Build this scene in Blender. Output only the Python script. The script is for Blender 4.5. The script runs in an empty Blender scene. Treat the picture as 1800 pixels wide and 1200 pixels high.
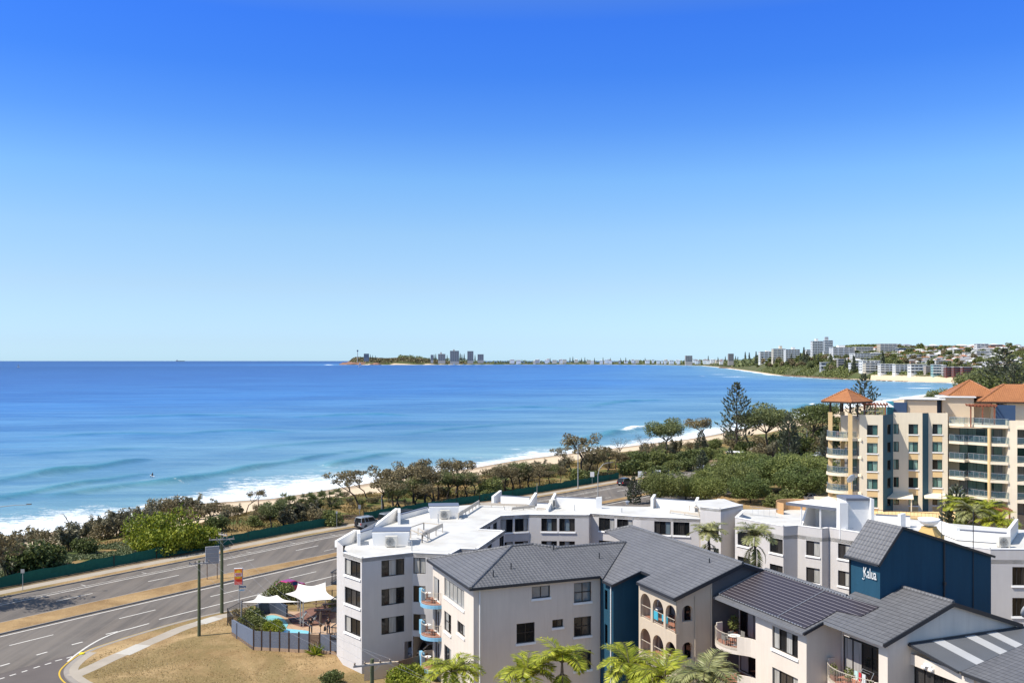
import bpy, math, random
import numpy as np
from mathutils import Vector, Matrix
R=math.radians
random.seed(7)
SC=bpy.context.scene
COL=SC.collection
H=28.0; F=1650.0; CX=900.0; CY=634.0; SEA=-5.0
def GP(px,py,z=0.0):
    Y=(H-z)*F/(py-CY); return Vector(((px-CX)/F*Y,Y,z))
def DP(px,py,Y): return Vector(((px-CX)/F*Y,Y,H-(py-CY)/F*Y))
def tag(o,label=None,cat=None,group=None,kind=None):
    if label: o['label']=label
    if cat: o['category']=cat
    if group: o['group']=group
    if kind: o['kind']=kind
    return o
def empty(name,loc=(0,0,0),rz=0,label=None,cat=None,group=None):
    o=bpy.data.objects.new(name,None); COL.objects.link(o); o.empty_display_size=.3
    o.location=loc; o.rotation_euler=(0,0,rz); tag(o,label,cat,group); return o
def copy_tree(o,parent=None):
    c=o.copy(); COL.objects.link(c); c.parent=parent
    for ch in list(o.children): copy_tree(ch,c)
    return c
class MB:
    def __init__(s,T=None): s.v=[];s.f=[];s.m=[];s.cm=0;s.T=T
    def add(s,vs,fs):
        b=len(s.v)
        if s.T is not None: vs=[s.T@Vector(p) for p in vs]
        s.v.extend([tuple(p) for p in vs]); s.f.extend([tuple(i+b for i in f) for f in fs]); s.m.extend([s.cm]*len(fs))
        return s
    def poly(s,*p): return s.add(p,[tuple(range(len(p)))])
    def box(s,x0,x1,y0,y1,z0,z1):
        v=[(x,y,z) for z in (z0,z1) for y in (y0,y1) for x in (x0,x1)]
        return s.add(v,[(0,2,3,1),(4,5,7,6),(0,1,5,4),(2,6,7,3),(0,4,6,2),(1,3,7,5)])
    def prism(s,p,z0,z1,bottom=True,top=True):
        n=len(p); v=[(q[0],q[1],z0) for q in p]+[(q[0],q[1],z1) for q in p]
        f=[(i,(i+1)%n,n+(i+1)%n,n+i) for i in range(n)]
        if top: f.append(tuple(range(n,2*n)))
        if bottom: f.append(tuple(range(n-1,-1,-1)))
        return s.add(v,f)
    def extr(s,pts,d):
        """closed 3D outline pushed along vector d"""
        n=len(pts); d=Vector(d); v=[Vector(p) for p in pts]; v=v+[p+d for p in v]
        f=[(i,(i+1)%n,n+(i+1)%n,n+i) for i in range(n)]+[tuple(range(n-1,-1,-1)),tuple(range(n,2*n))]
        return s.add(v,f)
    def tube(s,pts,r,n=6,cap=True):
        pts=[Vector(p) for p in pts]; k=len(pts)
        rs=r if isinstance(r,(list,tuple)) else [r]*k
        vs=[];fs=[];ref=None
        for i,p in enumerate(pts):
            d=(pts[min(i+1,k-1)]-pts[max(i-1,0)]).normalized()
            if ref is None: ref=Vector((0,0,1)) if abs(d.z)<.9 else Vector((1,0,0))
            a=d.cross(ref)
            if a.length<1e-4: a=d.cross(Vector((0.3,1,.2)))
            a.normalize(); b=d.cross(a); ref=-(d.cross(a).cross(d)) if False else ref
            for j in range(n):
                t=2*math.pi*j/n; vs.append(p+(a*math.cos(t)+b*math.sin(t))*rs[i])
        for i in range(k-1):
            for j in range(n): fs.append((i*n+j,i*n+(j+1)%n,(i+1)*n+(j+1)%n,(i+1)*n+j))
        if cap: fs.append(tuple(range(n-1,-1,-1))); fs.append(tuple((k-1)*n+j for j in range(n)))
        return s.add(vs,fs)
    def bar(s,a,b,w,h=None):
        """square section bar from a to b"""
        h=h or w; a=Vector(a);b=Vector(b); d=(b-a).normalized()
        up=Vector((0,0,1)) if abs(d.z)<.95 else Vector((0,1,0))
        x=d.cross(up).normalized()*w/2; y=x.cross(d).normalized()*h/2
        v=[a-x-y,a+x-y,a+x+y,a-x+y,b-x-y,b+x-y,b+x+y,b-x+y]
        return s.add(v,[(3,2,1,0),(4,5,6,7),(0,1,5,4),(1,2,6,5),(2,3,7,6),(3,0,4,7)])
    def lathe(s,prof,c=(0,0,0),n=12,sx=1,sy=1):
        vs=[];fs=[];k=len(prof)
        for r,z in prof:
            for j in range(n):
                t=2*math.pi*j/n; vs.append((c[0]+r*sx*math.cos(t),c[1]+r*sy*math.sin(t),c[2]+z))
        for i in range(k-1):
            for j in range(n): fs.append((i*n+j,i*n+(j+1)%n,(i+1)*n+(j+1)%n,(i+1)*n+j))
        fs.append(tuple(range(n-1,-1,-1))); fs.append(tuple((k-1)*n+j for j in range(n)))
        return s.add(vs,fs)
    def build(s,name,mats,parent=None,smooth=False,label=None,cat=None,group=None,kind=None,uv=True,center=False):
        if not isinstance(mats,(list,tuple)): mats=[mats]
        me=bpy.data.meshes.new(name)
        V=s.v; off=None
        if center and V:
            a=np.array(V); lo=a.min(0);hi=a.max(0); off=((lo[0]+hi[0])/2,(lo[1]+hi[1])/2,lo[2]); V=(a-np.array(off)).tolist()
        me.from_pydata(V,[],s.f)
        for m in mats: me.materials.append(m)
        if len(mats)>1: me.polygons.foreach_set('material_index',s.m)
        if smooth: me.polygons.foreach_set('use_smooth',[True]*len(s.f))
        me.update()
        if uv and len(s.f):
            l=me.uv_layers.new(name='metric'); n=len(me.polygons)
            nr=np.empty(n*3,dtype=np.float32); me.polygons.foreach_get('normal',nr); nr=nr.reshape(-1,3)
            tot=np.empty(n,dtype=np.int32); me.polygons.foreach_get('loop_total',tot)
            vi=np.empty(len(me.loops),dtype=np.int32); me.loops.foreach_get('vertex_index',vi)
            co=np.array(s.v,dtype=np.float64)[vi]; N=np.repeat(nr,tot,axis=0)
            t=np.stack([-N[:,1],N[:,0],0*N[:,0]],1); L=np.linalg.norm(t,axis=1); flat=L<.05
            t[flat]=(1,0,0); L[flat]=1; t/=L[:,None]; b=np.cross(N,t)
            uvs=np.stack([(co*t).sum(1),(co*b).sum(1)],1).astype(np.float32)
            l.data.foreach_set('uv',uvs.ravel())
        o=bpy.data.objects.new(name,me); COL.objects.link(o)
        if off is not None: o.location=off
        if parent: o.parent=parent
        return tag(o,label,cat,group,kind)
def np_mesh(name,V,FQ,mat,parent=None,smooth=False):
    """fast quads/tris mesh from numpy arrays"""
    me=bpy.data.meshes.new(name); n=len(FQ);k=FQ.shape[1]
    me.vertices.add(len(V)); me.vertices.foreach_set('co',np.ascontiguousarray(V,dtype=np.float32).ravel())
    me.loops.add(n*k); me.loops.foreach_set('vertex_index',np.ascontiguousarray(FQ,dtype=np.int32).ravel())
    me.polygons.add(n); me.polygons.foreach_set('loop_start',np.arange(0,n*k,k,dtype=np.int32))
    me.polygons.foreach_set('loop_total',np.full(n,k,dtype=np.int32))
    if smooth: me.polygons.foreach_set('use_smooth',np.ones(n,dtype=bool))
    for m in (mat if isinstance(mat,(list,tuple)) else [mat]): me.materials.append(m)
    me.update(calc_edges=True); me.validate()
    o=bpy.data.objects.new(name,me); COL.objects.link(o)
    if parent: o.parent=parent
    return o
def text(body,size,loc,rot,mat,parent,name='lettering',sx=1,off=.006,mat4=None,align='CENTER'):
    c=bpy.data.curves.new(name,'FONT'); c.body=body; c.size=size; c.extrude=.006; c.align_x=align; c.align_y='CENTER' if align=='CENTER' else 'TOP_BASELINE'; c.offset=off; o=bpy.data.objects.new(name+'_source',c)
    COL.objects.link(o); dg=bpy.context.evaluated_depsgraph_get(); me=bpy.data.meshes.new_from_object(o.evaluated_get(dg)); bpy.data.objects.remove(o); me.materials.clear(); me.materials.append(mat)
    o=bpy.data.objects.new(name,me); COL.objects.link(o); o.parent=parent
    if mat4 is not None: o.matrix_local=mat4
    else: o.location=loc; o.rotation_euler=rot; o.scale=(sx,1,1)
    return o
def islands(mb,name,mats,parent,**k):
    """build every connected piece of a mesh as a part of its own"""
    par=list(range(len(mb.v)))
    def f(i):
        while par[i]!=i: par[i]=par[par[i]]; i=par[i]
        return i
    for q in mb.f:
        for a in q[1:]: par[f(a)]=f(q[0])
    G={}
    for q in mb.f: G.setdefault(f(q[0]),[]).append(q)
    for fs in G.values():
        ids=sorted({i for q in fs for i in q}); mp={i:n for n,i in enumerate(ids)}; m=MB(); m.v=[mb.v[i] for i in ids]; m.f=[tuple(mp[i] for i in q) for q in fs]; m.m=[0]*len(fs); m.build(name,mats,parent,**k)
# ---------------------------------------------------------------- materials
class NT:
    def __init__(s,name):
        s.m=bpy.data.materials.new(name); s.m.use_nodes=True; s.t=s.m.node_tree; s.n=s.t.nodes; s.b=s.n['Principled BSDF']
    def new(s,t,**k):
        n=s.n.new(t)
        for a,b in k.items():
            if a in n.inputs.keys(): n.inputs[a].default_value=b
            else: setattr(n,a,b)
        return n
    def link(s,a,b): s.t.links.new(a,b)
    def coord(s,kind='UV',scale=(1,1,1),rot=(0,0,0)):
        if kind=='POS': c=s.new('ShaderNodeNewGeometry').outputs['Position']
        else: c=s.new('ShaderNodeTexCoord').outputs[kind]
        mp=s.new('ShaderNodeMapping'); mp.inputs['Scale'].default_value=scale; mp.inputs['Rotation'].default_value=rot
        s.link(c,mp.inputs['Vector']); return mp.outputs[0]
    def noise(s,vec,scale,detail=4,rough=.6,dist=0):
        n=s.new('ShaderNodeTexNoise'); n.inputs['Scale'].default_value=scale; n.inputs['Detail'].default_value=detail
        n.inputs['Roughness'].default_value=rough; n.inputs['Distortion'].default_value=dist
        if vec is not None: s.link(vec,n.inputs['Vector'])
        return n.outputs['Fac']
    def ramp(s,fac,stops,interp='LINEAR'):
        n=s.new('ShaderNodeValToRGB'); e=n.color_ramp.elements; n.color_ramp.interpolation=interp
        while len(e)<len(stops): e.new(.5)
        for i,(p,c) in enumerate(stops): e[i].position=p; e[i].color=(c,c,c,1) if isinstance(c,(int,float)) else (*c,1)
        s.link(fac,n.inputs[0]); return n.outputs[0]
    def mix(s,fac,a,b,mode='MIX'):
        n=s.new('ShaderNodeMix',data_type='RGBA',blend_type=mode)
        for i,v in ((0,fac),(6,a),(7,b)):
            sock=n.inputs[i]
            if isinstance(v,(int,float)): sock.default_value=v if i==0 else (v,v,v,1)
            elif isinstance(v,tuple): sock.default_value=(*v,1)
            else: s.link(v,sock)
        return n.outputs[2]
    def math(s,op,a,b=0,c=None):
        n=s.new('ShaderNodeMath',operation=op)
        for i,v in enumerate((a,b) if c is None else (a,b,c)):
            if isinstance(v,(int,float)): n.inputs[i].default_value=v
            else: s.link(v,n.inputs[i])
        return n.outputs[0]
    def bump(s,h,strength=.3,dist=.05,prev=None):
        n=s.new('ShaderNodeBump'); n.inputs['Strength'].default_value=strength; n.inputs['Distance'].default_value=dist
        s.link(h,n.inputs['Height'])
        if prev is not None: s.link(prev,n.inputs['Normal'])
        s.link(n.outputs[0],s.b.inputs['Normal']); return n.outputs[0]
    def col(s,c):
        if isinstance(c,tuple): s.b.inputs['Base Color'].default_value=(*c,1)
        else: s.link(c,s.b.inputs['Base Color'])
    def set(s,rough=.6,metal=0,spec=.5,**k):
        s.b.inputs['Roughness'].default_value=rough; s.b.inputs['Metallic'].default_value=metal
        s.b.inputs['Specular IOR Level'].default_value=spec; return s.m
def hx(h):
    h=h.lstrip('#'); c=[int(h[i:i+2],16)/255 for i in (0,2,4)]
    return tuple(x/12.92 if x<=.04045 else ((x+.055)/1.055)**2.4 for x in c)
def sc(c,k): return tuple(x*k for x in c)
def plain(name,c,rough=.6,metal=0,var=.12,scale=1.5,spec=.4,coord='Object',bump=0):
    t=NT(name); v=t.coord(coord); n=t.noise(v,scale,5)
    t.col(t.mix(n,sc(c,1-var),sc(c,1+var)))
    if bump: t.bump(t.noise(v,scale*12,3),bump,.02)
    return t.set(rough,metal,spec)
def brick_paint(name,c,bw=.23,bh=.086,bump=.35,var=.05,spec=.25):
    ink=.16 if bump>.2 else .025
    """painted brickwork / render, with faint streaks"""
    t=NT(name); uv=t.coord('UV'); b=t.new('ShaderNodeTexBrick'); t.link(uv,b.inputs['Vector'])
    b.inputs['Scale'].default_value=1; b.inputs['Brick Width'].default_value=bw; b.inputs['Row Height'].default_value=bh
    b.inputs['Mortar Size'].default_value=.01; b.inputs['Color1'].default_value=(1,1,1,1); b.inputs['Color2'].default_value=(.86,.86,.86,1); b.inputs['Mortar'].default_value=(.45,.45,.45,1)
    st=t.noise(t.coord('UV',(2.2,.25,1)),1,5,.65); bl=t.noise(uv,.35,4)
    base=t.mix(st,sc(c,1-var*2.6),sc(c,1+var)); s2=t.noise(t.coord('UV',(3.5,.10,1)),1,6,.7); base=t.mix(t.math('MULTIPLY',t.ramp(s2,[(.55,0),(.75,1)]),.45),base,tuple(x*y for x,y in zip(c,(.70,.66,.60)))); base=t.mix(t.math('MULTIPLY',t.ramp(bl,[(.45,0),(.7,1)]),.4),base,sc(c,.82))
    t.col(t.mix(ink,base,b.outputs['Color'],'MULTIPLY'))
    t.bump(b.outputs['Color'],bump,.02); return t.set(.75,0,spec)
def tiles(name,c,c2,tw=.30,th=.36,spec=.35,rough=.55):
    """concrete roof tiles: scalloped across, stepped rows up the slope"""
    t=NT(name); uv=t.coord('UV'); sep=t.new('ShaderNodeSeparateXYZ'); t.link(uv,sep.inputs[0])
    u,v=sep.outputs[0],sep.outputs[1]
    row=t.math('FRACT',t.math('DIVIDE',v,th)); colw=t.math('ABSOLUTE',t.math('SINE',t.math('MULTIPLY',u,math.pi/tw)))
    h=t.math('ADD',t.math('MULTIPLY',colw,.55),t.math('MULTIPLY',t.math('SUBTRACT',1,row),.6))
    edge=t.ramp(row,[(0,.30),(.17,1),(.95,1),(1,.30)])
    gap=t.ramp(colw,[(0,.6),(.22,1)])
    nz=t.noise(uv,.6,5); fine=t.noise(t.coord('UV',(1/tw,1/th,1)),1,0)
    nb=t.noise(t.coord('UV',(.5,.12,1)),.9,5,.65); base=t.mix(nz,c,c2); base=t.mix(t.math('MULTIPLY',t.ramp(nb,[(.45,0),(.68,1)]),.5),base,sc(c,.62)); base=t.mix(.35,base,t.mix(fine,sc(c,.7),sc(c2,1.3)))
    base=t.mix(1,base,edge,'MULTIPLY'); base=t.mix(.8,base,gap,'MULTIPLY')
    t.col(base); t.bump(h,.9,.06); return t.set(rough,0,spec)
def corrug(name,c,pitch=.09,spec=.4):
    t=NT(name); uv=t.coord('UV'); sep=t.new('ShaderNodeSeparateXYZ'); t.link(uv,sep.inputs[0])
    w=t.math('ABSOLUTE',t.math('SINE',t.math('MULTIPLY',sep.outputs[0],math.pi/pitch)))
    t.col(t.mix(t.noise(uv,.8,4),sc(c,.85),sc(c,1.1))); t.bump(w,.5,.03); return t.set(.45,0.2,spec)
def leafmat(name,c1,c2,c3,scale=.6,trans=.25,rough=.55):
    t=NT(name); g=t.new('ShaderNodeNewGeometry'); pos=t.coord('Object')
    n=t.noise(pos,scale,3,.6); rnd=g.outputs['Random Per Island']
    base=t.ramp(n,[(.30,c1),(.5,c2),(.70,c3)]); base=t.mix(.55,base,t.ramp(rnd,[(0,sc(c1,.75)),(.5,c2),(1,sc(c3,1.15))]))
    t.col(base); m=t.set(rough,0,.3)
    tr=t.new('ShaderNodeBsdfTranslucent'); t.link(base,tr.inputs[0])
    mx=t.new('ShaderNodeMixShader'); mx.inputs[0].default_value=trans
    t.link(t.b.outputs[0],mx.inputs[1]); t.link(tr.outputs[0],mx.inputs[2])
    t.link(mx.outputs[0],t.n['Material Output'].inputs[0]); return m
def glassmat(name,c,rough=.06,spec=.7):
    t=NT(name); t.col(t.mix(t.noise(t.coord('Object'),.7,2),sc(c,.6),sc(c,1.4))); return t.set(rough,0,spec)
def curtain(name,c):
    t=NT(name); uv=t.coord('UV',(9,.3,1)); n=t.noise(uv,1.3,2); t.col(t.ramp(n,[(.3,sc(c,.55)),(.6,c)])); return t.set(.12,0,.6)
M={}
t=NT('white_roof_membrane'); pos=t.coord('Object'); a_=t.noise(pos,.35,7,.68); b_=t.noise(t.coord('Object',(.15,1,1)),1.1,5,.7)
c=t.mix(t.ramp(a_,[(.42,0),(.66,1)]),(.56,.55,.525),(.46,.44,.40)); c=t.mix(t.math('MULTIPLY',t.ramp(b_,[(.58,0),(.72,1)]),.5),c,(.37,.345,.30)); t.col(c); M['white_roof']=t.set(.6,0,.3)
M['white']=plain('white_paint',(.78,.765,.735),.5,0,.05)
M['greywall']=brick_paint('painted_grey_brick',(.60,.57,.545))
M['greycap']=plain('slate_capping',(.13,.14,.17),.4)
M['creamwall']=brick_paint('cream_render',(.68,.605,.52),.6,.3,.12,.06)
M['archwall']=brick_paint('sand_render',(.55,.46,.355),.6,.3,.12,.06)
M['tile']=tiles('grey_roof_tile',(.105,.105,.112),(.145,.144,.15))
M['fascia']=plain('charcoal_fascia',(.03,.032,.038),.4)
M['gutter']=plain('grey_gutter',(.16,.165,.18),.4)
M['navy']=brick_paint('navy_brick',(.022,.055,.115),.23,.086,.5,.12)
M['teal']=brick_paint('teal_brick',(.03,.125,.195),.23,.086,.5,.1)
M['glass']=glassmat('dark_glass',(.012,.013,.014),.06,.4)
M['glass_blue']=glassmat('sky_glass',(.14,.18,.2))
M['glass_green']=glassmat('green_glass',(.05,.12,.105))
M['curtain']=curtain('pale_curtain',(.42,.41,.38))
M['curtain_green']=curtain('green_tinted_curtain',(.27,.42,.35))
M['blind']=curtain('brown_blind',(.046,.043,.041))
M['frame']=plain('bronze_frame',(.03,.026,.024),.4)
M['alu']=plain('aluminium',(.45,.46,.47),.35,.6)
M['whiteframe']=plain('white_frame',(.7,.7,.68),.4)
M['terracotta']=plain('terracotta_floor',(.34,.14,.085),.6,0,.2,4)
M['rail']=plain('cream_rail',(.5,.44,.36),.4)
M['lightblue']=plain('light_blue_trim',(.20,.42,.58),.5)
M['black']=plain('black_metal',(.015,.015,.017),.45)
M['wood']=plain('weathered_timber',(.16,.10,.065),.7,0,.25,3)
M['bark']=plain('grey_bark',(.10,.08,.06),.9,0,.3,4)
M['barkdark']=plain('dark_bark',(.05,.038,.03),.9,0,.3,4)
# ================================================================ camera, light, sky
cam=bpy.data.cameras.new('camera'); co=bpy.data.objects.new('camera',cam); COL.objects.link(co)
cam.sensor_width=36; cam.lens=36*F/1800; cam.shift_y=34/1800; cam.clip_start=1; cam.clip_end=400000
co.location=(0,0,H); co.rotation_euler=(R(90),0,0); SC.camera=co
SUN_AZ=math.atan2(-0.93,-0.36)      # compass-free: direction towards the sun in the ground plane is (-.93,-.36)
SUN_EL=R(53)
sd=Vector((-.94,-.34,0)).normalized()*math.cos(SUN_EL)+Vector((0,0,math.sin(SUN_EL)))
sl=bpy.data.lights.new('sun','SUN'); sl.energy=4.3; sl.angle=R(.5); sl.color=(1,.945,.86)
so=bpy.data.objects.new('sun',sl); COL.objects.link(so); so.rotation_euler=sd.to_track_quat('Z','Y').to_euler(); so.location=(-50,0,100)
w=bpy.data.worlds.new('World'); SC.world=w; w.use_nodes=True; wn=w.node_tree.nodes; wl=w.node_tree.links
bg=wn['Background']; bg.inputs['Strength'].default_value=.115
sk=wn.new('ShaderNodeTexSky'); sk.sky_type='NISHITA'; sk.sun_disc=False; sk.sun_elevation=SUN_EL
sk.sun_rotation=math.atan2(sd.x,sd.y); sk.altitude=10; sk.air_density=1.0; sk.dust_density=.25; sk.ozone_density=2.5
# deepen the blue in the visible band (the clear dry winter sky of the photograph)
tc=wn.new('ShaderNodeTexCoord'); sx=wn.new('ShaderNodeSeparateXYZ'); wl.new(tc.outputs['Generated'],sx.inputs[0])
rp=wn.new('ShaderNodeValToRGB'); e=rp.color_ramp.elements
SKYR=[(0.003, (0.52, 0.796, 1.299)), (0.019, (0.52, 0.729, 1.156)), (0.076, (0.628, 0.729, 0.922)), (0.132, (0.645, 0.788, 0.939)), (0.187, (0.534, 0.785, 1.029)), (0.24, (0.331, 0.629, 1.105)), (0.291, (0.218, 0.536, 1.171)), (0.339, (0.193, 0.514, 1.254)), (0.5, (1.1, 1.1, 1.0)), (1, (1.8, 1.5, 1.1))]  # upper stops, above the frame, are warmed and brightened as added fill light
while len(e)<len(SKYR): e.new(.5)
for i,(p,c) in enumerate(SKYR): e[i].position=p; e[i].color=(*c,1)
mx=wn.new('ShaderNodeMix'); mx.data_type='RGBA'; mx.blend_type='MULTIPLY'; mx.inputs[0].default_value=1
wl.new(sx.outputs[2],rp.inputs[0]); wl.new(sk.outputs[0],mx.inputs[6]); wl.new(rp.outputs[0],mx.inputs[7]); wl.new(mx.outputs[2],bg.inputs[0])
vs=SC.view_settings; vs.view_transform='Standard'; vs.look='None'; vs.gamma=1; vs.use_curve_mapping=False; vs.exposure=0.60
cy=SC.cycles; cy.max_bounces=6; cy.diffuse_bounces=3; cy.glossy_bounces=3; cy.transmission_bounces=4; cy.transparent_max_bounces=8
cy.caustics_reflective=False; cy.caustics_refractive=False
# ================================================================ coast
CPX=[(0,945),(170,925),(340,885),(478,876),(597,857),(700,840),(807,826),(917,807),(1000,797),(1080,787),(1150,778),(1205,772),(1253,764),(1330,748),(1400,735),(1460,722),(1580,702),(1650,692),(1690,685),(1705,680),(1700,675),(1670,672.5),(1600,671),(1540,668),(1480,666.5),(1430,664),(1360,659),(1335,655),(1300,650),(1265,645.5),(1235,642.6),(1150,641),(1000,640.3),(850,640.6),(760,641),(640,641.2),(604,640.8)]
COAST=[(-420,-420),(-150,70)]+[tuple(GP(x,y,SEA)[:2]) for x,y in CPX]
tip=COAST[-1]; COAST+=[(tip[0]+60,tip[1]+500),(tip[0]+900,tip[1]+2600),(3000,30000)]
CP=np.array(COAST); LAND=np.array(COAST+[(60000,30000),(60000,-4000),(-420,-4000)])
def segdist(P,A):
    d=np.full(len(P),1e9)
    for a,b in zip(A[:-1],A[1:]):
        v=b-a; t=np.clip(((P-a)@v)/(v@v),0,1); q=P-(a+t[:,None]*v); d=np.minimum(d,np.hypot(q[:,0],q[:,1]))
    return d
def inside(P,Q):
    r=np.zeros(len(P),bool); n=len(Q)
    for i in range(n):
        a=Q[i];b=Q[(i+1)%n]
        if a[1]==b[1]: continue
        c=((a[1]>P[:,1])!=(b[1]>P[:,1]))&(P[:,0]<(b[0]-a[0])*(P[:,1]-a[1])/(b[1]-a[1])+a[0]); r^=c
    return r
def shore(P):
    P=np.atleast_2d(P).astype(float); return segdist(P,CP)*np.where(inside(P,LAND),1,-1)
def smooth(a,b,x): t=np.clip((x-a)/(b-a),0,1); return t*t*(3-2*t)
def hill(P,d):
    X,Y=P[:,0],P[:,1]; px=900+X/np.maximum(Y,1)*F
    g=np.interp(px,[1285,1330,1365,1430,1500,1570,1640,1720,1800,1950],[0,26,38,50,58,58,52,56,50,36])
    wd_=np.interp(px,[1290,1450,1600,1700],[100,170,360,420]); t_=np.clip((d-18)/wd_,0,1); h=g*(t_*t_*(3-2*t_))*smooth(1000,1500,Y)*(1-smooth(3200,4200,Y))
    h+=np.where(g>1,1,0)*smooth(1000,1400,Y)*7*smooth(12,40,d)*(1-smooth(3200,4200,Y))
    # the far headland with its cliff
    hp=np.interp(px,[590,600,612,625,650,680,710,735,760,790,830,870],[0,26,46,50,46,38,46,40,26,14,8,0])
    h+=hp*smooth(5,90,d)*smooth(6500,7000,Y)
    return h
KP=np.array([tuple(GP(*k)[:2]) for k in [(-300,1112),(0,1051),(225,1006),(450,962),(614,929),(947,875),(1075,852),(1155,838),(1217,826),(1296,814),(1437,795)]])
KP=np.vstack([KP[0]+(KP[0]-KP[1])*4,KP,KP[-1]+np.array((36,29)),KP[-1]+np.array((80,58)),KP[-1]+np.array((160,100))])
def catmull(P,n=8):
    out=[];P=np.asarray(P,float)
    for i in range(len(P)-1):
        p0=P[max(i-1,0)];p1=P[i];p2=P[i+1];p3=P[min(i+2,len(P)-1)]
        for t in np.linspace(0,1,n,endpoint=False): out.append(.5*((2*p1)+(-p0+p2)*t+(2*p0-5*p1+4*p2-p3)*t*t+(-p0+3*p1-3*p2+p3)*t**3))
    out.append(P[-1]); return np.array(out)
KC=catmull(KP,6)
for _ in range(6): KC[1:-1]=(KC[:-2]+2*KC[1:-1]+KC[2:])/4
seg=np.hypot(*(np.diff(KC,axis=0).T)); KS=np.concatenate([[0],np.cumsum(seg)])
def kerb(s,off,z=0.0):
    """point at arc length s along the far kerb, off metres towards the camera side"""
    x=np.interp(s,KS,KC[:,0]);y=np.interp(s,KS,KC[:,1])
    e=1.5;dx=np.interp(s+e,KS,KC[:,0])-np.interp(s-e,KS,KC[:,0]);dy=np.interp(s+e,KS,KC[:,1])-np.interp(s-e,KS,KC[:,1]);l=math.hypot(dx,dy)
    return Vector((x+dy/l*off,y-dx/l*off,z))
def kpar(p):
    """arc length and offset of a ground point"""
    p=np.array(p[:2]);best=(1e9,0,0)
    for i in range(len(KC)-1):
        v=KC[i+1]-KC[i];t=min(max(((p-KC[i])@v)/(v@v),0),1);q=p-KC[i]-t*v;r=math.hypot(*q)
        if r<best[0]: best=(r,KS[i]+t*seg[i],1 if q[0]*v[1]-q[1]*v[0]>0 else -1)
    return best[1],best[0]*best[2]
def kpx(px,py,z=0): return kpar(GP(px,py,z))
def fast_noise(P,s,seed=0):
    rs=np.random.RandomState(seed); o=np.zeros(len(P))
    for k in range(5):
        a=rs.rand()*6.28;f=s*(1+.9*k*rs.rand()); o+=np.sin((P[:,0]*math.cos(a)+P[:,1]*math.sin(a))*f+rs.rand()*6.28)/(1+.6*k)
    return o/2.6
def ground_z(P):
    P=np.atleast_2d(P).astype(float); d=shore(P)
    z=np.interp(d,[-400,-60,0,14,27,34,44,60],[-30,-9,-5,-4.1,-2.6,-1.0,.1,-.12])
    near=1-smooth(500,900,P[:,1])
    z+=near*smooth(26,34,d)*(1-smooth(46,60,d))*.5*fast_noise(P,.22,3)
    return z+hill(P,d)
# terrain: one sheet, finer towards the coast in front
th=np.radians(np.concatenate([np.linspace(-75,-32,12,endpoint=False),np.linspace(-32,34,420),np.linspace(34,75,14)[1:]]))
rr=np.concatenate([np.linspace(12,110,16,endpoint=False),np.linspace(110,300,130,endpoint=False),np.geomspace(300,3200,190,endpoint=False),np.geomspace(3200,9500,110,endpoint=False),np.geomspace(9500,24000,8)])
def polar(th,rr):
    A,B=np.meshgrid(rr,th,indexing='ij'); P=np.stack([(A*np.sin(B)).ravel(),(A*np.cos(B)).ravel()],1)
    n,m=len(rr),len(th); i=np.arange(n-1)[:,None]*m+np.arange(m-1)[None]
    return P,np.stack([i,i+1,i+m+1,i+m],-1).reshape(-1,4)[:,::-1]
P,Q=polar(th,rr); Z=ground_z(P); D=shore(P)
def landmat():
    t=NT('coastal_ground'); a=t.new('ShaderNodeAttribute',attribute_name='inland'); pos=t.coord('POS'); f=a.outputs['Fac']
    n1=t.noise(pos,.12,6,.65); n2=t.noise(pos,.9,5,.6); n3=t.noise(pos,.02,4)
    sand=t.mix(n2,(.50,.38,.25),(.62,.50,.36)); wet=(.30,.23,.16)
    s=t.mix(t.ramp(f,[(.030,0),(.075,1)]),wet,sand)
    dry=t.mix(n2,(.16,.10,.045),(.36,.25,.11)); green=t.mix(n2,(.035,.06,.015),(.11,.13,.04))
    veg=t.mix(t.ramp(n1,[(.42,0),(.56,1)]),dry,green)
    far=t.mix(t.ramp(n3,[(.40,0),(.6,1)]),t.mix(n1,(.05,.07,.025),(.10,.11,.045)),t.mix(n1,(.13,.105,.06),(.09,.10,.05)))
    b=t.new('ShaderNodeAttribute',attribute_name='remote'); veg=t.mix(b.outputs['Fac'],veg,far)
    fe=t.math('ADD',f,t.math('MULTIPLY',t.math('SUBTRACT',n1,.5),.09))
    t.col(t.mix(t.ramp(fe,[(.275,0),(.30,1)]),s,veg)); t.bump(t.noise(pos,1.6,6,.7),.6,.15); return t.set(.95,0,.1)
land=np_mesh('ground',np.column_stack([P,Z]),Q,landmat(),smooth=True); tag(land,kind='structure')
def attr(o,n,v): a=o.data.attributes.new(n,'FLOAT','POINT'); a.data.foreach_set('value',np.asarray(v,dtype=np.float32))
PXL=900+P[:,0]/np.maximum(P[:,1],1)*F; attr(land,'inland',np.clip(D/100*np.where((P[:,1]>1400)&(PXL<1530),2.6,np.where((P[:,1]>900)&(PXL>1500),.95,1)),0,1)); attr(land,'remote',smooth(450,900,P[:,1]))
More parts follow.
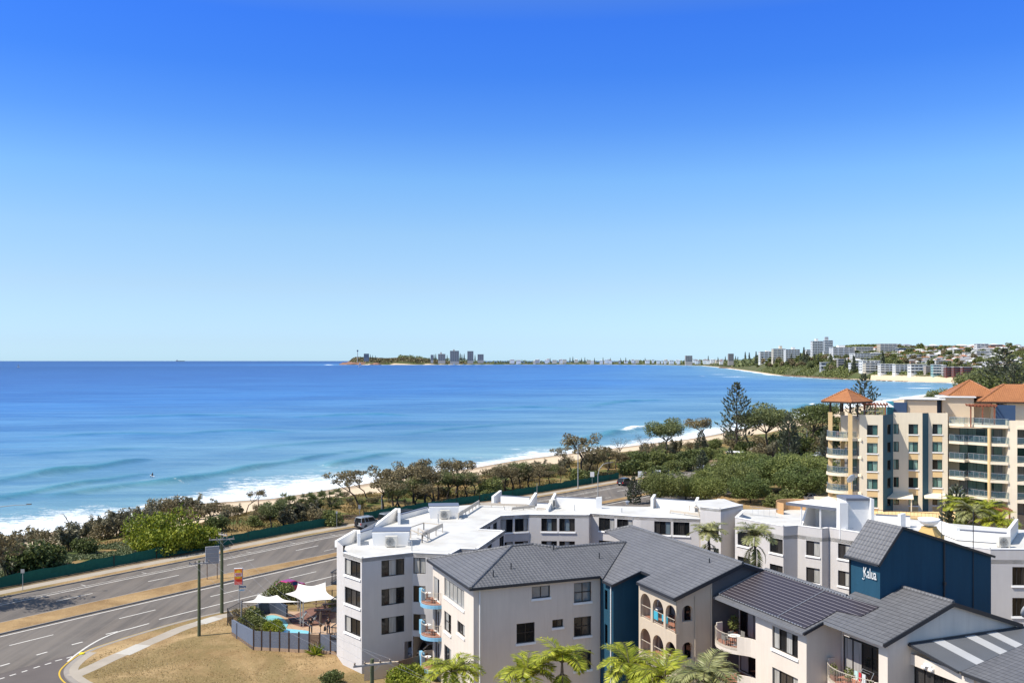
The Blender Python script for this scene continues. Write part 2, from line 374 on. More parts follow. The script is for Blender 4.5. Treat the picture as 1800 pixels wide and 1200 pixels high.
# ================================================================ sea
tw=np.radians(np.concatenate([np.linspace(-78,-34,30,endpoint=False),np.linspace(-34,30,660),np.linspace(30,50,30)[1:]]))
rw=np.concatenate([np.linspace(120,200,30,endpoint=False),np.linspace(200,480,300,endpoint=False),np.geomspace(480,1600,150,endpoint=False),np.geomspace(1600,9000,60,endpoint=False),np.geomspace(9000,160000,16)])
P,Q=polar(tw,rw); D=-shore(P)
WAVES=[([(-60,858),(0,847),(78,834),(144,827),(178,821),(222,813),(267,807)],1.5,7,0),
 ([(-40,884),(0,877),(67,867),(156,852),(222,839),(267,833)],1.0,6,0),
 ([(80,875),(111,870),(178,862),(222,855),(311,847),(400,832),(473,819),(521,811),(593,797),(664,790)],1.15,6,0),
 ([(570,820),(593,817),(640,806),(712,794)],1.0,6,0),
 ([(1010,779),(1050,770),(1086,762),(1153,749),(1200,741)],1.6,8,1),
 ([(1030,717),(1100,706),(1180,703)],1.0,12,0),([(520,734),(640,729),(720,731)],1.0,10,0),
 ([(1390,722),(1420,714),(1445,709)],1.4,8,1),([(300,765),(420,757),(520,760)],.7,9,0),([(60,770),(200,762),(330,766)],.6,10,0),([(420,790),(540,780),(660,772)],.6,8,0),([(560,756),(700,745),(820,748)],.7,10,0),([(180,735),(340,730),(460,733)],.7,14,0),([(820,722),(930,716),(1010,720)],.8,14,0),([(30,800),(160,792),(300,786)],.5,8,0),([(700,765),(820,752),(960,742)],.6,9,0)]
ZS=np.full(len(P),SEA); CREST=np.zeros(len(P)); CAP=np.zeros(len(P))
for pts,amp,wd,white in WAVES:
    L=catmull([tuple(GP(x,y,SEA)[:2]) for x,y in pts],5); lo=L.min(0)-60;hi=L.max(0)+60
    k=np.where((P[:,0]>lo[0])&(P[:,0]<hi[0])&(P[:,1]>lo[1])&(P[:,1]<hi[1]))[0]
    best=np.full(len(k),1e9); sg=np.zeros(len(k)); tt=np.zeros(len(k)); n=len(L)-1
    for i in range(n):
        a,b=L[i],L[i+1]; v=b-a; t=((P[k]-a)@v)/(v@v); tc_=np.clip(t,0,1); q=P[k]-(a+tc_[:,None]*v); r=np.hypot(q[:,0],q[:,1])
        m=r<best; best[m]=r[m]; sg[m]=(q[m,0]*v[1]-q[m,1]*v[0])/math.hypot(*v); tt[m]=(i+tc_[m])/n
    x=best*np.sign(sg)          # positive on the shore side
    env=np.sin(np.clip(tt,0,1)*math.pi)**.6*np.where(best<abs(sg)*1.2+.5,1,0)
    prof=np.where(x>0,np.exp(-(x/(wd*.34))**2),np.exp(-(x/(wd*1.5))**2))
    wob=1+.25*np.sin(P[k,0]*.21+P[k,1]*.13)
    ZS[k]+=amp*prof*env*wob; CREST[k]=np.maximum(CREST[k],prof*env*np.where(x>-wd*.4,1,.3)*min(1,amp))
    if white: CAP[k]=np.maximum(CAP[k],np.exp(-((tt-.62)/.12)**2)*np.exp(-((x+1)/3.2)**2))
# white water: shore break widths vary along the beach, rips and bars farther out
sx_=(900+P[:,0]/np.maximum(P[:,1],1)*F)
fw=np.interp(sx_,[-300,0,120,230,330,420,520,620,700,800,880,930,1000,1090,1160,1250,1400,1500,1620],[20,44,36,16,26,50,48,46,34,22,18,34,24,18,30,32,26,44,60])
n1=fast_noise(P,.11,5); n2=fast_noise(P,.035,8)
FOAM=np.clip(.98-D/(fw*1.05*(1+.3*n2)),0,.8)*(1+.22*n1)*np.where(D>-6,1,0)
FOAM=np.where(P[:,1]>640,np.clip(1.1-D/(22+14*n2),0,.9),FOAM)
FOAM=np.maximum(FOAM,CAP)
def blobs(lst):
    f=np.zeros(len(P))
    for x0,y0,rx,ry,a in lst:
        c=GP(x0,y0,SEA); dx=(sx_-x0)/rx; py=CY+(H-SEA)*F/np.maximum(P[:,1],1); dy=(py-y0)/ry
        f=np.maximum(f,a*np.clip(1.3-np.hypot(dx,dy),0,1))
    return f
FOAM=np.maximum(FOAM,blobs([(250,847,50,3,.30),(300,849,60,3,.26),(370,836,40,3.4,.24),(905,789,20,1.6,.36),(845,804,34,2.4,.42),(960,792,34,2,.36),(1265,658,22,1.3,.55),(1290,662,36,1.6,.5),(1235,661,10,.8,.5),(1310,653,16,1.2,.5),(1250,651,20,.9,.45),(1620,682,40,1.2,.62),(1655,690,30,2,.75),(1590,695,44,1.8,.62),(1560,700,36,1.4,.6),(1545,690,6,.6,.8),(1625,676,26,.7,.5),(1555,673,16,.6,.45),(1680,686,20,2,.8),(1405,722,12,3,.7),(1445,727,10,4,.8),(578,641,12,.6,.8)])*(1+.5*n1))
def seamat():
    t=NT('sea_water'); a=t.new('ShaderNodeAttribute',attribute_name='offshore').outputs['Fac']; fo=t.new('ShaderNodeAttribute',attribute_name='foam').outputs['Fac']
    cr=t.new('ShaderNodeAttribute',attribute_name='crest').outputs['Fac']
    pos=t.coord('POS',(1,1,1)); al=t.coord('POS',(.32,1,1),(0,0,R(-28)))
    big=t.noise(t.coord('POS',(.30,1,1),(0,0,R(-14))),.016,6,.68,.6); mid=t.noise(al,.075,5,.6); sm=t.noise(al,.6,5,.65)
    body=t.ramp(a,[(0,(.165,.30,.34)),(.02,(.115,.24,.33)),(.06,(.066,.185,.34)),(.16,(.030,.135,.365)),(.4,(.018,.086,.285)),(1,(.005,.045,.19))])
    body=t.mix(t.ramp(big,[(.40,0),(.60,1)]),t.mix(1,body,(.66,.76,.86),'MULTIPLY'),t.mix(1,body,(1.34,1.2,1.1),'MULTIPLY'))
    chop=t.noise(t.coord('POS',(.22,1,1),(0,0,R(-20))),.085,7,.7,.8); body=t.mix(t.ramp(chop,[(.36,0),(.66,1)]),t.mix(1,body,(.80,.86,.90),'MULTIPLY'),t.mix(1,body,(1.22,1.14,1.08),'MULTIPLY'))
    body=t.mix(t.math('MULTIPLY',cr,.55),body,(.02,.17,.21))
    fn=t.noise(t.coord('POS',(.45,1,1),(0,0,R(-40))),.34,7,.74,.8); fn2=t.noise(pos,1.5,5,.7)
    fr=t.ramp(fn,[(.36,0),(.64,1)]); fr2=t.ramp(t.noise(t.coord('POS',(.6,1,1),(0,0,R(-40))),1.3,6,.7,1.2),[(.36,0),(.64,1)])
    k=t.math('ADD',t.math('MULTIPLY',fr,.46),t.math('MULTIPLY',fr2,.34))
    m=t.ramp(t.math('SUBTRACT',t.math('ADD',t.math('MULTIPLY',fo,1.0),k),.83),[(0,0),(.12,.4),(.42,1)])
    t.col(t.mix(m,body,(.80,.82,.83)))
    t.link(t.ramp(m,[(0,.3),(1,.8)]),t.b.inputs['Roughness']); t.b.inputs['IOR'].default_value=1.33; t.b.inputs['Specular IOR Level'].default_value=.21
    b=t.bump(t.noise(t.coord('POS',(.3,1,1),(0,0,R(-12))),.02,3,.5),.5,9)
    b=t.bump(mid,.55,2.6,b); b=t.bump(sm,.45,.32,b); t.bump(t.math('MULTIPLY',m,fn2),.6,.4,b); return t.m
sea=np_mesh('sea',np.column_stack([P,ZS]),Q,seamat(),smooth=True); tag(sea,kind='structure')
attr(sea,'offshore',np.clip(D/3000,0,1)); attr(sea,'foam',np.clip(FOAM,0,1.2)); attr(sea,'crest',CREST)
# ================================================================ roads
def strip(mb,s0,s1,o0,o1,z0,z1=None,step=4.0,wall=True):
    """raised strip between two offsets; vertical kerb faces down to z0"""
    n=max(2,int((s1-s0)/step)); f0=o0 if callable(o0) else (lambda s:o0); f1=o1 if callable(o1) else (lambda s:o1)
    S=np.linspace(s0,s1,n); z=z1 if z1 is not None else z0
    for a,b in zip(S[:-1],S[1:]):
        p=[kerb(a,f0(a),z),kerb(a,f1(a),z),kerb(b,f1(b),z),kerb(b,f0(b),z)]; mb.poly(*p)
        if z1 is not None and wall:
            for u,v in ((0,3),(2,1)):
                q=[p[u].copy(),p[v].copy()]; mb.poly(p[v],p[u],Vector((q[0].x,q[0].y,z0)),Vector((q[1].x,q[1].y,z0)))
SE=KS[-1]-8
def asphalt():
    t=NT('asphalt'); pos=t.coord('POS'); al=t.coord('POS',(.9,.03,1),(0,0,R(36)))
    n=t.noise(pos,3.2,6,.75); lane=t.noise(al,1.15,4,.6); big=t.noise(pos,.09,5,.65); st=t.noise(t.coord('POS',(.5,.06,1),(0,0,R(41))),.23,6,.7,.8)
    c=t.mix(n,(.118,.100,.084),(.178,.152,.128)); c=t.mix(t.math('MULTIPLY',t.ramp(lane,[(.42,0),(.60,1)]),.45),c,(.058,.054,.052)); c=t.mix(t.math('MULTIPLY',t.ramp(big,[(.4,0),(.62,1)]),.4),c,(.185,.165,.145)); c=t.mix(t.math('MULTIPLY',t.ramp(st,[(.58,0),(.72,1)]),.4),c,(.06,.055,.052))
    t.col(c); t.bump(t.noise(pos,14,3),.4,.02); return t.set(.85,0,.25)
M['asphalt']=asphalt()
M['sideasphalt']=plain('side_asphalt',(.115,.098,.09),.85,0,.2,.5,.2,'Object',.3)
def drygrass(name,a,b,g,gp=(.5,.62)):
    t=NT(name); pos=t.coord('POS'); n=t.noise(pos,.16,8,.70,.5); n2=t.noise(pos,.075,7,.66,.5); n3=t.noise(pos,5,5,.75); n4=t.noise(t.coord('POS',(1,.35,1),(0,0,R(30))),.5,6,.7)
    c=t.mix(t.ramp(n,[(.36,0),(.64,1)]),a,b); c=t.mix(t.math('MULTIPLY',t.ramp(n2,[(gp[0],0),(gp[1],1)]),.8),c,g); c=t.mix(t.math('MULTIPLY',t.ramp(n4,[(.52,0),(.7,1)]),.55),c,sc(a,.72)); c=t.mix(.30,c,t.mix(n3,sc(a,.3),sc(b,1.45)))
    t.col(c); t.bump(n3,.9,.1); return t.set(.95,0,.1)
M['drygrass']=drygrass('dry_lawn',(.185,.11,.045),(.45,.315,.165),(.135,.11,.04),(.47,.57))
M['mediangrass']=drygrass('parched_median',(.17,.10,.045),(.40,.27,.135),(.13,.10,.04),(.55,.7))
M['concrete']=plain('concrete',(.34,.295,.24),.85,0,.22,.6,.2,'Object',.15)
M['kerbstone']=plain('kerb_concrete',(.27,.24,.21),.85,0,.2,.8,.2)
M['earth']=drygrass('bare_earth',(.11,.07,.04),(.30,.22,.14),(.06,.06,.025))
M['line']=plain('road_paint_white',(.56,.53,.48),.7,0,.3,1.2,.2,'Object')
M['yellow']=plain('road_paint_yellow',(.55,.36,.04),.7,0,.15,2,.2)
mb=MB(); strip(mb,0,SE,0,27.2,0.0); 
road=mb.build('road',M['asphalt'],kind='structure')
mb=MB(); strip(mb,0,SE,-9.0,-.15,-.3,.13); mb.build('verge',M['earth'],kind='structure')
mb=MB(); strip(mb,0,SE,-.15,0,-.1,.134); mb.build('kerb',M['kerbstone'],kind='structure')
mb=MB(); strip(mb,0,SE,-1.3,-.15,.1,.138,wall=False); mb.build('grass_verge',M['drygrass'],kind='structure')
mb=MB(); strip(mb,0,SE,-3.1,-1.3,.1,.142,wall=False); mb.build('footpath',M['concrete'],kind='structure')
sM=kpx(330,985)[0]
medf=lambda s: 10.9+2.0*float(smooth(sM-8,sM+18,s))
mb=MB(); strip(mb,0,SE,lambda s:medf(s)+.18,14.92,-.1,.15); mb.build('median_strip',M['mediangrass'],kind='structure')
mb=MB(); strip(mb,0,SE,medf,lambda s:medf(s)+.18,-.1,.145); strip(mb,0,SE,14.92,15.1,-.1,.145); mb.build('median_kerb',M['kerbstone'],kind='structure')
mb=MB(); zl=.005
strip(mb,0,SE,2.36,2.46,zl); strip(mb,0,SE,3.10,3.28,zl); strip(mb,0,SE,15.62,15.84,zl)
s=kpx(26,1137)[0]%12
while s<SE-20:
    strip(mb,s,s+4.5,6.52,6.70,zl)
    strip(mb,s,s+4.5,19.37,19.55,zl)
    if s>sM+2: strip(mb,s+2,s+4.2,10.3,10.42,zl)
    s+=12
s=3
while s<SE-10:
    strip(mb,s,s+.12,1.3,2.35,zl,step=.1); s+=8.4
sE=kpx(258,1097)[0]
strip(mb,sE+2,SE,23.16,23.36,zl)
# edge line swinging into the side street, broken give-way lines
def pline(mb,pts,w,z,n=6):
    L=catmull([tuple(GP(x,y)[:2]) for x,y in pts],n)
    for i in range(len(L)-1):
        d=L[i+1]-L[i]; d/=np.hypot(*d); nrm=np.array((d[1],-d[0]))*w/2
        a=L[i];b=L[i+1]; mb.poly((*(a-nrm),z),(*(a+nrm),z),(*(b+nrm),z),(*(b-nrm),z))
pline(mb,[(262,1095),(233,1103),(207,1110),(180,1121),(158,1133),(140,1145),(128,1154),(119,1162)],.22,zl+.002)
for a,b in [((126,1132.5),(145,1127.5)),((64,1150.5),(83,1145)),((0,1170),(17,1165)),((186,1114),(207,1109))]: pline(mb,[a,b],.22,zl,1)
for a,b in [((117,1156),(127,1153)),((97,1161),(109,1158)),((79,1167.5),(90,1164)),((59,1173.5),(70,1170)),((38,1180.5),(48,1177.5)),((17,1187),(28,1183.5)),((-2,1193),(8,1190))]: pline(mb,[a,b],.2,zl,1)
mb.build('road_markings',M['line'],kind='structure')
# side street and the parched lot with its kerb return
CUR=[(420,1070),(360,1082.5),(300,1098),(233,1118),(190,1132),(167,1140),(150,1147.5),(136,1156),(120,1169),(112,1180),(115,1191),(128,1202),(150,1214),(200,1240)]
CURW=[np.array(GP(x,y)[:2]) for x,y in CUR]; CL=catmull(CURW,5)
def offline(L,o):
    d=np.gradient(L,axis=0); d/=np.hypot(d[:,0],d[:,1])[:,None]; return L+np.stack([-d[:,1],d[:,0]],1)*o
sc0=kpar(CURW[0])[0]
side=[kerb(s,27.17) for s in np.linspace(sc0-2,0,30)]
mb=MB(); mb.prism([tuple(p) for p in offline(CL,.3)]+[(-30,28),(-90,20)]+[(p.x,p.y) for p in side[::-1]][:26],-.2,-.006,False); mb.build('side_street',M['sideasphalt'],kind='structure')
def ribbon(mb,L,o0,o1,z):
    A=offline(L,o0);B=offline(L,o1)
    for i in range(len(L)-1): mb.poly((*A[i],z),(*B[i],z),(*B[i+1],z),(*A[i+1],z))
mb=MB(); ribbon(mb,CL,-.42,-.28,.009); mb.build('yellow_line',M['yellow'],kind='structure')
sN=np.linspace(sc0,KS[-1]-60,60)
mb=MB(); ribbon(mb,CL,0,.45,.135); A=offline(CL,0)
for i in range(len(A)-1): mb.poly((*A[i],-.05),(*A[i],.135),(*A[i+1],.135),(*A[i+1],-.05))
strip(mb,sc0,KS[-1]-60,27.0,27.25,-.1,.135)
mb.build('kerb_return',M['kerbstone'],kind='structure')
mb=MB(); out=[tuple(p) for p in offline(CL,.3)][::-1]+[tuple(kerb(s,27.2)[:2]) for s in sN]+[(120,210),(140,30),(-20,28)]
mb.prism(out,-.3,.128,False); lot=mb.build('lawn',M['drygrass'],kind='structure')
mb=MB()
def slabs(mb,pts,w,z):
    L=catmull([tuple(GP(x,y)[:2]) for x,y in pts],5)
    ribbon(mb,L,-w/2,w/2,z)
slabs(mb,[(128,1190),(160,1176),(200,1157),(245,1138),(285,1121),(320,1106),(352,1096),(384,1086),(420,1079)],1.5,.136)
ribbon(mb,CL[30:60],.45,1.2,.139)
mb.build('corner_path',M['concrete'],kind='structure')
mb=MB(); 
for a,b in [((215,1152),(252,1135)),((352,1096.5),(382,1087))]: slabs(mb,[a,((a[0]+b[0])/2,(a[1]+b[1])/2),b],1.66,.142)
mb.build('new_paving_slab',plain('new_concrete',(.43,.40,.35),.85),kind='structure')
# ================================================================ building kit
def wall(mb,a,b,z0,z1,ops=(),depth=.14,zt=None):
    """vertical wall from a to b (outside on the right hand), real recessed openings (u0,u1,v0,v1[,'arch']);
    zt: optional list of (u,z) giving a sloping top above z1"""
    a=Vector((a[0],a[1],0));b=Vector((b[0],b[1],0)); L=(b-a).length; d=(b-a)/L; n=Vector((d.y,-d.x,0))
    W=lambda u,z,o=0: a+d*u-n*o+Vector((0,0,z))
    us=sorted({0.0,L,*[x for o in ops for x in (o[0],o[1])]}); zs=sorted({z0,z1,*[x for o in ops for x in (o[2],o[3])]})
    for i in range(len(us)-1):
        for j in range(len(zs)-1):
            um=(us[i]+us[i+1])/2; zm=(zs[j]+zs[j+1])/2
            if any(o[0]<um<o[1] and o[2]<zm<o[3] for o in ops): continue
            mb.poly(W(us[i],zs[j]),W(us[i+1],zs[j]),W(us[i+1],zs[j+1]),W(us[i],zs[j+1]))
    if zt: mb.poly(W(0,z1),W(L,z1),*[W(u,z) for u,z in reversed(zt)])
    for o in ops:
        u0,u1,v0,v1=o[:4]
        if len(o)>4:
            r=(u1-u0)/2; c=(u0+u1)/2; k=10; arc=[(c-r*math.cos(math.pi*i/k),v1-r+r*math.sin(math.pi*i/k)) for i in range(k+1)]
            for i in range(k):
                mb.poly(W(arc[i][0],v1),W(*arc[i]),W(*arc[i+1]),W(arc[i+1][0],v1)); mb.poly(W(*arc[i]),W(*arc[i],depth),W(*arc[i+1],depth),W(*arc[i+1]))
            e=v1-r
            mb.poly(W(u0,v0),W(u0,v0,depth),W(u0,e,depth),W(u0,e)); mb.poly(W(u1,v0),W(u1,e),W(u1,e,depth),W(u1,v0,depth)); mb.poly(W(u0,v0),W(u1,v0),W(u1,v0,depth),W(u0,v0,depth))
        else:
            mb.poly(W(u0,v0),W(u0,v0,depth),W(u0,v1,depth),W(u0,v1)); mb.poly(W(u1,v0),W(u1,v1),W(u1,v1,depth),W(u1,v0,depth))
            mb.poly(W(u0,v0),W(u1,v0),W(u1,v0,depth),W(u0,v0,depth)); mb.poly(W(u0,v1),W(u0,v1,depth),W(u1,v1,depth),W(u1,v1))
def win(parent,T,a,b,u0,u1,v0,v1,panes,frame='frame',depth=.14,rows=1,sill=None,fw=.06,name='window'):
    """framed window set back in an opening; panes = glass/curtain material name per leaf"""
    a=Vector((a[0],a[1],0));b=Vector((b[0],b[1],0)); d=(b-a).normalized(); n=Vector((d.y,-d.x,0))
    W=lambda u,z,o: a+d*u-n*o+Vector((0,0,z))
    f=MB(T); k=len(panes)
    def rect(x0,x1,y0,y1,o0,o1): f.extr([W(x0,y0,o0),W(x1,y0,o0),W(x1,y1,o0),W(x0,y1,o0)],-n*(o1-o0))
    o0,o1=depth-.05,depth+.01
    rect(u0,u1,v0,v0+fw,o0,o1); rect(u0,u1,v1-fw,v1,o0,o1); rect(u0,u0+fw,v0+fw,v1-fw,o0,o1); rect(u1-fw,u1,v0+fw,v1-fw,o0,o1)
    X=[u0+(u1-u0)*i/k for i in range(k+1)]
    for x in X[1:-1]: rect(x-fw*.45,x+fw*.45,v0+fw,v1-fw,o0+.005,o1)
    for r in range(1,rows):
        z=v0+(v1-v0)*r/rows; rect(u0+fw,u1-fw,z-fw*.45,z+fw*.45,o0+.008,o1)
    fo=f.build(name,M[frame],parent)
    p=MB(T); mats=sorted(set(panes)); op=depth+.005
    for i in range(k):
        p.cm=mats.index(panes[i]); o=op+(.02 if i%2 else 0); p.poly(W(X[i],v0,o),W(X[i+1],v0,o),W(X[i+1],v1,o),W(X[i],v1,o))
    p.build('pane',[M[m] for m in mats],fo)
    if sill:
        s=MB(T); s.extr([W(u0-.08,v0-.17,-.1),W(u1+.08,v0-.17,-.1),W(u1+.08,v0-.005,-.07),W(u0-.08,v0-.005,-.07)],n*-.09); s.build('sill',M[sill],fo)
    return fo
def on_wall(a,b,px):
    """distance along the wall a-b (world ground points) where picture column px meets it"""
    k=(px-CX)/F; a=Vector(a[:2]);b=Vector(b[:2]); d=b-a; t=(k*a.y-a.x)/(d.x-k*d.y); return t*d.length
def railing(mb,pts,z0,h,gap=.12,r=.018,closed=False,posts=1.2):
    """balustrade along a polyline: top rail, bottom rail, slim balusters"""
    P=[Vector((p[0],p[1],0)) for p in pts]
    for i in range(len(P)-1):
        a,b=P[i],P[i+1]; L=(b-a).length
        mb.bar(a+Vector((0,0,z0+h)),b+Vector((0,0,z0+h)),r*2.4); mb.bar(a+Vector((0,0,z0+.08)),b+Vector((0,0,z0+.08)),r*1.6)
        n=max(1,int(L/gap))
        for k in range(n): 
            q=a+(b-a)*(k+.5)/n; mb.bar(q+Vector((0,0,z0+.08)),q+Vector((0,0,z0+h)),r)
def arc2(c,r,a0,a1,n): return [(c[0]+r*math.cos(R(a0+(a1-a0)*i/n)),c[1]+r*math.sin(R(a0+(a1-a0)*i/n))) for i in range(n+1)]
def rnd_panes(n,dark='glass',pale='curtain',p=.4): return [pale if random.random()<p else dark for _ in range(n)]
def aircon(loc,rz,label,s=1.0,rust=False):
    r=empty('air_conditioner',loc,rz,label,'air conditioner','air conditioners on the roofs')
    m=MB(); m.box(-.45*s,.45*s,-.18*s,.18*s,.1*s,.85*s); m.build('casing',M['acwhite'],r)
    m=MB(); 
    for x in (-.35,.35): m.box((x-.04)*s,(x+.04)*s,-.2*s,.2*s,0,.1*s)
    islands(m,'foot',M['acwhite'],r)
    m=MB(); 
    for q in (.30,.20,.10): 
        for i in range(16):
            t=2*math.pi*i/16;t2=2*math.pi*(i+1)/16; m.bar((-.1*s+q*s*math.cos(t),-.2*s,.47*s+q*s*math.sin(t)),(-.1*s+q*s*math.cos(t2),-.2*s,.47*s+q*s*math.sin(t2)),.018*s)
    for i in range(4): t=math.pi*i/4; m.bar((-.1*s-.3*s*math.cos(t),-.195*s,.47*s-.3*s*math.sin(t)),(-.1*s+.3*s*math.cos(t),-.195*s,.47*s+.3*s*math.sin(t)),.016*s)
    m.build('fan_grille',M['acgrey'],r); return r
M['acwhite']=plain('ac_casing',(.62,.58,.50),.5,0,.1); M['acgrey']=plain('ac_grille',(.20,.19,.17),.5)
def dish(loc,rz,d,label):
    r=empty('satellite_dish',loc,rz,label,'satellite dish')
    m=MB(T=Matrix.Translation((0,0,.55*d+.5))@Matrix.Rotation(R(-62),4,'X')); m.lathe([(0.01,0),(.2*d,.012*d),(.36*d,.05*d),(.5*d,.11*d),(.49*d,.125*d),(.36*d,.066*d),(.2*d,.03*d),(.01,.015)],n=20); m.build('reflector',M['dish'],r,smooth=True)
    m=MB(); m.tube([(0,0,0),(0,0,.5*d+.4)],.035,8); m.tube([(0,.1,.5*d+.35),(0,-.5*d,.62*d+.45),(0,-.62*d,.85*d+.5)],.02,5); m.box(-.06,.06,-.62*d-.08,-.62*d+.06,.85*d+.45,.85*d+.57); m.build('mast',M['alu'],r); return r
M['dish']=plain('dish_grey',(.42,.43,.44),.5)
# ================================================================ grey painted-brick apartment building (crescent)
ZA=10.4
A0=GP(636,981,ZA); A0.z=0
ga=empty('apartment_building',A0,0,'long white flat roofed grey brick apartment block curving behind the tiled roofs','building')
TA=Matrix.Translation(-A0)
def gp2(x,y,z): p=GP(x,y,z); return (p.x,p.y)
gw=MB(TA)
ROWS=[(8.5,10.0),(5.9,7.4),(3.3,4.8)]
FR=[]   # front roof outline
def gwall(p,q,z,wins=(),rows=ROWS,n=3,z0=-.2,pal=None,sill='white',extra=()):
    ops=[];W=[]
    for x0,x1 in wins:
        u0,u1=on_wall(p,q,x0),on_wall(p,q,x1)
        for a,b in rows: ops.append((u0,u1,a,b)); W.append((u0,u1,a,b))
    wall(gw,p,q,z0,z,ops+list(extra))
    for u0,u1,a,b in W:
        w_=u1-u0; k=n if w_>1.5 else 2
        pn=(pal or (lambda k:rnd_panes(k)))(k)
        win(ga,TA,p,q,u0,u1,a,b,pn,sill=sill)
pts=[(592,961),(603,971),(636,981),(725,971),(791,974),(809,964),(839,965),(887,932),(840,930),(880,906.5),(930,904),(1035,905),(1038,902),(1126,908),(1230,912)]
PA=[gp2(x,y,ZA) for x,y in pts]
back=[(592,961),(610,951),(700,906),(760,891),(880,883),(930,885),(965,890),(1050,888),(1150,890),(1225,895),(1300,898)]
PB=[gp2(x,y,ZA) for x,y in back]
gwall(PB[2],PB[0],ZA+.5)                    # road side
gwall(PA[0],PA[1],ZA+.6)
gwall(PA[1],PA[2],ZA,[(606,633.5)],pal=lambda k:random.choice([['glass','blind','glass'],['curtain','glass','glass'],['glass','glass','curtain']]))
gu=[on_wall(PA[2],PA[3],x) for x in (711,724.5)]
gwall(PA[2],PA[3],ZA,[(670.5,711)],pal=lambda k:random.choice([['glass','curtain','glass'],['curtain','curtain','glass_blue']]),sill=None,extra=[(gu[0],gu[1],-.19,2.35)])
gl=on_wall(PA[3],PA[4],748)
gwall(PA[3],PA[4],ZA,[(726.5,748)],n=2,sill=None,extra=[(.05,gl+2.2,-.19,2.75)])
gwall(PA[4],PA[5],ZA); gwall(PA[5],PA[6],ZA)
gwall(PA[6],PA[7],ZA,[(856,865),(878,886)],n=2)
gwall(PA[7],PA[8],ZA); gwall(PA[8],PA[9],ZA,[(856,862),(867,874)],n=2)
gwall(PA[9],PA[10],ZA,[(880,901.5),(905,928)],n=3,rows=ROWS[:2])
gwall(PA[10],PA[11],ZA,[(951.5,979),(983,1010.5)],n=3,rows=ROWS[:2],pal=lambda k:random.choice([['glass','glass','blind'],['glass','curtain','glass'],['glass','glass_blue','blind']]))
gwall(PA[11],PA[12],ZA); gwall(PA[12],PA[13],ZA,[(1052.5,1080),(1084.5,1112)],n=3,rows=ROWS[:2],pal=lambda k:random.choice([['glass','blind','glass'],['glass','glass','curtain'],['blind','glass','glass_blue']]))
gwall(PA[13],PA[14],ZA,[(1150,1179),(1183.5,1212)],n=3,rows=ROWS[:2],pal=lambda k:random.choice([['glass','blind','glass'],['glass','glass','curtain'],['blind','glass','glass_blue']]))
# right-hand block: stair box, stepped bays, terrace
ZB=11.2; ZX=11.75
yb=Vector(PA[14]).y
S0=(( 1231-CX)/F*yb,yb); k1=(1267-CX)/F; S1=(k1*(yb-1.6),yb-1.6); S2=((1306-CX)/F*(yb+1.5),yb+1.5)
gwall(S0,S1,ZX,[(1245,1263.5)],n=2,rows=ROWS[:2],sill=None); gwall(S1,S2,ZX)
Bp=[gp2(x,y,ZB) for x,y in [(1292,909),(1377,925),(1402,923.5),(1445,929),(1457,927.5),(1512,936)]]
R2=[(8.35,9.85),(5.65,7.15),(2.95,4.45)]
gwall(S2,Bp[0],ZB)
gwall(Bp[0],Bp[1],ZB,[(1296.5,1317.5),(1353,1376)],n=2,rows=R2,pal=lambda k:['glass','blind'],sill='white')
gwall(Bp[1],Bp[2],ZB); gwall(Bp[2],Bp[3],ZB,[(1417,1441)],n=2,rows=R2,pal=lambda k:['blind','curtain'])
gwall(Bp[3],Bp[4],ZB); gwall(Bp[4],Bp[5],ZB,[(1473,1495)],n=2,rows=R2,pal=lambda k:['blind','curtain'])
Rp=[gp2(1741,965,ZB),gp2(1815,965.5,ZB)]
gwall(Bp[5],Rp[0],ZB)
gwall(Rp[0],Rp[1],ZB,[(1779.5,1806)],n=3,rows=[(8.0,9.65),(5.25,6.9)],pal=lambda k:['glass','glass','blind'],sill='white')
gw.build('wall',M['greywall'],ga)
# roofs
m=MB(TA); m.prism([*PA[1:6],*PA[6:15],*PB[::-1][:-1]],ZA-.35,ZA-.03,False)
bk=[gp2(1300,893,ZA),gp2(1400,893,ZA),gp2(1520,900,ZA),gp2(1640,915,ZA),gp2(1815,930,ZA)]
m.prism([S2,*Bp,*Rp,*bk[::-1]],ZA-.5,ZA-.12,False); m.prism([S0,S1,S2,(S2[0]-1,S2[1]+5),(S0[0]+.3,S0[1]+5)],ZX-.3,ZX-.04,False)
m.build('roof',M['white_roof'],ga)
def coping(mb,P,z,w=.26,h=.05,inn=True):
    for a,b in zip(P[:-1],P[1:]):
        a=Vector((*a,0));b=Vector((*b,0)); d=(b-a).normalized(); n=Vector((d.y,-d.x,0))
        mb.extr([a+n*.03+Vector((0,0,z)),b+n*.03+Vector((0,0,z)),b-n*w+Vector((0,0,z)),a-n*w+Vector((0,0,z))],(0,0,h))
m=MB(TA); coping(m,PA[1:],ZA); coping(m,[S0,S1,S2],ZX,.3); coping(m,[S2,*Bp,*Rp],ZB,.32); m.build('coping',M['white'],ga)
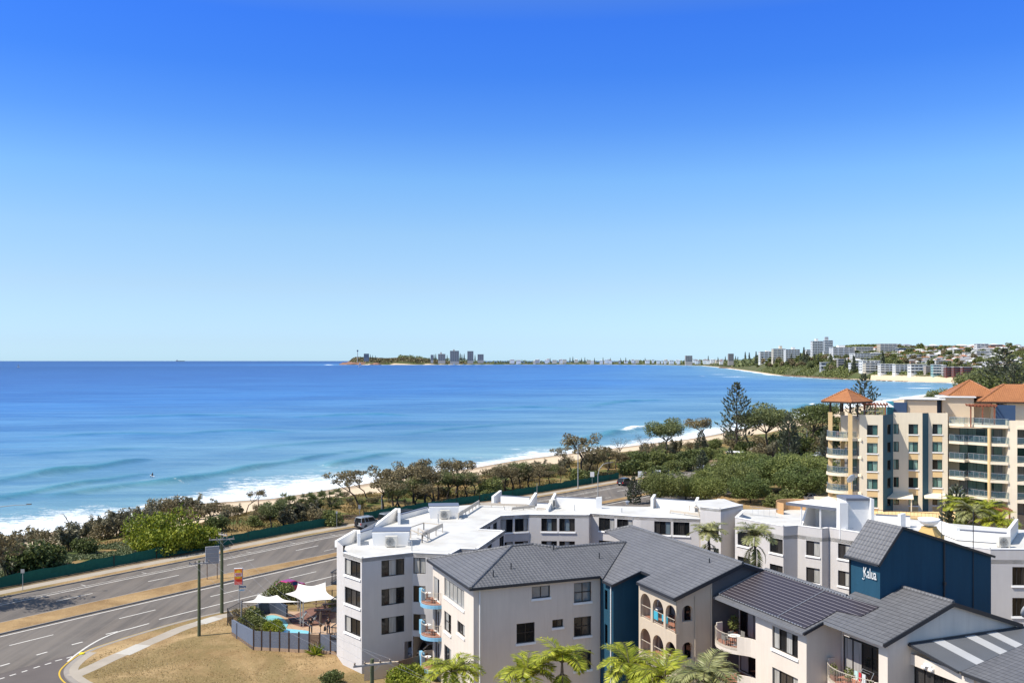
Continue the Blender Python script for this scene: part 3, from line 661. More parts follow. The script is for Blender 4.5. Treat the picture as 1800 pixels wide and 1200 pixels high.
# roof-top walls with slate cappings
def roofbox(c,w,d,h,rz=0,z=ZA-.03,cap=True,taper=.12):
    """white upstand box with slate-capped top; c is the front-left base point"""
    mb=MB(TA@Matrix.Translation((c[0],c[1],z))@Matrix.Rotation(rz,4,'Z'))
    v=[(0,0,0),(w,0,0),(w,d,0),(0,d,0),(-taper,-taper*.3,h),(w+taper,-taper*.3,h),(w+taper,d,h),(-taper,d,h)]
    mb.add(v,[(0,1,5,4),(1,2,6,5),(2,3,7,6),(3,0,4,7),(4,5,6,7)]); o=mb.build('roof_box',M['white'],ga)
    if cap:
        mb=MB(TA@Matrix.Translation((c[0],c[1],z))@Matrix.Rotation(rz,4,'Z')); mb.box(-taper-.05,w+taper+.05,.25,d+.05,h+.004,h+.09); mb.build('capping',M['greycap'],o)
    return o
roofbox(gp2(656,958.5,ZA),3.3,2.6,1.25,R(3)); roofbox(gp2(756,911,ZA),3.1,2.4,1.3,R(6))
m=MB(TA)
def upstand(mb,p,q,h0,h1,t=.28,z=ZA-.03):
    a=Vector((*p,z));b=Vector((*q,z)); d=(b-a).normalized(); n=Vector((-d.y,d.x,0))*t
    mb.extr([a,b,b+Vector((0,0,h1)),a+Vector((0,0,h0))],n)
for (x0,y0),(x1,y1),h0,h1 in [((593,961),(627,951),.6,1.15),((627,951),(628,958),1.15,1.15),((660,928),(699,913),.3,1.3),((699,913),(699,921),1.3,1.3),
   ((868,886),(882,880),1.0,1.35),((930,892),(944,884),.4,1.35),((964,899),(978,886),.4,1.4),((1048,893),(1058,893),1.3,1.4),((1148,893),(1153,888),1.2,1.4),((1221,899),(1229,892),.6,1.3),((1261,905),(1266,895),.9,1.3)]:
    upstand(m,gp2(x0,y0,ZA),gp2(x1,y1,ZA),h0,h1,.3)
segs=[((628,951),(656,942),.75),((699,914),(753,899),.5),((880,885),(930,888),.95),((944,892),(964,893),.5),((978,889),(1047,892),1.05),((1153,891),(1221,896),1.0),((1229,898),(1262,900),.85)]
for p,q,h in segs: upstand(m,gp2(*p,ZA),gp2(*q,ZA),h,h,.22)
islands(m,'roof_upstand',M['white'],ga)
m=MB(TA)
for p,q,h in segs: upstand(m,gp2(p[0],p[1]-.3,ZA),gp2(q[0],q[1]-.3,ZA),.08,.08,.34,ZA-.03+h+.004)
islands(m,'upstand_capping',M['greycap'],ga)
# cream timber rails and vents on the roof
m=MB(TA)
def plank(mb,p,q,z,h=.35,t=.08):
    mb=MB(TA)
    a=Vector((*gp2(*p,ZA),z));b=Vector((*gp2(*q,ZA),z)); mb.bar(a,b,t,h)
    n=max(2,int((b-a).length/1.5)+1)
    for i in range(n): c=a+(b-a)*i/(n-1); mb.bar((c.x,c.y,ZA-.04),(c.x,c.y,z),.09)
    mb.build('roof_rail',M['rail'],ga)
plank(m,(742,953),(778,935),ZA+.75,.4); plank(m,(735,940),(752,950),ZA+.7,.12); plank(m,(722,945),(742,953),ZA+.8,.12); plank(m,(745,930),(778,934),ZA+.7,.1); plank(m,(722,938),(745,930),ZA+.7,.1)
plank(m,(806,912),(842,889),ZA+.5,.42); plank(m,(842,890),(930,893),ZA+.35,.3); plank(m,(900,897),(940,893),ZA+.25,.3); plank(m,(944,896),(962,897),ZA+.2,.2); plank(m,(1178,901),(1230,908),ZA+.25,.25); plank(m,(1212,897),(1228,901),ZA+.6,.12)
m=MB(TA)
for x,y,h in [(724,967,.9),(771,921,.6),(770,917,.9),(1010,897,.7),(1093,900,.5),(1113,913,.35),(1009,882,.3),(887,895,.3)]:
    p=gp2(x,y,ZA); m.tube([(*p,ZA-.05),(*p,ZA+h)],.05,6)
for x,y,r in [(720,958,.12),(1103,886,.18)]: p=gp2(x,y,ZA); m.lathe([(r,0),(r,.3),(r*1.6,.34),(r*1.5,.42),(.02,.5)],(*p,ZA-.03),10)
islands(m,'vent_pipe',M['alu'],ga)
# garage recess under the left wing
m=MB(TA); d=Vector((Vector(PA[4])-Vector(PA[3])).normalized()); n=Vector((-d.y,d.x)); p=Vector(PA[3])+d*.05; q=Vector(PA[3])+d*(gl+2.2)
m.poly((*(p+n*6),-.1),(*(q+n*6),-.1),(*(q+n*6),2.8),(*(p+n*6),2.8)); m.poly((*p,2.76),(*q,2.76),(*(q+n*6),2.76),(*(p+n*6),2.76)); m.poly((*p,-.1),(*(p+n*6),-.1),(*(p+n*6),2.8),(*p,2.8)); m.poly((*q,-.1),(*q,2.8),(*(q+n*6),2.8),(*(q+n*6),-.1))
islands(m,'garage_recess',M['greywall'],ga)
m=MB(TA); a=Vector(PA[2]);d=(Vector(PA[3])-a).normalized();n=Vector((-d.y,d.x))
w0=a+d*gu[0]+n*.9; w1=a+d*gu[1]+n*.9
m.poly((*w0,0),(*w1,0),(*w1,2.35),(*w0,2.35)); islands(m,'garage_recess',M['greywall'],ga)
# side balconies over the pool terrace (dark frames)
m=MB(TA); a=Vector(PB[0]);b=Vector(PB[2]);d=(b-a).normalized();n=Vector((-d.y,d.x))
for z in (7.9,5.3,2.7):
    p=[a+d*.25,a+d*.25+n*.7,a+d*2.6+n*.7,a+d*2.6]; railing(m,[tuple(x) for x in p],z-1.0,1.0,.3,.03); m.prism([tuple(x) for x in p],z-1.15,z-1.02); m.build('side_balcony',M['black'],ga); m=MB(TA)
# terrace level: parasol-white canopy room, stair head, curved wall
def Bx(x,y,z): return gp2(x,y,z)
zt=ZA-.12
c0=Bx(1404,934,zt);c1=Bx(1476,944,zt)
m=MB(TA); a=Vector((*c0,0));b=Vector((*c1,0));d=(b-a).normalized();n=Vector((-d.y,d.x,0))
m.extr([a+Vector((0,0,zt)),b+Vector((0,0,zt)),b+Vector((0,0,zt+3.0)),a+Vector((0,0,zt+3.0))],n*.0+Vector((0,0,0))) if False else None
bw=[a+n*3.6,b+n*3.6]; m.extr([bw[0]+Vector((0,0,zt)),bw[1]+Vector((0,0,zt)),bw[1]+Vector((0,0,zt+2.6)),bw[0]+Vector((0,0,zt+2.6))],n*.2)
m.extr([a+n*.4+Vector((0,0,zt)),a+n*3.6+Vector((0,0,zt)),a+n*3.6+Vector((0,0,zt+2.6)),a+n*2.2+Vector((0,0,zt+2.6))],d*-.2)
m.build('terrace_wall',M['white'],ga)
m=MB(TA); m.extr([a-d*1.4+Vector((0,0,zt+2.62)),b+Vector((0,0,zt+2.62)),b+n*4+Vector((0,0,zt+2.62)),a-d*.6+n*4+Vector((0,0,zt+2.62))],(0,0,.28)); m.build('terrace_canopy',M['white'],ga)
m=MB(TA); q0=a-d*1.42-n*.02;q1=b-n*.02; m.extr([q0+Vector((0,0,zt+2.63)),q1+Vector((0,0,zt+2.63)),q1+Vector((0,0,zt+2.93)),q0+Vector((0,0,zt+2.93))],-n*.06); m.build('canopy_fascia',M['greycap'],ga)
m=MB(TA)
for t in (.05,.52): p=a+(b-a)*t+n*.15; m.bar((p.x,p.y,zt),(p.x,p.y,zt+2.62),.13)
islands(m,'terrace_post',M['white'],ga)
# stair head with sloping wall
s0=Bx(1476,947,zt);s1=Bx(1490,948,zt); k=Vector((*s0,0)); e=Vector((1,0.05,0)).normalized(); g=Vector((-.05,1,0)).normalized()
m=MB(TA); Z=lambda z:Vector((0,0,zt+z))
m.extr([k+Z(0),k+e*.85+Z(0),k+e*.85+Z(3.6),k+Z(3.6)],g*.8)
m.extr([k+e*.85+g*.5+Z(0),k+e*3.3+g*.5+Z(0),k+e*3.3+g*.5+Z(3.75),k+e*.85+g*.5+Z(3.75)],g*2.2)
m.extr([k+e*3.2+Z(0),k+e*3.5+Z(0),k+e*3.5+Z(3.95),k+e*3.2+Z(4.0)],g*3)
m.build('stair_head',M['white'],ga)
m=MB(TA); m.extr([k+e*.8+g*.3+Z(3.76),k+e*3.2+g*.3+Z(3.76),k+e*3.2+g*2.8+Z(3.76),k+e*.8+g*2.8+Z(3.76)],(0,0,.25)); m.build('stair_head_roof',M['greycap'],ga)
m=MB(TA); m.extr([k+e*.92+g*.46+Z(0.05),k+e*1.6+g*.46+Z(.05),k+e*1.6+g*.46+Z(2.1),k+e*.92+g*.46+Z(2.1)],g*.038); dr=m.build('door',M['white'],ga)
m=MB(TA); m.bar(k+e*1.48+g*.44+Z(1),k+e*1.56+g*.44+Z(1),.05); m.build('handle',M['alu'],dr)
m=MB(TA); p=[tuple(Vector(Bx(1404,901,zt))+Vector((2.5*math.cos(t),2.3*math.sin(t)))) for t in np.linspace(-.5,3.7,22)]
for u,v in zip(p[:-1],p[1:]): u=Vector((*u,zt));v=Vector((*v,zt)); m.extr([u,v,v+Vector((0,0,1.3)),u+Vector((0,0,1.3))],(0,.22,0))
m.build('curved_terrace_wall',plain('orange_terrace_render',(.50,.29,.13),.7),ga)
m=MB(TA)
for x,y,h in [(1330,907,1.0)]:
    p=Vector((*gp2(1318,905,zt),0));q=Vector((*gp2(1368,910,zt),0)); railing(m,[tuple(p[:2]),tuple(q[:2])],zt,1.0,.6,.02)
m.build('terrace_rail',M['alu'],ga)
# far side white parapet walls right of the blue stair tower
m=MB(TA)
for (x0,y0),(x1,y1),h in [((1650,935),(1682,948),1.2),((1682,948),(1776,955),.9),((1776,955),(1790,935),1.4),((1540,922),(1600,925),1.0),((1583,930),(1592,928),1.6)]: upstand(m,gp2(x0,y0,ZA),gp2(x1,y1,ZA),h,h,.3)
islands(m,'roof_upstand',M['white'],ga)
m=MB(TA)
for (x0,y0),(x1,y1),h in [((1682,947.5),(1776,954.5),.9),((1540,921.5),(1600,924.5),1.0)]: upstand(m,gp2(x0,y0,ZA),gp2(x1,y1,ZA),.1,.1,.4,ZA-.02+h)
islands(m,'upstand_capping',M['greycap'],ga)
def onroof(x,y,z=ZA-.03): p=GP(x,y,z); return p
aircon(onroof(688,961),R(4),'rust stained air conditioner on the white roof beside the left slate topped box',1.25)
aircon(onroof(782,912),R(8),'cream air conditioner in front of the second slate topped roof box',1.2)
aircon(onroof(971,893.5),R(70),'narrow air conditioner against the sloped white fin on the back edge of roof',1.3)
aircon(onroof(1764,962,zt),R(3),'white air conditioner on the white roof right of the navy stair tower',1.25)
dish(onroof(1497,905,zt)+Vector((0,0,3.0)),R(25),1.15,'grey satellite dish on the stair head in front of the cream balcony tower')
# urn on stepped yellow base
ur=empty('roof_urn',onroof(1633,955,zt),0,'wide white urn bowl on a stepped yellow roof pedestal','urn'); ur.scale=(.68,.68,.8)
m=MB(); m.lathe([(2.2,0),(2.2,1.0),(2.0,1.05),(1.15,1.9),(1.1,2.1)],n=4); m.build('pedestal',plain('mustard_render',(.46,.30,.10),.7),ur)
m=MB(T=Matrix.Translation((0,0,2.1))); m.lathe([(.5,0),(.6,.12),(1.1,.35),(1.45,.72),(1.5,.95),(1.35,.95),(.9,.8),(.02,.75)],n=24); m.build('bowl',M['white'],ur,smooth=True)
# ================================================================ tiled-roof buildings in their own frame (u along the front, v away)
E0=Vector((-3.24,73.2,0)); RZ=R(22); CB,SB=math.cos(RZ),math.sin(RZ)
M['navy']=brick_paint('deep_blue_brick',(.018,.075,.125),.23,.086,.45,.12)
TL=Matrix.Translation(E0)@Matrix.Rotation(RZ,4,'Z')
def lw(u,v,z=0): return TL@Vector((u,v,z))
def hit_u(px,py,u0):
    k=(px-CX)/F; Y=(u0+E0.x*CB+E0.y*SB)/(k*CB+SB); X=k*Y; return -(X-E0.x)*SB+(Y-E0.y)*CB, H-(py-CY)/F*Y
def hit_v(px,py,v0):
    k=(px-CX)/F; Y=(v0-E0.x*SB+E0.y*CB)/(-k*SB+CB); X=k*Y; return (X-E0.x)*CB+(Y-E0.y)*SB, H-(py-CY)/F*Y
cb=empty('apartment_building',E0,RZ,'cream rendered four storey apartments with dark grey hipped tile roof and arched loggias','building')
I=None
def roofplane(mb,pts,t=.1):
    """roof slab: polygon pushed straight down by t"""
    mb.extr(pts,(0,0,-t))
def eave(mb,pts,w=.14,h=.2,dz=-.02):
    for a,b in zip(pts[:-1],pts[1:]): a=Vector(a);b=Vector(b); mb.bar(a+Vector((0,0,dz-h/2)),b+Vector((0,0,dz-h/2)),w,h)
def ridge(mb,pts,r=.13):
    for a,b in zip(pts[:-1],pts[1:]): mb.tube([Vector(a)+Vector((0,0,.0)),Vector(b)+Vector((0,0,.0))],r,6)
PF=lambda v:10.3+.31*v
P3=lambda u:10.05+.34*(u-11.4)
m=MB()
apx=(5.8,5.8,PF(5.8)); ap2=(7.8,5.8,PF(5.8))
roofplane(m,[(0,0,10.3),(11.35,0,10.3),(11.35,-.45,10.16),(16.45,4.9,PF(4.9)),(9.6,4.9,PF(4.9)),ap2,apx])           # front
roofplane(m,[(0,11.6,10.3),(0,0,10.3),apx])                                                                     # left hip
roofplane(m,[(13.6,11.6,10.3),(0,11.6,10.3),apx,ap2]); roofplane(m,[(9.6,4.9,PF(4.9)),(10.5,6,PF(4.6)),(13.6,11.6,10.3),ap2])
roofplane(m,[(10.5,4.9,PF(4.9)),(16.45,4.9,PF(4.9)),(16.45,8,PF(4.9)-.95),(11.6,8,PF(4.9)-.95)])
AP=(18.8,8.2,P3(18.8))
roofplane(m,[(12.7,-9.2,P3(12.7)),(18.8,-9.2,P3(18.8)),AP,(16.9,9.8,P3(16.9)),(16.45,4.9,P3(16.45)),(11.35,-.45,P3(11.35)),(11.35,-2.1,P3(11.35)),(14,-2.1,P3(14)),(14,-3.7,P3(14)),(12.7,-3.7,P3(12.7))])
roofplane(m,[(18.8,-9.2,P3(18.8)),(24.6,-9.2,P3(18.8)-1.97),(24.6,8.2,P3(18.8)-1.97),AP]); roofplane(m,[AP,(24,13,P3(18.8)-1.9),(16.9,9.8,P3(16.9))])
rf=m.build('roof',M['tile'],cb)
m=MB(); ridge(m,[(0,0,10.3),apx,ap2,(9.6,4.9,PF(4.9)+.02),(16.45,4.9,PF(4.9)+.02)]); ridge(m,[(0,11.6,10.3),apx]); ridge(m,[(18.8,-9.2,P3(18.8)),AP,(16.9,9.8,P3(16.9))]); islands(m,'ridge_capping',M['tile'],rf)
m=MB(); ridge(m,[(11.4,-.4,10.08),(16.45,4.9,PF(4.9)-.03)],.06); m.build('valley_gutter',M['fascia'],rf)
m=MB(); eave(m,[(0,11.6,10.3),(0,0,10.3),(11.3,0,10.3)]); eave(m,[(11.35,-2.1,P3(11.35)),(11.35,-.45,P3(11.35))]); eave(m,[(11.35,-2.1,P3(11.35)),(14,-2.1,P3(14)),(14,-3.7,P3(14)),(12.7,-3.7,P3(12.7)),(12.7,-9.2,P3(12.7))]); eave(m,[(12.7,-9.22,P3(12.7)),(18.8,-9.22,P3(18.8)),(24.6,-9.22,P3(18.8)-1.97)],.1,.28)
m.build('gutter',M['fascia'],cb)
# walls
wl_=MB(); wins=[]
def cwin(a,b,kind,x0,x1,y0,y1,panes,rows=1,sill='white',frame='frame',mb=None,coll=None,fixed=None):
    if kind=='u': s0,zt_=hit_u(x0,y0,a[0]); s1,_=hit_u(x1,y0,a[0]); _,zb=hit_u(x0,y1,a[0]); u0,u1=abs(s0-a[1]),abs(s1-a[1])
    else: s0,zt_=hit_v(x0,y0,a[1]); s1,_=hit_v(x1,y0,a[1]); _,zb=hit_v(x0,y1,a[1]); u0,u1=abs(s0-a[0]),abs(s1-a[0])
    coll.append((u0,u1,zb,zt_,panes,rows,sill,frame))
def finish(parent,mb,a,b,coll,z1,depth=.14,arches=(),zt=None,z0=-.2):
    wall(mb,a,b,z0,z1,[c[:4] for c in coll]+list(arches),depth,zt)
    for c in coll: win(parent,None,a,b,c[0],c[1],c[2],c[3],c[4],c[7],depth,c[5],c[6])
g,c_,bl,br=['glass'],['curtain'],['blind'],['glass_blue']
L=[]; a,b=(.4,11.2),(.4,.4)
cwin(a,b,'u',781,816,1013.7,1046,['curtain']*5,1,coll=L,frame='alu'); cwin(a,b,'u',781,793,1072,1106,['curtain','glass'],2,coll=L); cwin(a,b,'u',804,817,1089,1110,['blind','curtain'],1,coll=L)
cwin(a,b,'u',781,793,1131,1160,['glass','curtain'],1,coll=L); cwin(a,b,'u',804,817,1150,1174,['glass','blind'],1,coll=L)
finish(cb,wl_,a,b,L,10.25,arches=[(.25,1.9,6.85,8.9),(.25,1.9,4.05,6.1),(.25,1.9,1.25,3.3)])
L=[]; a,b=(.4,.4),(11.55,.4)
cwin(a,b,'v',935,967,1031,1052,['glass_blue','glass_blue'],1,coll=L); cwin(a,b,'v',1009,1039.5,1024.5,1059,['glass_blue','glass_blue'],2,coll=L)
cwin(a,b,'v',908,940,1096,1131,g*2,2,coll=L); cwin(a,b,'v',971,990,1089,1103,g*2,1,coll=L); cwin(a,b,'v',1009,1039.5,1085,1119,['glass','blind'],2,coll=L)
cwin(a,b,'v',908,940,1159,1194,g*2,2,coll=L); cwin(a,b,'v',1009,1039.5,1145,1179,g*2,2,coll=L)
finish(cb,wl_,a,b,L,10.3)
wall(wl_,(13.2,.4),(13.2,11.2),-.2,10.25); wall(wl_,(13.2,11.2),(.4,11.2),-.2,10.25)
wl_.build('wall',M['creamwall'],cb)
m=MB(); wall(m,(11.6,.4),(11.6,-1.8),-.2,9.98,[(.7,1.2,7.6,9.2),(.7,1.2,4.8,6.4)],.1); wall(m,(11.6,-1.8),(14.3,-1.8),-.2,9.95,zt=[(0,9.99),(2.7,P3(14.3)-.12)]); m.build('blue_wall',M['navy'],cb)
m=MB(); wall(m,(14.3,-1.8),(14.3,-3.5),-.2,10.8); m.poly((11.7,-.6,7.5),(11.7,-1.2,7.5),(11.7,-1.2,9.3),(11.7,-.6,9.3)); m.build('recess_wall',M['navy'],cb)
m=MB(); m.tube([(11.5,-1.55,10),(11.5,-1.55,0)],.05,8); m.build('downpipe',M['whiteframe'],cb)
m=MB(); m.tube([(.9,.32,10.15),(.9,.32,0)],.05,8); m.build('downpipe',M['whiteframe'],cb)
# arcade wing
aw=MB(); a,b=(12.95,-3.55),(12.95,-8.95); ar=[]
for z in (7.72,4.97,2.22):
    for x0,x1 in ((1125.8,1143.8),(1147.3,1166.3),(1169.8,1188.8)):
        s0=hit_u(x0,1050,12.95)[0];s1=hit_u(x1,1050,12.95)[0]; ar.append((-3.55-s0,-3.55-s1,z,z+2.0,'arch'))
wall(aw,a,b,-.2,P3(12.95)-.13,ar,.26)
u0,_=hit_v(1199,1066,-8.95);u1,_=hit_v(1217.5,1066,-8.95)
wall(aw,(12.95,-8.95),(16.2,-8.95),-.2,P3(12.95)-.13,[(u0-12.95,u1-12.95,8.55,9.75,'arch'),(u0-12.95,u1-12.95,5.75,7.0,'arch'),(u0-12.95,u1-12.95,3.0,4.25,'arch')],.26,zt=[(0,P3(12.95)-.13),(3.25,P3(16.2)-.13)])
aw.build('arcade_wall',M['archwall'],cb)
m=MB(); wall(m,(16.2,-8.95),(24.4,-8.95),-.2,9.2,zt=[(0,P3(16.2)-.13),(2.6,P3(18.8)-.13),(8.2,P3(18.8)-2.0)]); m.build('slate_gable',plain('slate_render',(.10,.10,.105),.6),cb)
m=MB(); m.tube([(14.65,-9.02,10.4),(14.65,-9.02,0)],.045,8); m.tube([(16.1,-9.02,10.9),(16.1,-9.02,0)],.045,8); m.tube([(13.05,-9.05,10.1),(13.05,-9.05,0)],.05,8); islands(m,'downpipe',M['archwall'],cb)
m=MB()
for z in (7.72,4.97,2.22): m.box(13.22,15.6,-8.68,-3.6,z-.25,z+.01)
islands(m,'loggia_floor',M['terracotta'],cb)
m=MB()
for z in (10.0,7.45,4.7): m.box(13.22,15.6,-8.68,-3.6,z-.02,z+.02) if z<10 else None
wall(m,(15.4,-3.6),(15.4,-8.68),0,10.4,[(.6,2.2,7.75,9.85),(2.7,4.6,7.75,9.85),(.6,2.2,5,7.1),(2.7,4.6,5,7.1)],.1); wall(m,(13.2,-3.58),(15.4,-3.58),0,10.4)
m.build('loggia_wall',M['archwall'],cb)
for z in (7.75,5.0):
    for x0,x1 in ((.6,2.2),(2.7,4.6)): win(cb,None,(15.4,-3.6),(15.4,-8.68),x0,x1,z,z+2.1,rnd_panes(2),'frame',.1,name='loggia_door')
for k,z in enumerate((7.72,4.97)):
    m=MB(); m.bar((13.08,-3.6,z+.95),(13.08,-8.7,z+.95),.04); m.bar((13.08,-3.6,z+.12),(13.08,-8.7,z+.12),.03)
    for i in range(24): y=-3.7-i*.21; m.bar((13.08,y,z),(13.08,y,z+.95),.014)
    m.build('loggia_rail',M['rail'],cb)
# curved blue balconies on the left wall
for z in (6.85,4.05,1.25):
    C0=(.4,10.05); A=arc2(C0,1.45,90,270,14)
    m=MB(); m.prism(A,z-.32,z-.02); s_=m.build('balcony',M['lightblue'],cb)
    m=MB(); m.prism(arc2(C0,1.38,90,270,14),z-.015,z+.01); m.build('balcony_floor',M['terracotta'],s_)
    m=MB(); m.box(-.75,-.5,10.7,11.6,z-.3,z+.95); m.build('balcony_fin',M['lightblue'],s_)
    m=MB(); railing(m,arc2(C0,1.36,118,270,12),z,1.0,.13,.016); m.build('balcony_rail',M['rail'],s_)
win(cb,None,(.4,11.2),(.4,.4),.25,1.9,6.85,8.9,['curtain','glass'],'whiteframe',name='balcony_door'); win(cb,None,(.4,11.2),(.4,.4),.25,1.9,4.05,6.1,['blind','glass'],'whiteframe',name='balcony_door'); win(cb,None,(.4,11.2),(.4,.4),.25,1.9,1.25,3.3,['blind','glass'],'whiteframe',name='balcony_door')
m=MB()
for u,v in ((4.3,2.2),(2.4,1.3),(12.6,2.6),(9.2,4.6)): m.tube([(u,v,PF(v)-.05),(u,v,PF(v)+.5)],.05,6)
m.tube([(17.6,-6.5,P3(17.6)-.1),(17.6,-6.5,P3(17.6)+.35)],.05,6); islands(m,'vent_pipe',M['fascia'],cb)
# ---------------------------------------------------------------- right wing with solar mats
rw_=empty('apartment_building',lw(16.8,-13),RZ,'pale rendered wing with black solar roof mats, curved balconies and striped pergola roof','building')
TR=Matrix.Translation((-16.8,13,0))
PC=lambda u:10.25+.35*(u-16.3)
p3=lambda u,v,d=0:(u,v,PC(u)+d)
m=MB(TR); roofplane(m,[p3(*q) for q in [(16.3,-9.05),(21,-9.05),(21,-18),(21.72,-18),(21.72,-20.36),(23.6,-20.36),(23.6,-24.6),(17.95,-24.6),(17.95,-19.25),(16.3,-19.25)]])
roofplane(m,[(21,-9.05,PC(21)),(25.7,-9.05,PC(21)-1.6),(25.7,-17.2,PC(21)-1.6),(21,-17.2,PC(21))]); roofplane(m,[(23.6,-24.6,PC(23.6)),(29.6,-24.6,PC(23.6)-2.0),(29.6,-20.36,PC(23.6)-2.0),(23.6,-20.36,PC(23.6))])
rf=m.build('roof',M['tile'],rw_)
m=MB(TR); ridge(m,[p3(21,-9.05),p3(21,-18)]); ridge(m,[p3(23.6,-20.4),p3(23.6,-24.6)]); islands(m,'ridge_capping',M['tile'],rf)
m=MB(TR); eave(m,[p3(16.3,-9.05),p3(16.3,-19.25)],.16,.16); eave(m,[p3(17.95,-19.25),p3(17.95,-24.6)],.16,.18); islands(m,'gutter',M['gutter'],rw_)
m=MB(TR); eave(m,[p3(16.3,-19.28),p3(17.95,-19.28)],.1,.2); eave(m,[p3(17.95,-24.62),p3(23.6,-24.62),(29.6,-24.62,PC(23.6)-2)],.1,.26); eave(m,[p3(16.3,-9.0),p3(21,-9.0)],.1,.16); islands(m,'fascia',M['fascia'],rw_)
def solarmat():
    t=NT('solar_mat'); uv=t.coord('UV'); sp=t.new('ShaderNodeSeparateXYZ'); t.link(uv,sp.inputs[0])
    r=t.math('FRACT',t.math('DIVIDE',sp.outputs[1],.33)); q=t.math('FRACT',t.math('DIVIDE',sp.outputs[0],.15))
    l=t.ramp(r,[(0,1),(.1,1),(.15,0),(1,0)]); d=t.ramp(q,[(0,.6),(.3,1)])
    t.col(t.mix(l,t.mix(d,(.02,.017,.021),(.036,.030,.037)),(.24,.22,.23))); t.bump(l,.6,.03); return t.set(.4,0,.3)
m=MB(TR)
m.extr([p3(*q,.06) for q in [(16.6,-9.25),(20.75,-9.25),(20.75,-18.2),(20.9,-21.1),(19.5,-21.0),(19.2,-19.05),(18.0,-19.1),(16.6,-19.0)]],(0,0,-.04)); so_=m.build('solar_mat',solarmat(),rw_)
m=MB(TR)
for u in (16.6,20.8): 
    for i in range(32): m.bar(p3(u,-9.25-i*.3,.1),p3(u,-9.45-i*.3,.1),.06)
m.bar(p3(16.7,-16.1,.08),p3(20.8,-16.1,.08),.035); m.bar(p3(16.6,-9.2,.1),p3(20.8,-9.2,.1),.07); m.build('manifold',M['alu'],so_)
ww=MB(TR); L=[]; a,b=(16.75,-13.55),(16.75,-19.0)
cwin(a,b,'u',1357.5,1402.5,1098.7,1137.5,['curtain','glass','curtain','glass'],1,coll=L,frame='frame'); cwin(a,b,'u',1357.5,1402.5,1171,1210,['curtain','blind','blind','curtain'],1,coll=L)
wall(ww,a,b,-.2,10.2,[c[:4] for c in L]); 
for c in L: win(rw_,TR,a,b,c[0],c[1],c[2],c[3],c[4],c[7],.14,1,'white')
wall(ww,(16.75,-19.0),(19.65,-19.0),-.2,10.3,zt=[(0,10.31),(2.9,PC(19.65)-.13)])
wall(ww,(18.45,-23.65),(18.45,-24.4),-.2,10.8); wall(ww,(18.45,-24.4),(29.3,-24.4),-.2,10.4,zt=[(0,PC(18.45)-.13),(5.15,PC(23.6)-.13),(10.85,PC(23.6)-2.0)])
wall(ww,(19.6,-23.65),(18.45,-23.65),-.2,10.8)
ww.build('wall',M['creamwall'],rw_)
# recessed balcony walls and glazing
bw_=MB(TR)
wall(bw_,(18.5,-9.1),(18.5,-13.55),-.2,10.9,[(.1,4.3,7.2,9.8),(.1,4.3,4.45,7.0)],.1); wall(bw_,(18.5,-13.5),(16.9,-13.5),-.2,10.3)
wall(bw_,(19.6,-19.05),(19.6,-23.65),-.2,11.2,[(.15,4.35,7.15,9.75),(.15,4.35,4.4,6.9)],.1)
bw_.build('recess_wall',M['creamwall'],rw_)
for z,pn in ((7.2,['glass','curtain','curtain','glass','blind']),(4.45,['curtain','glass','glass','blind'])): win(rw_,TR,(18.5,-9.1),(18.5,-13.55),.1,4.3,z,z+2.55,pn,'frame',.1,name='balcony_door')
for z,pn in ((7.15,['curtain','curtain','glass','glass','glass_blue']),(4.4,['curtain','glass','glass','glass'])): win(rw_,TR,(19.6,-19.05),(19.6,-23.65),.15,4.35,z,z+2.5,pn,'frame',.1,name='balcony_door')
def balcony(pts,back,z,solid,rim=.3):
    """curved white balcony: slab, tiled floor, balustrade, solid end panel"""
    m=MB(TR); m.prism(pts+back,z-rim,z-.02); s=m.build('balcony',M['creamwall'],rw_)
    m=MB(TR); m.prism([(p[0]+.08,p[1]) for p in pts]+back,z-.015,z+.01); m.build('balcony_floor',M['terracotta'],s)
    m=MB(TR); k=len(pts)-solid
    for p,q in zip(pts[k-1:-1],pts[k:]):
        a=Vector((*p,z-.02));b=Vector((*q,z-.02)); d=(b-a).normalized(); n=Vector((-d.y,d.x,0))*.14; m.extr([a,b,b+Vector((0,0,1.0)),a+Vector((0,0,1.0))],n)
    a=Vector((*pts[0],z-rim)); m.extr([a,a+Vector((0,-.14,0)),a+Vector((0,-.14,rim+1.25)),a+Vector((0,0,rim+1.25))],(.5,0,0)); islands(m,'balcony_panel',M['creamwall'],s)
    m=MB(TR)
    for p,q in zip(pts[:k-1],pts[1:k]):
        a=Vector((*p,z));b=Vector((*q,z)); d=(b-a).normalized(); n=Vector((-d.y,d.x,0))*.1; m.extr([a,b,b+Vector((0,0,.16)),a+Vector((0,0,.16))],n)
    railing(m,pts[:k],z,1.05,.14,.016); m.build('balcony_rail',M['rail'],s)
for z in (7.1,4.35):
    P_=[(16.3,-9.3),(15.95,-9.7),(15.72,-10.2),(15.62,-10.8),(15.64,-11.4),(15.8,-11.9),(16.05,-12.3),(16.4,-12.7),(16.66,-13.1),(16.75,-13.6)]
    balcony(P_,[(18.6,-13.6),(18.6,-9.3)],z,3)
for z in (7.05,4.3):
    P_=[(18.4,-19.1),(18.05,-19.5),(17.8,-20),(17.65,-20.6),(17.62,-21.2),(17.7,-21.8),(17.85,-22.4),(18.05,-22.9),(18.3,-23.4),(18.45,-23.7)]
    balcony(P_,[(19.7,-23.6),(19.7,-19.1)],z,1)
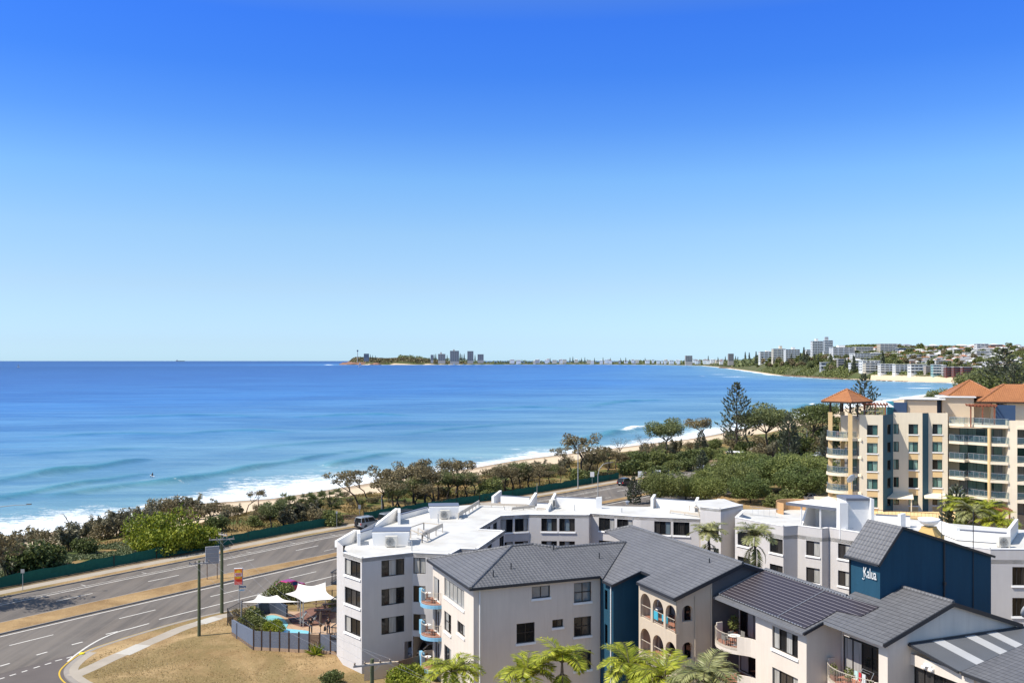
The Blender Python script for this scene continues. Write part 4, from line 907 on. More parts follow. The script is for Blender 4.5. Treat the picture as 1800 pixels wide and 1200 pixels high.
# pergola roof with clear strips, its beam and doors
slope=lambda v:10.53+(v+24.45)*.145
m=MB(TR); m.extr([(20.1,-24.45,slope(-24.45)),(30.5,-24.45,slope(-24.45)),(30.5,-28.25,slope(-28.25)),(20.1,-28.25,slope(-28.25))],(0,0,-.05)); pg=m.build('pergola_roof',corrug('grey_corrugated_sheet',(.13,.135,.145),.12),rw_)
M_clear=corrug('white_clear_sheet',(.50,.50,.50),.12)
for u in (21.9,24.6,26.45): m=MB(TR); m.extr([(u,-24.5,slope(-24.5)+.015),(u+.85,-24.5,slope(-24.5)+.015),(u+.85,-28.2,slope(-28.2)+.015),(u,-28.2,slope(-28.2)+.015)],(0,0,-.012)); m.build('clear_strip',M_clear,pg)
m=MB(TR); m.bar((20.1,-24.5,slope(-24.45)+.02),(30.5,-24.5,slope(-24.45)+.02),.14,.1); m.bar((20.06,-24.45,slope(-24.45)-.05),(20.06,-28.25,slope(-28.25)-.05),.1,.14); islands(m,'pergola_gutter',M['fascia'],rw_)
m=MB(TR); m.box(20.3,20.55,-28.3,-24.4,9.2,9.86); m.box(20.3,20.7,-29.1,-28.3,5,9.9); m.build('pergola_beam',M['creamwall'],rw_)
win(rw_,TR,(20.5,-24.42),(20.5,-28.3),.05,3.85,6.9,9.2,['blind','blind','glass','blind','blind'],'frame',.06,name='sliding_door')
m=MB(TR); m.box(20.5,30,-29,-24.42,6.6,6.85); m.build('terrace_floor',M['terracotta'],rw_)
m=MB(TR); m.box(20.18,20.3,-26.1,-25.5,9.5,9.62); m.box(20.1,20.28,-26.25,-25.95,9.36,9.48); m.box(20.1,20.28,-25.7,-25.4,9.36,9.48); islands(m,'floodlight',M['white'],rw_)
PG=lambda u:10.05+.2*(u-20.15)
m=MB(TR); roofplane(m,[(20.1,-28.45,PG(20.1)),(29,-28.45,PG(29)),(29,-37,PG(29)),(20.1,-37,PG(20.1))]); m.build('lower_roof',M['tile'],rw_)
m=MB(TR); eave(m,[(20.1,-28.45,PG(20.1)),(20.1,-37,PG(20.1))]); eave(m,[(20.1,-28.45,PG(20.1)),(29,-28.45,PG(29))]); m.build('lower_gutter',M['fascia'],rw_)
m=MB(TR); wall(m,(20.5,-28.6),(20.5,-36),-.2,9.9); m.build('lower_wall',M['creamwall'],rw_)
# ---------------------------------------------------------------- blue stair tower with the name in relief
kt=empty('stair_tower',lw(21.75,-20.28),RZ,'tall navy blue brick stair tower with steep tiled cap and cream lettering','tower')
TK=Matrix.Translation((-21.75,20.28,0)); prof=[(21.75,14.72),(23.57,16.8),(31.8,14.25)]
m=MB(TK); wall(m,(21.75,-17.4),(21.75,-20.28),-.2,14.72); wall(m,(21.75,-20.28),(31.8,-20.28),-.2,14.0,zt=[(0,14.72),(1.82,16.8),(10.05,14.25)]); wall(m,(31.8,-20.28),(31.8,-17.4),-.2,14.2); wall(m,(31.8,-17.4),(21.75,-17.4),-.2,14.0,zt=[(0,14.25),(8.23,16.8),(10.05,14.72)]); m.build('wall',M['navy'],kt)
m=MB(TK); roofplane(m,[(21.5,-20.42,14.5),(23.57,-20.42,16.88),(23.57,-17.2,16.88),(21.5,-17.2,14.5)],.12); roofplane(m,[(23.57,-20.42,16.88),(32,-20.42,14.27),(32,-17.2,14.27),(23.57,-17.2,16.88)],.12); rf=m.build('roof',M['tile'],kt)
m=MB(TK); eave(m,[(21.5,-20.45,14.5),(23.57,-20.45,16.9),(32,-20.45,14.28)],.06,.16); eave(m,[(21.47,-17.2,14.5),(21.47,-20.42,14.5)],.12,.14); islands(m,'fascia',M['fascia'],kt)
m=MB(TK); m.tube([(27.35,-20.34,15.5),(27.35,-20.34,9)],.06,8); m.box(27.25,27.45,-20.45,-20.3,12.6,12.8); m.build('downpipe',M['fascia'],kt)
m=MB(TK); m.tube([(30.05,-20.33,17.6),(30.05,-20.33,9.5)],.03,6); m.build('antenna_mast',M['fascia'],kt)
m=MB(TK); m.tube([(27.5,-20.0,15.6),(27.5,-20.0,18.9)],.025,6); m.bar((27.2,-20,18.6),(27.8,-20,18.6),.02); m.build('antenna_mast',M['fascia'],kt)
m=MB(TK); m.tube([(21.68,-17.5,14.4),(21.68,-17.5,11.8)],.05,8); m.build('downpipe',M['fascia'],kt)
v_,z_=hit_u(1519,1013,21.75)
text('Kalua',1.0,None,None,M['whiteframe'],kt,'name_lettering',off=.004,mat4=TK@Matrix(((0,0,-1,21.70),(-.56,0,0,v_),(0.04,1.0,0,z_),(0,0,0,1))),align='LEFT')
m=MB(TK); v2,z2=hit_u(1520,1007,21.7)
m.tube([(21.69,v2+.06,z2+.26),(21.69,v2+.14,z2+.16),(21.69,v2+.08,z2+.04)],.022,6); m.tube([(21.69,v2+.02,z2-.36),(21.69,v2+.12,z2-.44),(21.69,v2+.2,z2-.36)],.022,6); islands(m,'letter_flourish',M['whiteframe'],kt)
dish(lw(30.2,-24.9,10.3),R(10),1.5,'white satellite dish above the striped pergola at the right edge')
# ================================================================ cream and teal holiday apartments on the right
RO=Vector((55.3,148,0)); RA=R(-15.5); CR_,SR_=math.cos(RA),math.sin(RA)
rs=empty('apartment_building',RO,RA,'cream and teal six storey apartment tower with curved balconies and orange tiled pavilions','building')
M['rcream']=brick_paint('pale_cream_render',(.80,.70,.53),.9,.5,.08,.05); M['ryellow']=plain('straw_render',(.70,.50,.25),.7,0,.06); M['rteal']=plain('teal_render',(.030,.105,.15),.65,0,.1)
M['rteal2']=plain('turquoise_render',(.05,.24,.30),.6,0,.08); M['rnavy']=plain('dark_blue_render',(.035,.07,.14),.6); M['terratile']=tiles('orange_clay_tile',(.31,.12,.045),(.42,.175,.07),.3,.36)
M['tan']=plain('tan_render',(.60,.48,.34),.7,0,.06); M['redwood']=plain('red_timber',(.26,.085,.045),.6); M['darkpost']=plain('dark_timber_post',(.05,.028,.018),.6)
def clearglass():
    t=NT('balustrade_glass'); t.col((.10,.17,.20)); t.set(.05,0,.6)
    tr=t.new('ShaderNodeBsdfTransparent'); tr.inputs[0].default_value=(.75,.85,.87,1); mx=t.new('ShaderNodeMixShader'); mx.inputs[0].default_value=.42
    t.link(tr.outputs[0],mx.inputs[1]); t.link(t.b.outputs[0],mx.inputs[2]); t.link(mx.outputs[0],t.n['Material Output'].inputs[0]); return t.m
M['balglass']=clearglass()
def rh(px,py,v0=0.):
    k=(px-CX)/F; Y=(v0-RO.x*SR_+RO.y*CR_)/(-k*SR_+CR_); X=k*Y; return (X-RO.x)*CR_+(Y-RO.y)*SR_, H-(py-CY)/F*Y
ru=lambda px,v=0: rh(px,700,v)[0]
ROWT=[16.3,13.47,10.64,7.81,4.98]; WH=1.62
wa=MB(); ye=MB()
def rseg(a,b,z1,ws,mb=wa,rows=ROWT,name='rcream'):
    ops=[];d=math.hypot(b[0]-a[0],b[1]-a[1])
    for x0,x1 in ws:
        for z in rows: ops.append((x0,x1,z,z+WH))
    wall(mb,a,b,-.2,z1,ops,.2)
    for o in ops: win(rs,None,a,b,*o,random.choice([['glass_green','curtain_green'],['glass','curtain_green'],['curtain_green','glass_green'],['glass','glass_green']]),'frame',.2,sill='whiteframe' if o[1]-o[0]>1.2 else None,fw=.07)
    for x0,x1 in ws:
        if x1-x0<.8: continue
        A=Vector((*a,0));D=(Vector((*b,0))-A)/d;n=Vector((D.y,-D.x,0))
        for z in rows: 
            q=A+n*.004; ye.poly(q+D*x0+Vector((0,0,z-1.18)),q+D*x1+Vector((0,0,z-1.18)),q+D*x1+Vector((0,0,z-.2)),q+D*x0+Vector((0,0,z-.2)))
ZR=19.5
s1=3.8; s2=5.0
a0,a1=ru(1511),ru(1552); f2a,f2b=ru(1570,s1),ru(1621.5,s1); f3a,f3b=ru(1632,s2),ru(1666,s2)
rseg((a0,0),(a1,0),ZR,[(ru(1524)-a0,ru(1543)-a0)])
rseg((f2a,s1),(f2b,s1),ZR+.25,[(.05,ru(1580,s1)-f2a),(ru(1597,s1)-f2a,ru(1614,s1)-f2a)])
rseg((f3a,s2),(f3b,s2),ZR+.2,[(ru(1639,s2)-f3a,ru(1656.5,s2)-f3a)])
wall(wa,(f3b,s2),(f3b+.2,s2+4.2),-.2,ZR+.2); wall(wa,(a0-.1,3.2),(a0,0),-.2,ZR)
te=MB(); L_=math.hypot(f2a-a1,s1); tops=[(L_*.42,L_*.78,z,z+WH) for z in ROWT]; wall(te,(a1,0),(f2a,s1),-.2,ZR,tops,.15); wall(te,(f2b,s1),(f3a,s2),-.2,ZR+.2); te.build('teal_wall',M['rteal'],rs)
for o in tops: win(rs,None,(a1,0),(f2a,s1),*o,['glass'],'frame',.15)
bk_=s2+4.2
# balcony bay between columns
bL=f3b+.2; bm=ru(1738,2.2); bR=ru(1772,1.2); bE=ru(1830,0.6)
SL=[18.05,15.25,12.45,9.65,6.85]
wall(wa,(bL,bk_),(bm+3.2,bk_-2.4),-.2,ZR-1.6,[(2.2,8.4,z+.02,z+2.25) for z in SL[1:]]+[(2.2,8.4,4.05,6.3)],.1)
pal=['glass_green','curtain_green','curtain_green','curtain_green','glass_green','curtain']
Lb=math.hypot(bm+3.2-bL,2.4)
for z in SL[1:]+[4.03]: win(rs,None,(bL,bk_),(bm+3.2,bk_-2.4),2.2,8.4,z+.02,z+2.25,random.sample(pal,5),'frame',.1,name='balcony_door')
wall(wa,(bm+3.2,bk_-2.4),(bE,2.6),-.2,ZR-1.6,[(.8,4.6,z+.02,z+2.25) for z in SL[1:]+[4.03]],.1)
for z in SL[1:]+[4.03]: win(rs,None,(bm+3.2,bk_-2.4),(bE,2.6),.8,4.6,z+.02,z+2.25,random.sample(pal,3),'frame',.1,name='balcony_door')
wall(wa,(bR,1.2),(bR+1.2,.9),-.2,18.9); wall(wa,(bR+1.2,.9),(bE,.3),17.6,18.9); wall(wa,(bR+1.2,.9),(bR+1.5,2.2),-.2,17.6); wall(wa,(bR-.1,2.4),(bR,1.2),-.2,18.9)
wa.build('wall',M['rcream'],rs); islands(ye,'spandrel',M['ryellow'],rs)
def curvepts(z):
    b=.9 if z<14 else .35
    P=[(bL-.1,s2+2.6)]
    for i in range(9):
        t=i/8; P.append((bL+(bm-bL)*t,(s2+.1)*(1-t)+1.9*t-b*math.sin(t*math.pi*1.15)*(.6 if t<.5 else -.9)))
    return P+[(bR,.95)]
for z in SL:
    P=curvepts(z); m=MB(); m.prism(P+[(bR,3.5),(bm+3,bk_-2),(bL,bk_)],z-.38,z); s=m.build('balcony_slab',M['rcream'],rs)
    m=MB(); g_=MB()
    for p,q in zip(P[1:-1],P[2:]):
        a=Vector((*p,z));b=Vector((*q,z)); d=(b-a).normalized(); n=Vector((-d.y,d.x,0))*.12; a+=n;b+=n
        m.bar(a+Vector((0,0,1.05)),b+Vector((0,0,1.05)),.06); m.bar(a+Vector((0,0,.1)),b+Vector((0,0,.1)),.04); m.bar(a,a+Vector((0,0,1.05)),.05)
        g_.poly(a+Vector((0,0,.12)),b+Vector((0,0,.12)),b+Vector((0,0,1.02)),a+Vector((0,0,1.02)))
    m.build('balcony_rail',M['alu'],s); g_.build('glass_panel',M['balglass'],s)
    P=[(bR+1.2,.75),(bE,.2)]; m=MB(); m.prism(P+[(bE,3),(bR+1.4,3)],z-.48,z) if z<17 else m.prism(P+[(bE,3),(bR+1.4,3)],z-.48,z-.1); s=m.build('balcony_slab',M['rcream'],rs)
    if z<17:
        m=MB(); a=Vector((*P[0],z+.0))+Vector((0,.1,0));b=Vector((*P[1],z))+Vector((0,.1,0))
        m.bar(a+Vector((0,0,1.05)),b+Vector((0,0,1.05)),.06)
        for i in range(4): q=a+(b-a)*i/3; m.bar(q,q+Vector((0,0,1.05)),.05)
        m.build('balcony_rail',M['alu'],s); m=MB(); m.poly(a+Vector((0,0,.12)),b+Vector((0,0,.12)),b+Vector((0,0,1.02)),a+Vector((0,0,1.02))); m.build('glass_panel',M['balglass'],s)
for u,v in ((bm,1.75),): m=MB(); m.tube([(u,v,-.2),(u,v,17.6)],.26,10); m.build('column',M['ryellow'],rs)
m=MB(); m.tube([(bm+3.4,3.6,-.2),(bm+3.4,3.6,17.5)],.2,8); m.build('column',M['rcream'],rs)
# round balcony stack with tiled pavilion
tc_=(ru(1484,2.2),2.2); 
for z in (15.75,12.95,10.15,7.35):
    A=arc2(tc_,2.75,-50,-200,16); A=[(p[0],tc_[1]+(p[1]-tc_[1])*.9) for p in A]
    m=MB(); m.prism(A[::-1]+[(tc_[0]+1.9,4.5)][::-1],z-.5,z) if False else m.prism([(tc_[0]+2.55,4.4)]+A[::-1][::1] if False else A[::-1]+[(tc_[0]+2.4,-.2),(tc_[0]+2.4,4.4)],z-.42,z); s=m.build('balcony_slab',M['rcream'],rs)
    B=[(tc_[0]+(p[0]-tc_[0])*.95,tc_[1]+(p[1]-tc_[1])*.95) for p in A]; m=MB(); g_=MB()
    for p,q in zip(B[:-1],B[1:]):
        a=Vector((*p,z));b=Vector((*q,z)); m.bar(a+Vector((0,0,1.05)),b+Vector((0,0,1.05)),.06); m.bar(a,a+Vector((0,0,1.05)),.035); g_.poly(a+Vector((0,0,.1)),b+Vector((0,0,.1)),b+Vector((0,0,1.0)),a+Vector((0,0,1.0)))
    m.build('balcony_rail',M['alu'],s); g_.build('glass_panel',M['balglass'],s)
    win(rs,None,(a0-1.6,3.0),(a0-.1,3.0),0,1.5,z,z+2.2,['glass','curtain_green'],'frame',.02,name='balcony_door')
pz=19.75
CT=[(ru(1459.5,1.9),1.9),(ru(1494.5,-.1),-.1),(ru(1481,4.2),4.2)]
for u,v in CT:
    m=MB(); m.bar((u,v,-.2),(u,v,pz),.62); m.build('column',M['ryellow'],rs)
    m=MB(); m.bar((u,v,pz),(u,v,21.6),.3); m.build('pavilion_post',M['darkpost'],rs)
for u,v in ((tc_[0]+3.2,4.2),(tc_[0]+1.8,-.4),(tc_[0]-.4,4.3)): m=MB(); m.bar((u,v,19.2),(u,v,21.6),.22); m.build('pavilion_post',M['darkpost'],rs)
m=MB(); m.box(a0-2.6,a0+.1,2.6,3.0,15.8,19.2); m.build('pavilion_wall',M['rcream'],rs)
m=MB(); m.box(tc_[0]-.6,tc_[0]+.9,3.9,4.3,15.75,17.9); m.build('pavilion_wall',M['ryellow'],rs)
def pyramid(c,hw,hd,z,h,rz,name='pavilion_roof',par=None):
    Tm=Matrix.Translation((c[0],c[1],z))@Matrix.Rotation(rz,4,'Z'); m=MB(Tm); k=[(-hw,-hd,0),(hw,-hd,0),(hw,hd,0),(-hw,hd,0)]; r=max(0,hw-hd)
    t0=(-r,0,h);t1=(r,0,h)
    if r==0: 
        for i in range(4): m.poly(k[i],k[(i+1)%4],t0)
    else: m.poly(k[0],k[1],t1,t0); m.poly(k[1],k[2],t1); m.poly(k[2],k[3],t0,t1); m.poly(k[3],k[0],t0)
    m.poly(*k[::-1]); o=m.build(name,M['terratile'],par or rs)
    m=MB(Tm); 
    for i in range(4): m.bar(Vector(k[i])-Vector((0,0,.12)),Vector(k[(i+1)%4])-Vector((0,0,.12)),.12,.26)
    m.build('eave_board',M['darkpost'],o)
    m=MB(Tm)
    for i,t in zip(range(4),(t0,t1,t1,t0)): m.tube([k[i],t],.14,6)
    m.build('hip_capping',M['terratile'],o); return o
pyramid((ru(1488.5,2.0),2.0),2.78,2.78,21.55,1.95,R(52))
# roof deck, penthouse walls and pergolas
m=MB(); m.prism([(a0,.3),(a1,.3),(f2a,s1+.3),(f2b,s1+.3),(f3a,s2+.3),(f3b,s2+.3),(f3b+.2,14),(a0-3,14)],ZR-1.0,ZR-.75); m.prism([(bL,3.4),(bE,1),(bE,14),(bL,14)],17.5,17.6); islands(m,'roof_deck',M['tan'],rs)
for x0,x1,y0,y1,v,mt,dp in [(1560,1571,705.5,735,7.1,'rteal2',2.5),(1571,1594,707.5,728,6.8,'rnavy',1.5),(1595,1647,703.5,728,7.2,'tan',4),(1656,1712,699.5,732,8.2,'tan',4),(1646,1656.5,702,730,9.2,'rnavy',2),(1706,1742,705,728,10.0,'tan',4),(1742,1760,712,742,9.0,'rcream',3),(1751,1785,711.5,746,4.0,'rnavy',.3),(1770,1830,703,735,7.0,'rcream',5)]:
    u0,zt_=rh(x0,y0,v);u1,_=rh(x1,y0,v); m=MB(); m.box(u0,u1,v,v+dp,17.55,zt_); m.build('penthouse_wall',M[mt],rs)
for x0,x1,y,v,dp in [(1588,1662,702,6.8,5),(1652,1716,698.5,7.8,5)]:
    u0,z=rh(x0,y,v);u1,_=rh(x1,y,v); m=MB(); m.box(u0,u1,v,v+dp,z,z+.22); m.build('penthouse_roof',M['white'],rs)
for x0,x1,y,v in [(1517,1560,709.5,3.2),(1703,1752,712,3.0)]:
    u0,z=rh(x0,y,v);u1,_=rh(x1,y,v); m=MB()
    for i in range(9): u=u0+(u1-u0)*i/8; m.box(u-.06,u+.06,v-.3,v+2.6,z-.05,z+.14)
    m.box(u0,u1,v,v+.14,z-.22,z-.052); m.box(u0,u1,v+2.2,v+2.34,z-.22,z-.052); m.build('pergola',M['redwood'],rs)
    m=MB()
    for u in (u0+.3,(u0+u1)/2,u1-.3): m.box(u-.09,u+.09,v,v+.18,17.5,z-.23)
    islands(m,'pergola_post',M['redwood'],rs)
m=MB(); P=[(a0+.4,.25),(a1,.25)]; railing(m,P,ZR-.1,.75,.6,.02); m.build('roof_rail',M['alu'],rs)
def rp(px,py,v): u,z=rh(px,py,v); return u,z
u,z=rp(1713,696,9); pyramid((u,13),4.0,4.0,z,2.5,R(0)); u,z=rp(1788,706,6.5); pyramid((u+.4,10.5),6.0,4.6,z,2.7,R(0))
u,z=rp(1756,697,7.6); m=MB(); m.extr([(u,7.7,z-.6),(u+1.8,7.7,z-.6),(u+1.8,8.7,z+.1),(u,8.7,z+.1)],(0,-.1,.18)); sk_=m.build('skylight',M['white'],rs); m=MB(); m.extr([(u+.35,7.8,z-.41),(u+1.45,7.8,z-.41),(u+1.45,8.5,z+.08),(u+.35,8.5,z+.08)],(0,-.1,.05)); m.build('pane',M['glass'],sk_)
# ground floor: awnings, glazed room, terrace walls
for x0,x1,y,v in [(1556,1606,876,s1-2.2),(1625,1664,876,s2-2.0)]:
    u0,z=rh(x0,y,v);u1,_=rh(x1,y,v); m=MB(); m.extr([(u0,v,z),(u1,v,z),(u1+.2,v+2.6,z+.7),(u0+.2,v+2.6,z+.7)],(0,0,.12)); m.build('awning',M['rcream'],rs)
    m=MB(); 
    m.bar((u1-.3,v+.3,0),(u1-.3,v+.3,z),.16); m.build('awning_post',M['rcream'],rs)
u0,z0=rh(1540,893,-5);u1,_=rh(1665,913,-7)
m=MB(); wall(m,(u0-1,-4.5),(u1+2,-6.5),-.2,4.6); m.prism([(u0-1,-4.5),(u1+2,-6.5),(u1+3,3),(u0,0)],4.2,4.35); m.build('terrace_wall',M['ryellow'],rs)
m=MB(); railing(m,[(u0-1,-4.4),(u1+2,-6.4)],4.6,.7,.5,.025); m.build('terrace_rail',M['darkpost'],rs)
u0,z=rh(1440,873,-6);u1,_=rh(1490,873,-6); m=MB(); m.box(u0-.5,u1+.8,-6.3,1.2,5.9,6.25); m.build('entry_roof',M['tan'],rs)
win(rs,None,(u0,-5.6),(u1+.3,-5.6),0,u1+.3-u0,2.2,5.9,['glass','curtain_green','glass_green','curtain_green','glass'],'darkpost' if False else 'frame',.05,name='glazed_front')
m=MB(); wall(m,(u0-7,-6),(u0,-5.7),-.2,3.6); m.build('terrace_wall',plain('apricot_render',(.50,.27,.11),.7),rs)
u0,z=rh(1729,890,-2);u1,_=rh(1778,893,-2); m=MB()
for i in range(12): u=u0+(u1-u0)*i/11; m.box(u-.06,u+.06,-2.6,.4,5.6,5.75)
m.box(u0,u1,-2.3,-2.15,5.42,5.598); m.build('pergola',M['redwood'],rs); m=MB(); m.box(u1-.4,u1-.2,-2.3,-2.1,0,5.4); m.box(u0+.2,u0+.4,-2.3,-2.1,0,5.4); islands(m,'pergola_post',M['redwood'],rs)
u0,z=rh(1730,905,-5); m=MB(); wall(m,(u0-2,-6.8),(u0+16,-8),-.2,3.2); m.build('terrace_wall',M['ryellow'],rs)
def rw(u,v,z): return Vector((RO.x+u*CR_-v*SR_,RO.y+u*SR_+v*CR_,z))
# roof-top parasols
def parasol(loc,r,h,label):
    e_=empty('parasol',loc,0,label,'parasol','white parasols on the terraces'); m=MB(); m.lathe([(r,h-.55*r),(r*.55,h-.25*r),(.06,h)],n=8); m.build('canopy',M['white'],e_); m=MB(); m.tube([(0,0,0),(0,0,h-.02)],.04,6); m.build('pole',M['alu'],e_)
u,z=rh(1551,708,6); parasol(rw(u,6,18.7),1.9,2.9,'white pointed parasol on the roof deck beside the orange pavilion roof')
u,z=rh(1456,868,-3.2); parasol(rw(u,-3.2,4.0),2.3,2.9,'cream parasol at foot of the round balcony stack')
# ================================================================ plants
rng=np.random.RandomState(11)
def unit(n):
    v=rng.normal(size=(n,3)); return v/np.linalg.norm(v,axis=1)[:,None]
def quads(C,D,W,L,Wd):
    """leaf quads: centre, long axis, side axis, length, width -> pointed-ish quads"""
    D=D/np.linalg.norm(D,axis=1)[:,None]; W=np.cross(D,W); W/=np.maximum(np.linalg.norm(W,axis=1),1e-6)[:,None]
    L=np.broadcast_to(L,(len(C),))[:,None]/2; Wd=np.broadcast_to(Wd,(len(C),))[:,None]/2
    V=np.stack([C-D*L,C+W*Wd-D*L*.1,C+D*L,C-W*Wd-D*L*.1],1).reshape(-1,3)
    return V,np.arange(len(V)).reshape(-1,4)
def clump(c,r,n,size,asp=.5,droop=0,shell=.45):
    """leaves filling an ellipsoid, denser at the surface, facing outwards"""
    u=unit(n); k=(shell+(1-shell)*rng.rand(n))[:,None]**.7; P=np.array(c)+u*k*np.array(r)
    d=unit(n)+u*.4; d[:,2]-=droop
    return quads(P,d,unit(n)+u*.3,size*(.6+.8*rng.rand(n)),size*asp*(.6+.8*rng.rand(n)))
def merge(parts):
    V=[];Q=[];o=0
    for v,q in parts: V.append(v);Q.append(q+o);o+=len(v)
    return np.concatenate(V),np.concatenate(Q)
LM={}
LM['banksia']=leafmat('banksia_leaf',(.10,.085,.045),(.19,.155,.08),(.30,.24,.125),.5,.2)
LM['casuarina']=leafmat('she_oak_needles',(.095,.09,.055),(.175,.16,.095),(.28,.25,.155),.5,.2)
LM['olive']=leafmat('olive_leaf',(.072,.091,.037),(.143,.167,.061),(.245,.254,.102),.5,.22)
LM['dark']=leafmat('dark_green_leaf',(.045,.06,.02),(.095,.118,.034),(.17,.195,.058),.5,.2)
LM['lime']=leafmat('lime_green_leaf',(.065,.10,.010),(.17,.215,.018),(.42,.41,.045),.45,.28)
LM['mid']=leafmat('mid_green_leaf',(.062,.078,.024),(.145,.165,.048),(.25,.265,.082),.5,.25)
LM['pine']=leafmat('pine_needles',(.042,.052,.032),(.085,.10,.06),(.15,.165,.10),.5,.1)
LM['palm']=leafmat('palm_leaf',(.10,.14,.014),(.29,.33,.03),(.58,.55,.07),.5,.35,.4)
LM['palmgrey']=leafmat('grey_palm_leaf',(.09,.105,.04),(.22,.235,.085),(.42,.40,.18),.5,.3,.4)
LM['creeper']=leafmat('dune_creeper',(.065,.085,.033),(.130,.163,.072),(.247,.260,.130),.8,.2)
LM['dryleaf']=leafmat('dry_brown_leaf',(.090,.060,.035),(.150,.100,.060),(.220,.160,.100),.6,.2)
LM['tuck']=leafmat('yellow_olive_leaf',(.07,.095,.026),(.165,.195,.05),(.28,.29,.085),.35,.25); LM['tuck2']=leafmat('deep_olive_leaf',(.05,.075,.024),(.115,.15,.042),(.20,.235,.07),.35,.25)
STORE=bpy.data.collections.new('prototypes')   # never linked to the scene: prototypes only lend their meshes
def proto(name,trunk,crown,leaf,bark='bark'):
    root=bpy.data.objects.new(name,None)
    if trunk is not None: o=trunk.build('trunk',M[bark],None,uv=False); COL.objects.unlink(o); o.parent=root
    if crown is not None:
        o=np_mesh('crown' if name!='shrub' else 'foliage',crown[0],crown[1],LM[leaf]); COL.objects.unlink(o); o.parent=root
    return root
def put(pr,loc,s=1,rz=None,label=None,cat='tree',group=None,sz=None):
    c=pr.copy(); COL.objects.link(c)
    for ch in pr.children: k=ch.copy(); COL.objects.link(k); k.parent=c
    c.location=loc; c.scale=(s,s,s*(sz or 1)); c.rotation_euler=(0,0,random.uniform(0,6.28) if rz is None else rz); tag(c,label,cat,group); return c
def branchy(h,lean=(0,0),nl=5,spread=1.2,leaf=.34,dens=70,flat=.45,seed=0,r0=.16,bare=.45,droop=.2,cl=(.55,.95)):
    """windswept coastal tree: bending trunk, forking limbs, separate leaf clumps with gaps"""
    rs=random.Random(seed); tr=MB(); C=[]; top=Vector((lean[0]*h,lean[1]*h,h*.62))
    mid=Vector((lean[0]*h*.35+rs.uniform(-.1,.1)*h,lean[1]*h*.35,h*.36)); fork=mid.lerp(top,.35)
    P=[Vector((0,0,-.3)),mid*.5+Vector((rs.uniform(-.06,.06)*h,rs.uniform(-.06,.06)*h,0)),mid,fork]; tr.tube(P,[r0*1.2,r0*.9,r0*.75,r0*.62],6)
    for i in range(nl):
        a=6.28*i/nl+rs.uniform(-.5,.5); q=rs.uniform(.55,1.15)*spread
        end=Vector((top.x+math.cos(a)*q*h*.32,top.y+math.sin(a)*q*h*.32,h*rs.uniform(.68,.97)))
        m1=fork.lerp(end,.5)+Vector((rs.uniform(-.05,.05)*h,rs.uniform(-.05,.05)*h,-.03*h)); tr.tube([fork,m1,end],[r0*.5,r0*.32,r0*.12],5)
        for k in range(rs.randint(2,3)):
            e2=m1.lerp(end,rs.uniform(.3,1))+Vector((rs.uniform(-.16,.16)*h*spread,rs.uniform(-.16,.16)*h*spread,rs.uniform(-.02,.12)*h)); tr.tube([m1,e2],[r0*.22,r0*.07],4)
            r=rs.uniform(*cl)*h*.16; C.append(clump(e2,(r*1.25,r*1.25,r*flat*1.5),int(dens*rs.uniform(.5,1.2)),leaf,.42,droop))
        r=rs.uniform(*cl)*h*.18; C.append(clump(end,(r*1.3,r*1.3,r*flat*1.5),int(dens*1.1),leaf,.42,droop))
    return tr,merge(C)
def mound(r,h,n,leaf,seed=0,lobes=9,asp=.55,twigs=True,rough=1.0):
    """multi-lobed shrub crown reaching the ground with an uneven top"""
    rs=random.Random(seed); C=[]; tr=MB()
    for i in range(lobes):
        a=6.28*rs.random(); d=r*.68*math.sqrt(rs.random()); q=r*rs.uniform(.28,.5)*rough
        z=h*rs.uniform(.35,.8)*(1-.45*(d/r)**2); c=(math.cos(a)*d,math.sin(a)*d,z)
        C.append(clump(c,(q,q,min(q,z)*rs.uniform(.7,1.05)),n//lobes,leaf,asp,0,.55))
        if twigs: tr.tube([(c[0]*.2,c[1]*.2,-.2),(c[0]*.7,c[1]*.7,z*.5),c],[.06,.045,.02],4)
    C.append(clump((0,0,h*.35),(r*.8,r*.8,h*.35),n//4,leaf,asp,0,.6))
    return (tr if twigs else None),merge(C)
def spiky(r,h,n,seed=0,leaf=.4):
    """thin upright she-oak scrub: whippy stems with needle sprays"""
    rs=random.Random(seed); tr=MB();C=[]
    for i in range(12):
        a=6.28*rs.random(); d=r*rs.uniform(.2,1); hh=h*rs.uniform(.55,1.0); e=Vector((math.cos(a)*d,math.sin(a)*d,hh)); b=Vector((math.cos(a)*d*.35,math.sin(a)*d*.35,-.2)); tr.tube([b,b.lerp(e,.6)+Vector((0,0,.1)),e],[.05,.035,.012],4)
        for k in range(4):
            c=b.lerp(e,rs.uniform(.45,1.0)); q=r*rs.uniform(.14,.26); C.append(clump(c,(q,q,q*1.1),n//48,leaf,.28,-.5,.2))
    return tr,merge(C)
